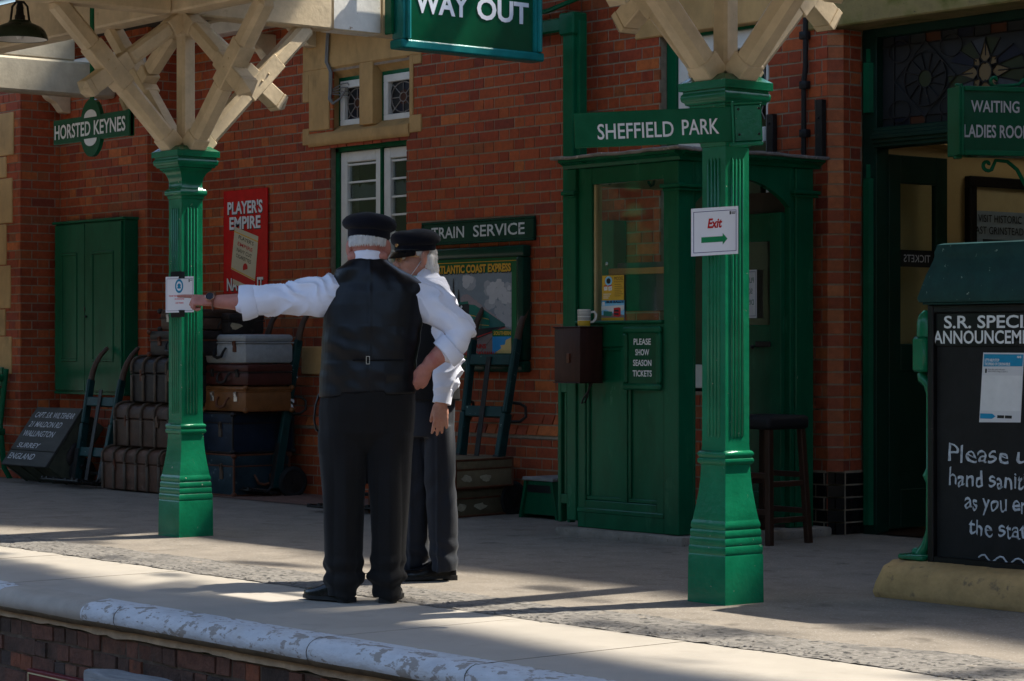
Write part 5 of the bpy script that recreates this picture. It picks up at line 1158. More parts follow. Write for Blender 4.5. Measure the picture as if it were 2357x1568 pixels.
m.mi = 0; m.poly([(0, 0), (.212, 0), (.212, .018), (0, .018)], o_, X, Z); m.mi = 1; m.poly([(0, .108), (.212, .108), (.212, .126), (0, .126)], o_, X, Z); m.mi = 2; m.poly([(0, .018), (.212, .018), (.212, .034), (.10, .046), (0, .034)], o_, X, Z)
m.mi = 4; m.poly([(.10, .05), (.15, .082), (.19, .06), (.212, .07), (.212, .095), (.0, .09), (.0, .062), (.04, .07)], o_, X, Z, .0001)
m.mi = 3; m.poly([(.115, .026), (.165, .022), (.18, .030), (.18, .078), (.165, .082), (.115, .078)], o_, X, Z, .0004); m.mi = 6; m.poly([(.12, .056), (.162, .054), (.162, .066), (.12, .066)], o_, X, Z, .0006); m.poly([(.12, .036), (.162, .034), (.162, .046), (.12, .046)], o_, X, Z, .0006)
m.mi = 5; m.poly([(.02, .030), (.09, .026), (.10, .034), (.10, .056), (.02, .060)], o_, X, Z, .0004)
m.mi = 7; m.text('BUS RALLY', o_+X*.048+Z*.1095, X, Z, w=.16, h=.015, bold=.04, align='l', lift=.0005); m.mi = 4; m.poly([(.008, .094), (.032, .094), (.032, .118), (.008, .118)], o_, X, Z, .0006)
m.build('printing', ['p_yellow', 'p_blue', 'p_ballast', 'p_red', 'p_white', 'p_engine', 'p_dark', 'p_black'], t, 0)
m = MB(); m.box(-11.14, -10.52, 10.02, 10.035, 1.425, 1.73, .004); single('slate_board', m, 'slate', 'dark grey board propped inside the booth window', 'board')
m = MB(); m.box(-11.185, -10.50, 9.985, 10.015, 1.655, 1.695, .003); single('wooden_lath', m, 'pine', 'orange pine lath across the inside of the booth window', 'lath')
t = thing('meter_box', 'green box on the brick wall seen through the booth window', 'box', (-12.39, 11.08, 1.5))
m = MB(); m.box(-12.50, -12.29, 11.02, 11.145, 1.50, 2.085, .006); m.build('body', 'pipe_green', t); m = MB(); m.ell((-12.36, 11.018, 1.78), (.016, .008, .016), 10); m.build('knob', 'steel', t, 60)
# reversed notice on the door glass
t = thing('door_notice', 'white notice on the booth door glass, its print seen reversed', 'notice', (-10.71, DYY-.03, 1.38))
m = MB(); m.box(-10.79, -10.648, DYY-.030, DYY-.028, 1.385, 1.693); m.build('sheet', 'paper', t)
m = MB(); o_ = Vector((-10.79, DYY-.0315, 1.385)); m.mi = 0
for q in ((.132, .012, .134, .296), (.0, .012, .132, .0145), (.0, .2935, .132, .296)): m.poly([(q[0], q[1]), (q[2], q[1]), (q[2], q[3]), (q[0], q[3])], o_, X, Z)
m.mi = 1
for s_, z in (('PLEASE', .225), ('SOCIAL', .155), ('DISTANCE', .085)):
    vs, fs = text_geo(s_, .0, 0); x1 = max(v[0] for v in vs); x0 = min(v[0] for v in vs); xr = .118-(.012 if s_ == 'SOCIAL' else 0)
    m.mesh([o_+X*(xr-(v[0]-x0)*.036)+Z*(z+v[1]*.048) for v in vs], fs)
m.build('printing', ['p_navy', 'p_engine'], t, 0)
# picture on the waiting room wall
t = thing('framed_picture', 'black framed VISIT HISTORIC EAST GRINSTEAD picture on the yellow waiting room wall', 'picture', (-10.34, 12.95, 1.3))
m = MB()
for y0, y1, z0, z1 in ((12.45, 13.55, 2.28, 2.35), (12.45, 13.55, 1.0, 1.07), (12.45, 12.52, 1.0705, 2.2795), (13.48, 13.55, 1.0705, 2.2795)): m.box(-10.357, -10.30, y0, y1, z0, z1, .006)
m.build('frame', 'black_paint', t)
m = MB(); PXX = -10.325
m.mi = 0; m.poly([(12.52, 1.07), (13.48, 1.07), (13.48, 2.28), (12.52, 2.28)], (PXX, 0, 0), Y, Z); m.mi = 1; m.poly([(12.52, 1.07), (13.48, 1.07), (13.48, 2.12), (12.52, 2.12)], (PXX, 0, 0), Y, Z, .002)
m.mi = 2; m.poly([(12.60, 1.2), (12.92, 1.2), (12.92, 1.93), (12.60, 1.93)], (PXX, 0, 0), Y, Z, .004); m.mi = 3; m.text('VISIT HISTORIC', (PXX+.006, 12.78, 2.045), Y, Z, w=.46, h=.052, align='c'); m.text('EAST GRINSTEAD', (PXX+.006, 12.76, 1.965), Y, Z, w=.54, h=.052, align='c')
m.build('print', ['p_cream', 'p_paleblue', 'p_dark', 'p_black'], t, 0)

# ---------------------------------------------------------------- sack trucks
def make_truck(L=1.58, bottom=.20, top=.25):
    t = thing('sack_truck', 'x', 'trolley', (0, 0, 0), 0, 'old railway sack trucks')
    for s_ in (-1, 1):
        m = MB(); P = [Vector((s_*(bottom+(top-bottom)*k), 0, .06+(L-.36)*k)) for k in (0, 1)]
        d = P[1]-P[0]
        m.bar(P[0], P[0]+d*.55, .050, .075, .006, up=Y); m.bar(P[0]+d*.55, P[1], .046, .070, .012, up=Y)
        ra = m.build('rail', 'trolley_green', t, local=True)
        m = MB(); e = P[1]
        m.tube([e-d.normalized()*.01, e+Z*.06+Y*.004, e+Z*.14+Y*.02, e+Z*.22+Y*.055, e+Z*.285+Y*.10], [.028, .027, .0235, .021, .019], 10); m.ell(e+Z*.287+Y*.102, (.019, .019, .019), 10); m.build('grip', 'grip_wood', ra, 60, local=True)
        m = MB(); m.bar(P[0]+Y*-.041, P[0]+d*.30+Y*-.041, .056, .008, .002, up=Y); m.build('iron_shoe', 'iron', ra, local=True)
        m = MB(); q = P[0]+d*.62
        m.tube([q+Y*.04, q+Y*.09+X*s_*.03+Z*.0, q+Y*.12+X*s_*.06+Z*-.02, q+Y*.125+X*s_*.07+Z*-.09, q+Y*.09+X*s_*.05+Z*-.13, q+Y*.03+Z*-.14], .011, 8); m.build('hook', 'iron', ra, 60, local=True)
        m = MB(); wx = s_*(bottom+.095)
        ring = [(wx, .10+.105*math.cos(k*math.pi/14), .13+.105*math.sin(k*math.pi/14)) for k in range(29)]; m.tube(ring, .026, 8, up=(1, 0, 0), cap=False)
        wh = m.build('wheel', 'rubber', t, 60, local=True)
        m = MB(); m.tube([(wx-.02, .10, .13), (wx+.02, .10, .13)], .088, 20); m.tube([(wx-.035, .10, .13), (wx+.035, .10, .13)], .025, 12); m.build('hub', 'iron', wh, 40, local=True)
    for z in (.30, .74, 1.12):
        if z > L-.42: continue
        w_ = bottom+(top-bottom)*(z/(L-.36)); m = MB(); m.box(-w_+.026, w_-.026, -.028, .028, z-.04, z+.04, .006); m.build('crossbar', 'trolley_green', t, local=True)
    m = MB(); m.bar((0, -.036, .05), (0, -.036, min(1.14, L-.40)), .052, .010, .003, up=Y); m.build('iron_strap', 'iron', t, local=True)
    m = MB()
    for k in range(6): y0 = -.30+.05*k; m.box(-.30, .30, y0, y0+.028, .010, .024, .003)
    for x in (-.30, -.11, .08, .27): m.box(x, x+.03, -.30, -.02, .0245, .036, .002)
    for s_ in (-1, 1): m.tube([(s_*bottom, -.30, .03), (s_*bottom, -.06, .035), (s_*bottom, -.035, .08), (s_*bottom, -.035, .2)], .014, 6)
    m.build('toe_plate', 'iron', t, local=True)
    m = MB(); m.tube([(-bottom-.09, .10, .13), (bottom+.09, .10, .13)], .014, 8)
    for s_ in (-1, 1): m.bar((s_*bottom*.9, .0, .18), (s_*bottom*.9, .10, .12), .03, .05, .004, up=X)
    m.build('axle', 'iron', t, local=True)
    return t
tr = make_truck(); tr.location = (-13.41, 10.66, 0); tr.rotation_euler = (rad(-9.5), 0, rad(2)); tr['label'] = 'teal sack truck leaning on the wall in front of the framed poster'
t3 = copy_tree(tr); t3.location = (-16.12, 10.62, 0); t3.rotation_euler = (rad(-9), 0, rad(-3)); t3['label'] = 'sack truck with white letters S R behind the stacked suitcases'
t4 = copy_tree(tr); t4.location = (-14.02, 10.12, 0); t4.rotation_euler = (rad(-6), 0, rad(24)); t4['label'] = 'sack truck with its slatted iron toe plate showing beside the black trousers'
t1 = make_truck(1.24, .21, .25); t1.location = (-17.98, 10.08, 0); t1.rotation_euler = (rad(-11), 0, rad(2)); t1['label'] = 'sack truck standing between the lettered crate and the ribbed trunks'
bpy.context.view_layer.update()
rl = [c for c in t3.children if c.name.startswith('rail')][1]
for s_, z in (('R', .97), ('S', .70)): m = MB(); m.text(s_, (.258, .0, z), Y, Z, w=.075, h=.095, bold=.03); m.build('lettering', 'letter_white', rl, local=True)

# ---------------------------------------------------------------- luggage
def case(label, x, y, z, L, D, H, mat, trim='leather_brown', rz=0.0, latches=True, lid=.62, name='suitcase', group='piled luggage', edge=False, handle=True, hmat=None, corner=True, bevel=.018, lmat='steel', handle_side='front', labels=0, cat='suitcase'):
    """suitcase whose front right lower corner stands at (x, y, z)"""
    t = thing(name, label, cat, (x, y, z), rz, group)
    m = MB(); m.box(-L, 0, 0, D, .002, H*lid, bevel, seg=2); m.build('body', mat, t, local=True)
    m = MB(); m.box(-L-.003, .003, -.003, D+.003, H*lid+.003, H, bevel, seg=2); m.build('lid', mat, t, local=True)
    m = MB(); m.box(-L-.004, .004, -.004, D+.004, H*lid-.006, H*lid+.006, .003)
    if edge:
        for xx in (-L, 0):
            for yy in (0, D): m.box(xx-.009, xx+.009, yy-.009, yy+.009, 0, H, .004)
        for yy in (0, D): m.box(-L-.007, .007, yy-.007, yy+.007, H-.012, H+.003, .004); m.box(-L-.007, .007, yy-.007, yy+.007, .0, .014, .004)
        for xx in (-L, 0): m.box(xx-.0075, xx+.0075, 0, D, H-.0125, H+.0035, .004); m.box(xx-.0075, xx+.0075, 0, D, .0, .0145, .004)
    m.build('binding', trim, t, local=True)
    if corner:
        m = MB()
        for xx in (-L, 0):
            for yy in (0, D):
                for zz in (.012, H-.012): m.ell((xx, yy, zz), (.026, .026, .022), 10)
        m.build('corner', trim, t, 60, local=True)
    if handle:
        m = MB()
        def hd(a): return (a, -.012, 0) if handle_side == 'front' else (.012, a, 0)
        c0 = -L/2 if handle_side == 'front' else D/2
        k = (lambda a, o, z: (c0+a, -o, z)) if handle_side == 'front' else (lambda a, o, z: (o, c0+a, z))
        zz = H*.42
        m.tube([k(-.075, .008, zz+.03), k(-.07, .03, zz), k(-.055, .04, zz-.04), k(0, .042, zz-.052), k(.055, .04, zz-.04), k(.07, .03, zz), k(.075, .008, zz+.03)], [.008, .010, .012, .013, .012, .010, .008], 8)
        m.build('handle', hmat or trim, t, 60, local=True)
    if latches:
        for f in (-.78, -.22):
            m = MB(); xx = L*f; m.box(xx-.022, xx+.022, -.012, .002, H*.40, H*.60, .003); m.box(xx-.012, xx+.012, -.016, .002, H*.55, H*.78, .003); m.tube([(xx-.014, -.014, H*.62), (xx-.01, -.02, H*.75), (xx+.01, -.02, H*.75), (xx+.014, -.014, H*.62)], .004, 6); m.build('latch', lmat, t, local=True)
    for k in range(labels):
        m = MB(); y0, z0 = D*(.18+.34*k), H*.22; pts = [(y0+.07*math.cos(a)*random.uniform(.5, 1.1), z0+.028+.03*math.sin(a)*random.uniform(.6, 1.1)) for a in [q*.52 for q in range(12)]]
        m.mesh([(.0055, a, b_) for a, b_ in pts], [tuple(range(12))]); m.build('torn_label', 'label_paper', t, 0, local=True)
    return t
def trunk(label, x, y, z, L, D, H, mat, rz=0.0, ribs=4, group='piled luggage', dome=.05):
    """ribbed travelling trunk, front left lower corner at (x, y, z)"""
    t = thing('trunk', label, 'trunk', (x, y, z), rz, group)
    pr = [(0, 0), (-.004, H*.30), (0, H*.64)]; lidp = [(-.006, H*.645), (-.006, H*.84), (.02, H*.93), (.07, H*.985), (D/2, H), (D-.07, H*.985), (D-.02, H*.93), (D+.006, H*.84), (D+.006, H*.645)]
    m = MB(); m.prism(pr+[(D, H*.64), (D, 0)], 0, L, 'x', bev=.01); m.build('body', mat, t, local=True)
    m = MB(); m.prism(lidp, -.006, L+.006, 'x', bev=.006); m.build('lid', mat, t, local=True)
    for k in range(ribs+1):
        xx = .02+(L-.04)*k/ribs; m = MB(); w_ = .017
        for a, b_ in zip([(-.010, .005), (-.012, H*.62)], [(-.012, H*.60), (-.014, H*.66)]): m.bar((xx, a[0], a[1]), (xx, b_[0], b_[1]), w_*2, .014, .004, up=Y)
        pts = [(-.016, H*.67), (-.014, H*.845), (.013, H*.945), (.066, H*1.005), (D/2, H*1.02), (D-.066, H*1.005)]
        m.tube([(xx, a, b_) for a, b_ in pts], .014, 6, up=(1, 0, 0)); m.build('rib', 'rib_wood', t, 50, local=True)
    for f in (.22, .78):
        m = MB(); xx = L*f; m.box(xx-.022, xx+.022, -.016, .0, H*.46, H*.60, .004); m.box(xx-.014, xx+.014, -.022, .0, H*.57, H*.72, .004); m.build('hasp', 'leather_brown' if f < .5 else 'rail_steel', t, local=True)
    return t
# left pile
trunk('lowest of three ribbed trunks, rust brown, beside the farther post', -17.60, 10.00, 0.01, .95, .50, .355, 'trunk_rust', rad(0), 5)
trunk('dark brown ribbed trunk in the middle of the left pile', -17.45, 10.03, .375, .90, .48, .36, 'trunk_brown', rad(0), 4)
trunk('black ribbed trunk lying third up the left pile', -17.22, 10.06, .745, .80, .46, .375, 'trunk_black', rad(-1), 4)
case('scuffed black suitcase with brown leather straps on the ribbed trunks', -16.25, 10.10, 1.128, .75, .42, .205, 'trunk_black', 'leather_brown', lmat='leather_brown', hmat='cable_black')
case('small dark suitcase on top of the left luggage pile', -16.26, 10.13, 1.336, .62, .36, .17, 'trunk_brown', 'trunk_black', lmat='steel')
# right pile
case('teal and black trunk with rusty edges at the foot of the right pile', -15.985, 10.27, .005, .80, .53, .335, 'trunk_teal', 'leather_brown', edge=True, bevel=.006, name='trunk', handle_side='side', labels=0, lid=.72, lmat='rail_steel', cat='trunk')
case('dark navy trunk with black edges, second up the right pile', -16.0, 10.27, .348, .80, .58, .325, 'trunk_navy', 'trunk_black', edge=True, bevel=.006, name='trunk', lid=.74, lmat='rib_wood', handle=False, cat='trunk')
case('tan leather suitcase with two chrome latches in the right pile', -15.83, 10.28, .682, .62, .44, .205, 'leather_tan', 'leather_tan', lid=.8, hmat='leather_brown')
case('maroon suitcase with black straps in the right pile', -15.80, 10.28, .892, .66, .43, .170, 'leather_maroon', 'trunk_black', lmat='trunk_black', corner=False)
case('pale grey canvas suitcase near the top of the right pile', -15.83, 10.28, 1.066, .70, .46, .235, 'canvas_grey', 'canvas_grey', lid=.72, lmat='leather_brown', hmat='cable_black', corner=False, bevel=.03)
case('small black case on the pale grey suitcase, topmost of the right pile', -16.15, 10.33, 1.304, .36, .34, .17, 'trunk_black', 'trunk_black', latches=False, corner=False, labels=1, lmat='iron')
# handle strap, corner plates and torn label of the lowest trunk on its visible end
# front pair by the poster
c1 = case('olive canvas suitcase with brown piping, lower of the pair below the poster', -13.01, 10.14, .004, .78, .60, .20, 'canvas_dark', 'leather_brown', rz=rad(10), edge=True, latches=False, corner=False, bevel=.006, lid=.66, labels=2, handle=False, group='olive cases below the poster')
c2 = case('olive canvas suitcase with brown piping, upper of the pair below the poster', -12.965, 10.15, .206, .82, .62, .205, 'canvas_olive', 'leather_brown', rz=rad(11), edge=True, latches=False, corner=False, bevel=.006, lid=.66, labels=2, handle=False, group='olive cases below the poster')
# lettered crate tipped on its edge
t = thing('lettered_crate', 'tipped green crate lettered CAPT S.R. WILTSHEAR WALLINGTON SURREY ENGLAND', 'crate', (-18.73, 10.08, 0))
lv = Vector((0, .585, .811)); nv = Vector((0, .811, -.585)); A = Vector((-19.12, 9.85, .17))
fr_ = Matrix((X, lv, -nv)).transposed().to_4x4(); fr_.translation = A      # x along, y up the lid, z out of the lid
m = MB(); m.box(0, .80, .004, .60, -.285, -.022, .008, fr_)
for x in (.02, .27, .52, .75): m.box(x, x+.035, -.006, .004, -.28, -.03, .003, fr_)
m.build('body', 'crate_green', t)
m = MB(); m.box(-.008, .808, -.008, .145, -.021, 0, .004, fr_); m.box(-.008, .808, .149, .608, -.021, 0.0015, .004, fr_); ld = m.build('lid', 'crate_lid', t)
for s_, x, y, w_, h_ in (('CAPT. S.R. WILTSHEAR', .06, .525, .70, .060), ('21 MALDON RD', .06, .425, .58, .060), ('WALLINGTON', .055, .325, .56, .062), ('SURREY', .085, .205, .40, .052), ('ENGLAND', .045, .085, .47, .062)):
    letters(t, 'letter_grey', ((s_, fr_ @ Vector((x, y-.03, .0028)), X, lv), dict(w=w_, h=h_, bold=.012, align='l', shear=.12, jitter=.015)))
m = MB()
for k in range(3): m.ell(fr_ @ Vector((.806, .20+.035*k, -.16)), (.02, .05, .075), 10)
m.build('rope_handle', 'trunk_black', t, 60)

# ---------------------------------------------------------------- bench, step stool, bar stool
t = thing('platform_bench', 'end of a green slatted platform bench at the left edge', 'bench', (-20.9, 9.85, 0))
for x in (-19.56, -22.1):
    m = MB(); m.tube([(x, 9.60, .90), (x, 9.66, .935), (x, 9.80, .94), (x, 10.08, .92)], .035, 8); m.box(x-.028, x+.028, 9.62, 10.10, .40, .46, .006); m.tube([(x, 9.66, .93), (x, 9.63, .66), (x, 9.67, .44), (x, 9.62, .10), (x, 9.55, 0.0)], .026, 8); m.tube([(x, 10.12, 1.0), (x, 10.06, .5), (x, 10.10, .1), (x, 10.16, 0)], .026, 8); m.build('bench_end', 'pipe_green', t, 50)
m = MB()
for k in range(6): m.box(-22.15, -19.65, 9.60+.085*k, 9.67+.085*k, .462, .485, .004)
for k in range(5): m.box(-22.15, -19.65, 10.075+.012*k, 10.10+.012*k, .56+.095*k, .635+.095*k, .004)
m.build('slat', 'pipe_green', t)
t = thing('step_stool', 'small green wooden step stool with a hand hole beside the booth', 'stool', (-12.72, 10.72, 0))
m = MB(); sx0, sx1 = -12.82, -12.40
m.prism([(sx0, .03), (sx1, .03), (sx1-.06, .265), (sx0+.06, .265)], 10.62, 10.645, 'y', bev=.003)
m.prism([(sx0, .03), (sx1, .03), (sx1-.06, .265), (sx0+.06, .265)], 10.88, 10.905, 'y', bev=.003)
for s_, x in ((1, sx0), (-1, sx1)): m.mesh([(x+s_*a, y, z) for a, z in ((0, 0), (.06, .265), (.085, .265), (.025, 0)) for y in (10.60, 10.93)], [(0, 2, 3, 1), (2, 4, 5, 3), (4, 6, 7, 5), (6, 0, 1, 7), (0, 6, 4, 2), (1, 3, 5, 7)])
m.build('frame', 'booth_green', t)
m = MB(); m.box(sx0+.045, sx1-.045, 10.595, 10.935, .268, .292, .004); m.build('tread', 'old_plank', t)
m = MB(); m.box(sx0+.075, sx1-.06, 10.6155, 10.6205, .185, .238); m.build('hand_hole', 'p_black', t)
t = thing('bar_stool', 'dark wooden stool with a black padded seat behind the nearer post', 'stool', (-10.25, 10.42, 0))
sc_ = Vector((-10.22, 10.42, 0))
m = MB(); m.box(-.20, .20, -.185, .185, .70, .785, .03, Matrix.Translation(sc_), seg=3); m.build('seat', 'blackboard', t)
for sx in (-1, 1):
    for sy in (-1, 1): m = MB(); m.bar(sc_+Vector((sx*.195, sy*.17, 0)), sc_+Vector((sx*.16, sy*.14, .70)), .042, .042, .004, up=Y); m.build('leg', 'dark_wood', t)
m = MB()
for z in (.20, .42):
    for s_ in (-1, 1): m.bar(sc_+Vector((-.18, s_*.155, z)), sc_+Vector((.18, s_*.155, z)), .02, .035, .003); m.bar(sc_+Vector((s_*.18, -.155, z-.05)), sc_+Vector((s_*.18, .155, z-.05)), .02, .035, .003)
m.build('rail', 'dark_wood', t)

# ---------------------------------------------------------------- people
def fuse(mb, name, mat, parent, voxel, smooth=6, fold=None, sm_f=0.5):
    """melt overlapping lofts into one continuous surface, then work folds into it"""
    o = mb.build(name, mat, parent, 0, local=True)
    r = o.modifiers.new('r', 'REMESH'); r.mode = 'VOXEL'; r.voxel_size = voxel; r.use_smooth_shade = True
    s_ = o.modifiers.new('s', 'SMOOTH'); s_.iterations = smooth; s_.factor = sm_f
    bpy.context.view_layer.update()
    dg = bpy.context.evaluated_depsgraph_get(); e = o.evaluated_get(dg); me = bpy.data.meshes.new_from_object(e, depsgraph=dg)
    old = o.data; o.modifiers.clear(); o.data = me; bpy.data.meshes.remove(old)
    if not me.materials: me.materials.append(M[mat])
    if fold:
        nr = [v.normal.copy() for v in me.vertices]
        for v, n_ in zip(me.vertices, nr): v.co += n_*fold(v.co, n_)
        me.update()
    for p in me.polygons: p.use_smooth = True
    return o
def rot2(f):
    """frame whose +y is the facing direction f (x, y)"""
    f = Vector((f[0], f[1], 0)).normalized(); return Matrix((Vector((f.y, -f.x, 0)), f, Z)).transposed()
def head(m, c, f, ears=True, wx=1.0):
    R_ = rot2(f); c = Vector(c); P = lambda x, y, z: c+R_ @ Vector((x*wx, y, z))
    E_ = lambda p, r: m.ell(P(*p), (r[0]*wx, r[1], r[2]), 20, rot=R_)
    E_((0, -.012, .035), (.076, .095, .085)); E_((0, .012, -.02), (.069, .082, .085)); E_((0, .03, -.075), (.054, .062, .045)); E_((0, .062, -.100), (.026, .026, .020))
    E_((0, .070, .022), (.050, .026, .012)); E_((.034, .058, -.025), (.024, .028, .022)); E_((-.034, .058, -.025), (.024, .028, .022)); E_((0, .082, -.068), (.027, .018, .010)); E_((0, .079, -.083), (.022, .016, .008))
    m.limb([P(0, .088, .012), P(0, .103, -.018), P(0, .112, -.036)], [.010, .013, .0155], 10); E_((.013, .100, -.041), (.009, .011, .009)); E_((-.013, .100, -.041), (.009, .011, .009))
    for s_ in (-1, 1):
        if ears:
            m.ell(P(s_*.084, -.010, -.002), (.011, .026, .041), 14, rot=R_ @ Matrix.Rotation(-s_*.55, 3, 'Z')); m.ell(P(s_*.079, .004, -.040), (.009, .012, .013), 10, rot=R_)
    return P, R_
def hand(m, w, d, n, s, curls, lens=(.072, .081, .075, .060), thumb=(.7, .55, .25), k=1.0):
    """five fingered hand: w wrist, d along the hand, n the side the palm faces, s towards the thumb; curls = bend per finger joint"""
    d, n, s = Vector(d).normalized(), Vector(n).normalized(), Vector(s).normalized(); w = Vector(w)
    R_ = Matrix((s, d, n)).transposed()
    m.ell(w+d*.052*k, (.042*k, .056*k, .0175*k), 16, rot=R_); m.ell(w+d*.075*k, (.043*k, .028*k, .016*k), 14, rot=R_); m.limb([w-d*.03, w+d*.035], [.031*k, .033*k], 14, flatten=.72, up=n)
    for i in range(4):
        b = w+d*((.094, .099, .095, .086)[i]*k)+s*((.031, .0105, -.010, -.030)[i]*k); c = curls[i]; a = 0.0; p = b-d*.02*k; pts = [p, b]; L_ = lens[i]*k; spread = s*((.12, .02, -.06, -.16)[i])
        for j, fr in enumerate((.45, .32, .25)):
            a += c*(1.0, 1.1, .7)[j]; q = (d*math.cos(a)+n*math.sin(a)+spread*max(0, math.cos(a))).normalized(); pts.append(pts[-1]+q*L_*fr)
        m.limb(pts, [r*k for r in (.0105, .0102, .0094, .0088, .0076)], 10)
    b = w+d*.030*k+s*.032*k+n*.006*k; q1 = (s*thumb[0]+d*thumb[1]+n*thumb[2]).normalized(); q2 = (q1+d*.5+n*thumb[2]).normalized()
    m.limb([b-q1*.015*k, b+q1*.028*k, b+q1*.034*k+q2*.022*k, b+q1*.034*k+q2*.045*k], [r*k for r in (.0155, .0125, .0112, .0085)], 10)
def shoe(parent, heel, ang, L=.292, lace=True):
    """shoe with its heel at 'heel', pointing along ang"""
    mt = Matrix.Translation(Vector(heel)) @ Matrix.Rotation(ang-math.pi/2, 4, 'Z')
    prof = [(0.0, .028, .055), (.012, .033, .075), (.05, .036, .092), (.10, .037, .098), (.14, .041, .082), (.18, .046, .066), (.22, .047, .056), (.255, .040, .050), (.28, .026, .044), (.292, .010, .036)]
    m = MB(); vs = []; fs = []; n = 16
    for y, w_, h in prof:
        y *= L/.292
        for k in range(n):
            a = math.pi*k/(n-1); vs.append((w_*math.copysign(abs(math.cos(a))**.7, math.cos(a)), y, .022+(h-.012)*abs(math.sin(a))**.75))
    for i in range(len(prof)-1):
        for k in range(n-1): fs.append((i*n+k, i*n+k+1, (i+1)*n+k+1, (i+1)*n+k))
        fs.append((i*n+n-1, i*n, (i+1)*n, (i+1)*n+n-1))
    fs += [tuple(range(n)), tuple(range((len(prof)-1)*n, len(prof)*n))]
    m.mesh(vs, fs, mt); o = m.build('shoe', 'shoe', parent, 60, local=True)
    m = MB(); out = [(w_+.006, y*L/.292) for y, w_, h in prof]; out = [(-a, b_) for a, b_ in out][::-1]+out; out = [(a, b_+(.004 if b_ > .28 else -.004 if b_ < .01 else 0)) for a, b_ in out]
    m.prism(out, .010, .026, 'z', mat=mt); m.prism([(a, b_) for a, b_ in out if b_ < .085]+[], .0, .0105, 'z', mat=mt); m.build('sole', 'sole', o, 30, local=True)
    if lace:
        m = MB()
        for k in range(3): m.tube([mt @ Vector((-.016, .115+.016*k, .098-.006*k)), mt @ Vector((0, .119+.016*k, .104-.007*k)), mt @ Vector((.016, .115+.016*k, .098-.006*k))], .003, 5)
        m.build('lace', 'cable_black', o, 60, local=True)
    return o
def cap(parent, c, f, tilt=0.0, roll=0.0, badge=True, k=1.0):
    """soft topped peaked cap; c centre of the band at its lower edge"""
    R_ = rot2(f).to_4x4(); mt = Matrix.Translation(Vector(c)) @ R_ @ Matrix.Rotation(tilt, 4, 'X') @ Matrix.Rotation(roll, 4, 'Y') @ Matrix.Scale(k, 4)
    m = MB(); m.loft([(0, 0, 0, .097, .114), (0, 0, .006, .1, .117), (0, 0, .03, .1, .117), (0, -.002, .042, .102, .119)], 36, mat=mt); co = m.build('cap', 'cap_cloth', parent, 50, local=True)
    m = MB(); m.loft([(0, 0, .034, .100, .118), (0, -.004, .041, .116, .130), (0, -.006, .052, .1265, .139), (0, -.005, .066, .1295, .142), (0, -.002, .080, .1265, .139), (0, .002, .096, .114, .127), (0, .004, .109, .092, .104), (0, .005, .117, .060, .068), (0, .005, .121, .03, .034), (0, .005, .122, .004, .004)], 40, mat=mt)
    for v in m.bm.verts: v.co += Vector((0, 0, .006*noise.noise(v.co*9)+.003*noise.noise(v.co*24)))
    m.build('crown', 'cap_cloth', co, 70, local=True)
    m = MB(); vs = []; n = 18
    for i in range(n+1):
        a = math.pi*(.12+.76*i/n); ca, sa = math.cos(a), math.sin(a)
        for r_, dz in ((1.0, .004), (1.2, -.012), (1.40, -.032)): k = (r_-1)*max(0, sa)**.6+1; vs.append((.0975*ca*(1+(k-1)*.45), .1155*sa*k, dz*max(0, sa)**.5))
    m.mesh(vs+[(x, y, z-.003) for x, y, z in vs], [(i*3+j, i*3+j+1, i*3+j+4, i*3+j+3) for i in range(n) for j in range(2)]+[(3*(n+1)+i*3+j, 3*(n+1)+i*3+j+3, 3*(n+1)+i*3+j+4, 3*(n+1)+i*3+j+1) for i in range(n) for j in range(2)], mt)
    m.build('peak', 'patent', co, 60, local=True)
    m = MB(); m.tube([mt @ Vector((.0985*math.cos(a), .1165*math.sin(a), .010)) for a in [math.pi*(.08+.84*i/16) for i in range(17)]], .0045, 6); m.build('chin_strap', 'patent', co, 60, local=True)
    if badge:
        m = MB(); m.ell(mt @ Vector((-.012, .119, .046)), (.021, .006, .0185), 16, rot=R_.to_3x3()); b_ = m.build('badge', 'brass', co, 60, local=True)
        m = MB(); m.ell(mt @ Vector((-.012, .1235, .046)), (.014, .003, .012), 12, rot=R_.to_3x3()); m.build('badge_centre', 'leather_tan', b_, 60, local=True)
    return co
def hair_tufts(m, P, R_, pts, rng, n, r, L_):
    for _ in range(n):
        x, y, z = pts(rng); d = Vector((rng.uniform(-.3, .3), -.3+rng.uniform(-.4, .3), -1)).normalized(); p = P(x, y, z); q = R_ @ d
        m.tube([p-q*L_*.4, p+q*L_*.3+R_ @ Vector((0, -.004, 0)), p+q*L_*.8], [r, r*.9, r*.25], 5)
cloth = lambda a, f1, b=0.0, f2=30, st=(1, 1, 1): (lambda p, n_: a*noise.noise((p.x*f1*st[0], p.y*f1*st[1], p.z*f1*st[2]))+b*noise.noise((p.x*f2*st[0]+5, p.y*f2*st[1], p.z*f2*st[2])))

# --- the pointing man, seen from behind
mn = thing('person', 'man seen from behind in cap and black satin waistcoat, arm stretched out pointing left', 'person', (-9.039, 6.536, 0), YAW, 'railway staff talking')
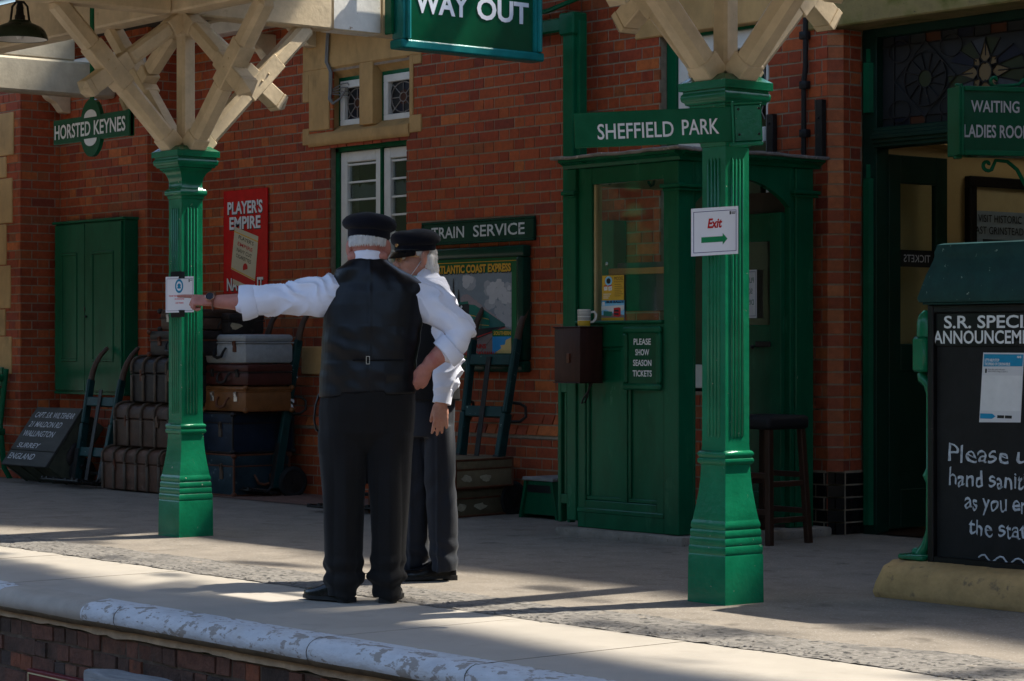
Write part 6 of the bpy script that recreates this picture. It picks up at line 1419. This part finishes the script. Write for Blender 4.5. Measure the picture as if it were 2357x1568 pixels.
# body: one continuous mesh under the clothes
m = MB()
P_, R_ = head(m, (.014, .02, 1.668), (.1, 1), wx=1.10)
m.limb([(.014, .0, 1.70), (.013, -.012, 1.62), (.012, -.005, 1.54)], [.070, .068, .078], 18)
m.limb([(-.052, -.036, 1.622), (.078, -.036, 1.622)], [.03, .03], 12)
m.loft([(.014, 0, .86, .17, .125), (.014, 0, 1.0, .19, .13), (.018, 0, 1.12, .195, .13), (.03, 0, 1.28, .20, .13), (.035, 0, 1.42, .185, .115), (.022, 0, 1.52, .14, .085), (.014, 0, 1.565, .08, .06)], 28, 2.3)
for sx, hx in ((-1, -.10), (1, .112)): m.limb([(sx*.09+.012, 0, .92), (hx, 0, .5), (hx-.004, .0, .16)], [.10, .068, .045], 16)
m.limb([(-.15, .0, 1.465), (-.44, .0, 1.418)], [.055, .042], 16); m.limb([(-.44, .0, 1.418), (-.52, .0, 1.413), (-.58, .0, 1.411), (-.70, .0, 1.415)], [.044, .046, .047, .033], 16, flatten=.9)
hand(m, (-.712, .0, 1.418), (-1, .0, .03), (0, .55, -.85), (.05, .8, .55), (.05, 1.15, 1.3, 1.3), lens=(.080, .080, .074, .060), thumb=(.45, .8, .5), k=1.0)
m.limb([(.205, .0, 1.46), (.43, -.045, 1.315)], [.055, .038], 16); m.limb([(.43, -.045, 1.30), (.39, -.055, 1.20), (.36, -.055, 1.17), (.30, -.06, 1.115)], [.036, .042, .045, .033], 16)
hand(m, (.298, -.06, 1.112), (-.42, .08, -.9), (-.5, .85, .1), (-.75, -.55, .35), (.5, .7, .8, .9), thumb=(.25, .9, .3), k=1.0)
fuse(m, 'body', 'skin_ruddy', mn, .0048, 3)
m = MB()
rng = random.Random(5)
def back(rng):
    a = rng.uniform(math.pi*1.02, math.pi*1.98); z = rng.uniform(.018, .055); return (.078*math.cos(a), .098*math.sin(a)-.012, z)
m.loft([(.014, .018, 1.676, .077, .088), (.014, .016, 1.686, .085, .097), (.014, .016, 1.71, .089, .101), (.014, .018, 1.735, .088, .100)], 30)
hair_tufts(m, P_, R_, back, rng, 800, .0019, .024)
m.build('hair', 'hair', mn, 60, local=True)
# mask loops behind the ears
m = MB()
for s_ in (-1, 1): m.tube([P_(s_*.074, .03, -.03), P_(s_*.079, -.005, .0), P_(s_*.0805, -.022, -.015), P_(s_*.078, -.020, -.040), P_(s_*.070, .02, -.055)], .0045, 6)
m.limb([P_(-.05, .08, -.06), P_(0, .11, -.055), P_(.05, .08, -.06)], [.03, .034, .03], 10); m.build('face_mask', 'cable_black', mn, 60, local=True)
cap(mn, (.016, .022, 1.712), (.05, 1), tilt=rad(-3), roll=rad(3), badge=False)
# shirt: collar and rolled sleeves
m = MB()
m.loft([(.016, -.002, 1.55, .09, .085), (.015, -.008, 1.60, .083, .080), (.014, -.010, 1.655, .0785, .0745)], 28)
for v in m.bm.verts: v.co.z -= .22*max(-.02, v.co.y+.078)
m.loft([(.03, 0, 1.25, .19, .13), (.035, 0, 1.42, .19, .12), (.030, 0, 1.50, .16, .09), (.016, 0, 1.57, .085, .075)], 24, 2.3)
m.limb([(-.09, .0, 1.475), (-.16, .0, 1.447), (-.22, .0, 1.437), (-.31, .0, 1.432), (-.40, .0, 1.425), (-.48, .0, 1.417), (-.555, .0, 1.412)], [.078, .096, .099, .083, .073, .072, .066], 24)
m.limb([(.18, .0, 1.465), (.255, -.003, 1.435), (.31, -.010, 1.405), (.37, -.022, 1.365), (.435, -.042, 1.315), (.462, -.05, 1.275), (.43, -.052, 1.225), (.392, -.055, 1.185)], [.078, .092, .093, .085, .075, .068, .064, .060], 24)
def sf(p, n_):
    s1 = noise.noise((p.x*9, p.y*9, p.z*9)); w_ = .010*s1+.024*(.5-abs(math.sin((p.x*1.0+p.z*1.1)*29+s1*4+p.y*20))**.7)*max(0, noise.noise((p.x*6, p.y*6, p.z*6+3))+.5)
    return w_ if (p.z < 1.57) else .0
sh = fuse(m, 'shirt', 'shirt', mn, .006, 4, sf)
for a, b_, r0, r1 in (((-.505, .0, 1.416), (-.578, .004, 1.408), .079, .083), ((.418, -.053, 1.210), (.372, -.056, 1.166), .073, .074)):      # turned back cuffs
    m = MB(); a, b_ = Vector(a), Vector(b_); d = b_-a
    m.tube([a, a+d*.1, a+d*.6, b_, b_-d*.06, a+d*.5], [r0*.9, r0, (r0+r1)/2+.002, r1, r1-.008, r1-.014], 28, cap=False)
    for v in m.bm.verts: v.co += Vector((.009*noise.noise(v.co*13), 0, .012*noise.noise(v.co*11+Vector((3, 1, 0)))))
    m.build('cuff', 'shirt', sh, 60, local=True)
# waistcoat
m = MB()
m.loft([(.010, 0, .975, .228, .168), (.014, 0, 1.02, .2275, .168), (.018, 0, 1.10, .2285, .168), (.024, 0, 1.20, .232, .163), (.034, 0, 1.30, .237, .158), (.046, 0, 1.40, .236, .150), (.060, -.002, 1.46, .226, .138), (.066, -.005, 1.50, .215, .122), (.036, -.008, 1.54, .184, .108), (.010, -.010, 1.568, .150, .098), (.013, -.010, 1.592, .110, .089), (.015, -.008, 1.612, .090, .081)], 40, 2.35)
def vf(p, n_):
    z = p.z; s1 = noise.noise((p.x*5, p.y*5, z*5)); k = max(0, 1-abs(z-1.10)/.14)
    w_ = .005*s1+.006*k*noise.noise((p.x*7+2, 3, z*20))
    if 1.09 < z < 1.185: w_ -= .004*(1-abs(z-1.138)/.0475)
    w_ += .005*max(0, (z-1.38)/.18)*math.sin((abs(p.x-.03)*1.3+z)*34+s1*3)*.5
    w_ += .0055*noise.noise((p.x*13+z*9, 2, z*12-p.x*6))*(1 if z < 1.3 else .5)
    if n_.y < 0: w_ += .0035*max(0, 1-abs(p.x-.03)/.012)                # centre back seam
    return w_
wc = fuse(m, 'waistcoat', 'waistcoat', mn, .006, 4, vf)
for v in wc.data.vertices:
    if v.co.z < 1.15: v.co.z += (1.15-v.co.z)*(.30*(v.co.x-.02)+(.12 if abs(v.co.x) < .1 else 0)*.6)
m = MB(); pts = [(x, -.158*math.sqrt(max(0, 1-abs((x-.02)/.236)**2.4))-.006, 1.140-.01*x) for x in [-.045+.228*i/12 for i in range(13)]]
m.tube(pts, .0095, 8, flatten=.4, up=(0, 0, 1)); stp = m.build('back_strap', 'waist_front', wc, 50, local=True)
m = MB(); bx = .024; by = -.158-.011
for a, b_, c_, d_ in ((bx-.009, bx+.009, 1.155, 1.158), (bx-.009, bx+.009, 1.120, 1.123), (bx-.009, bx-.006, 1.123, 1.155), (bx+.006, bx+.009, 1.123, 1.155)): m.box(a, b_, by-.006, by-.002, c_, d_, .0008)
m.build('buckle', 'steel', stp, local=True)
# trousers
m = MB()
m.loft([(.012, 0, .68, .07, .04), (.012, 0, .72, .14, .09), (.010, 0, .80, .216, .150), (.010, 0, .90, .224, .163), (.013, 0, 1.0, .222, .162), (.014, 0, 1.06, .220, .158)], 36, 2.3)
m.loft([(-.085, 0, .93, .10, .12), (-.098, 0, .78, .117, .135), (-.104, 0, .60, .1085, .117), (-.103, 0, .45, .098, .108), (-.101, 0, .30, .091, .103), (-.099, 0, .18, .090, .102), (-.095, 0, .135, .096, .100), (-.10, 0, .085, .083, .09), (-.106, 0, .045, .071, .080), (-.106, 0, .030, .069, .078)], 30, 2.2)
m.loft([(.10, 0, .93, .10, .12), (.112, 0, .78, .112, .135), (.114, 0, .60, .100, .116), (.115, 0, .45, .091, .108), (.112, 0, .30, .085, .103), (.108, 0, .18, .087, .100), (.104, 0, .135, .095, .100), (.106, 0, .085, .078, .088), (.104, 0, .045, .064, .076), (.104, 0, .030, .062, .074)], 30, 2.2)
def tf(p, n_):
    s1 = noise.noise((p.x*7, p.y*7, p.z*3)); low = max(0, 1-abs(p.z-.13)/.12)
    w_ = .009*s1+.012*low*math.sin(p.z*72+4*noise.noise((p.x*9, p.y*9, 1)))+.006*noise.noise((p.x*16, p.y*16, p.z*3.5))
    for lx in (-.098, .108):
        if p.z < .85 and n_.y < 0: w_ += .030*max(0, 1-abs(p.x-lx-.014)/.055)*min(1, (.85-p.z)*4)          # pressed crease
    if p.z > .7: w_ += .005*noise.noise((p.x*12, p.y*12, p.z*6))
    return w_
tr_ = fuse(m, 'trousers', 'trousers_black', mn, .0062, 9, tf)
m = MB(); m.tube([(.135, -.128, .985), (.17, -.118, .975), (.205, -.075, .972)], .005, 6); m.build('pocket_edge', 'trousers_black', tr_, 60, local=True)
m = MB(); m.tube([(-.215, .0, .98), (-.232, .0, .93), (-.240, .0, .86), (-.230, .0, .81), (-.215, .0, .80)], .014, 8, flatten=.4); m.build('lanyard', 'cable_black', tr_, 60, local=True)
shoe(mn, (-.062, -.045, 0), math.atan2(.62, -.80), .29); shoe(mn, (.104, -.075, 0), math.atan2(1, .1), .29)
# watch
m = MB(); m.tube([(-.712+.004*math.sin(a), .0355*math.cos(a), 1.417+.036*math.sin(a)) for a in [k*math.pi/12 for k in range(25)]], .010, 8, flatten=.35, up=(1, 0, 0), cap=False); wt = m.build('watch', 'watch_metal', mn, 60, local=True)
m = MB(); wn = Vector((-.1, -.86, .5)).normalized(); wm = Matrix.Translation(Vector((-.722, 0, 1.417))+wn*.036) @ wn.to_track_quat('Z', 'Y').to_matrix().to_4x4(); m.lathe([(.022, 0), (.023, .006), (.020, .009), (.0195, .007), (.001, .007)], (0, 0, 0), 24, wm); m.build('watch_case', 'watch_metal', wt, 50, local=True)
m = MB(); m.lathe([(.0192, .0072), (.001, .0075)], (0, 0, 0), 24, wm); m.build('watch_face', 'watch_face', wt, 60, local=True)

# --- the listening man, facing left
m2 = thing('person', 'white haired man in peaked cap with badge and blue mask under his chin, facing left', 'person', (-9.668, 7.404, 0), YAW, 'railway staff talking')
fd = (-.84, -.54); B = rot2(fd).to_4x4()
m = MB()
hc = (-.078, -.005, 1.655)
P_, R_ = head(m, hc, (-.88, -.47))
m.limb([(-.045, .01, 1.66), (-.03, .015, 1.58), (-.018, .01, 1.50)], [.058, .058, .075], 18)
bt = Matrix.Translation(Vector((-.012, .0, 0))) @ B
m.loft([(0, 0, .86, .12, .095), (0, 0, 1.0, .135, .10), (0, .01, 1.15, .17, .125), (0, .01, 1.3, .175, .12), (0, 0, 1.42, .165, .10), (0, -.01, 1.50, .12, .075), (0, -.01, 1.54, .07, .055)], 28, 2.3, bt)
for c0, c1, c2 in (((.035, -.05, .9), (.062, -.05, .48), (.068, -.04, .17)), ((-.05, .06, .9), (-.072, .05, .48), (-.077, .06, .17))): m.limb([c0, c1, c2], [.07, .058, .042], 16)
m.limb([(.035, -.13, 1.455), (.095, -.165, 1.20)], [.055, .045], 16); m.limb([(.095, -.165, 1.20), (.083, -.20, 1.05), (.064, -.225, .915)], [.046, .042, .029], 16)
hand(m, (.064, -.225, .918), (-.05, -.02, -1), (-.10, .98, .0), (-.98, -.10, .05), (.24, .30, .34, .42), thumb=(.25, .9, .4), k=.97)
m.limb([(-.10, .13, 1.455), (-.15, .15, 1.20)], [.055, .045], 16); m.limb([(-.15, .15, 1.20), (-.20, .10, 1.05), (-.23, .06, .95)], [.046, .042, .029], 16)
hand(m, (-.23, .06, .95), (-.2, -.15, -1), (.3, .8, .0), (-.8, .1, 0), (.3, .35, .4, .45))
fuse(m, 'body', 'skin', m2, .0048, 3)
m = MB(); rng = random.Random(8)
m.ell(P_(0, -.055, .008), (.070, .056, .056), 20, rot=R_); m.ell(P_(0, -.066, -.035), (.054, .040, .040), 18, rot=R_)
for s_ in (-1, 1): m.ell(P_(s_*.072, .012, .030), (.010, .018, .022), 12, rot=R_); m.ell(P_(s_*.062, -.052, -.015), (.020, .030, .045), 14, rot=R_)
def hb(rng):
    a = rng.uniform(math.pi*1.13, math.pi*1.87); z = rng.uniform(-.060, .05); k = 1.0+.05*(z < -.02); return (.076*math.cos(a)*k, .106*math.sin(a)*k-.004, z)
hair_tufts(m, P_, R_, hb, rng, 800, .0020, .036)
for s_ in (-1, 1): hair_tufts(m, P_, R_, lambda r: (s_*(.074+r.uniform(0, .006)), r.uniform(-.005, .028), r.uniform(.015, .045)), rng, 50, .0022, .024)
m.build('hair', 'hair', m2, 60, local=True)
for s_ in (-1, 1):
    m = MB(); m.ell(P_(s_*.031, .079, .004), (.0125, .0125, .0125), 14, rot=R_); e_ = m.build('eye', 'eye', m2, 60, local=True)
    m = MB(); m.ell(P_(s_*.031, .0895, .003), (.0055, .003, .0055), 10, rot=R_); m.build('iris', 'iris', e_, 60, local=True)
    m = MB(); m.limb([P_(s_*.016, .094, .024), P_(s_*.033, .094, .028), P_(s_*.050, .082, .022)], [.004, .005, .003], 8); m.build('eyebrow', 'hair', m2, 60, local=True)
    m = MB(); m.limb([P_(s_*.016, .0885, .0125), P_(s_*.031, .0935, .0145), P_(s_*.046, .084, .0115)], [.004, .0048, .004], 8); m.build('eyelid', 'skin', e_, 60, local=True)
m = MB(); m.ell(P_(0, .097, -.0755), (.021, .006, .0022), 12, rot=R_); m.build('mouth', 'leather_maroon', m2, 60, local=True)
m = MB()       # spectacles
for s_ in (-1, 1):
    c_ = P_(s_*.034, .108, -.002); m.tube([c_+R_ @ Vector((.022*math.cos(a), -.004*abs(math.cos(a)), .018*math.sin(a))) for a in [k*math.pi/10 for k in range(21)]], .0013, 5)
    m.tube([P_(s_*.056, .103, .006), P_(s_*.078, .06, .008), P_(s_*.083, .0, .010)], .0012, 5)
m.tube([P_(-.012, .108, .002), P_(0, .111, .006), P_(.012, .108, .002)], .0012, 5); gl = m.build('spectacles', 'gold', m2, 60, local=True)
m = MB()
for s_ in (-1, 1): c_ = P_(s_*.034, .108, -.002); m.face([c_+R_ @ Vector((.0215*math.cos(a), 0, .0175*math.sin(a))) for a in [k*math.pi/10 for k in range(20)]])
m.build('lens', 'lens', gl, 60, local=True)
cap(m2, (-.076, -.002, 1.694), (-.88, -.47), tilt=rad(-4), roll=rad(-2), k=.93)
m = MB()       # paper mask pulled down under the chin
m.loft([(0, 0, -.145, .040, .050), (0, .012, -.128, .056, .060), (0, .016, -.105, .060, .068), (0, .014, -.092, .061, .068)], 22, 2.2, Matrix.Translation(Vector(hc)) @ rot2((-.88, -.47)).to_4x4() @ Matrix.Translation(Vector((0, .025, 0))))
for v in m.bm.verts: v.co += Vector((0, 0, .003*math.sin(v.co.z*500)))
mk = m.build('face_mask', 'mask_blue', m2, 50, local=True)
m = MB()
for s_ in (-1, 1): m.tube([P_(s_*.058, .055, -.094), P_(s_*.075, .02, -.04), P_(s_*.086, -.012, .012)], .0016, 5); m.tube([P_(s_*.056, .04, -.128), P_(s_*.074, .0, -.085), P_(s_*.082, -.022, -.045)], .0016, 5)
m.build('mask_loop', 'letter_white', mk, 60, local=True)
m = MB()
m.limb([(-.046, .012, 1.575), (-.03, .014, 1.53)], [.070, .086], 24); m.loft([(0, 0, 1.2, .165, .12), (0, 0, 1.42, .17, .112), (0, -.01, 1.51, .13, .085), (0, -.01, 1.56, .08, .07)], 24, 2.3, bt)
m.limb([(.025, -.11, 1.465), (.060, -.135, 1.40), (.092, -.155, 1.30), (.102, -.165, 1.20), (.098, -.185, 1.10), (.086, -.207, 1.02), (.074, -.218, .975)], [.083, .088, .081, .076, .075, .069, .056], 24)
m.limb([(-.09, .11, 1.465), (-.14, .14, 1.30), (-.15, .15, 1.20), (-.19, .11, 1.08), (-.22, .07, .99)], [.08, .08, .074, .068, .052], 20)
def sf2(p, n_):
    s1 = noise.noise((p.x*9, p.y*9, p.z*8)); k = max(0, noise.noise((p.x*7, p.y*7, p.z*5+8))+.4)
    return .007*s1+(.022*(.5-abs(math.sin((p.z-p.x*.7)*30+s1*4))**.7)*k if p.z < 1.5 else 0)
sh = fuse(m, 'shirt', 'shirt', m2, .0058, 4, sf2)
m = MB(); a, b_ = Vector((.078, -.216, .985)), Vector((.065, -.226, .915)); d = b_-a; m.tube([a-d*.05, a, a+d*.5, b_, b_-d*.05, a+d*.4], [.050, .054, .0515, .052, .046, .040], 26, flatten=.86, cap=False); m.build('cuff', 'shirt', sh, 50, local=True)
m = MB()
m.loft([(0, 0, .93, .190, .142), (0, .01, 1.05, .188, .146), (0, .012, 1.2, .186, .142), (0, .006, 1.34, .186, .130), (0, .0, 1.43, .165, .112), (0, -.008, 1.49, .128, .094), (0, -.012, 1.535, .098, .085)], 36, 2.3, bt)
wc = fuse(m, 'waistcoat', 'waist_front', m2, .006, 4, cloth(.006, 8, .003, 22))
m = MB()
m.loft([(.0, 0, .74, .150, .118), (.0, 0, .84, .158, .125), (.0, 0, .95, .160, .125), (0, 0, 1.02, .158, .122)], 34, 2.3, bt)
m.loft([(.042, -.05, .80, .082, .105), (.054, -.05, .62, .080, .090), (.060, -.05, .45, .077, .085), (.066, -.045, .30, .076, .084), (.070, -.04, .18, .078, .086), (.072, -.04, .12, .077, .088), (.072, -.045, .07, .070, .082), (.074, -.045, .05, .066, .078)], 30, 2.2)
m.loft([(-.05, .05, .80, .085, .105), (-.068, .05, .62, .076, .090), (-.073, .05, .45, .072, .085), (-.078, .055, .30, .071, .083), (-.080, .06, .18, .073, .084), (-.080, .06, .12, .072, .085), (-.085, .06, .07, .066, .08), (-.085, .06, .05, .062, .075)], 30, 2.2)
def tf2(p, n_):
    s1 = noise.noise((p.x*8, p.y*8, p.z*4)); low = max(0, 1-abs(p.z-.13)/.13); knee = max(0, 1-abs(p.z-.48)/.18)
    w_ = .010*s1+.006*low*math.sin(p.z*62+p.x*30+4*s1)+.003*knee*math.sin(p.z*50-p.x*60)+.006*noise.noise((p.x*15, p.y*15, p.z*4))
    for lx, ly in ((.045, -.1), (-.10, -.0)):
        if p.z < .9: w_ += .010*max(0, 1-abs(p.x-lx)/.016)*(1 if n_.y < 0 else 0)
    return w_
fuse(m, 'trousers', 'trousers_navy', m2, .006, 4, tf2)
shoe(m2, (.125, .03, 0), math.atan2(-.34, -.94), .305); shoe(m2, (-.02, .13, 0), math.atan2(-.30, -.95), .30)
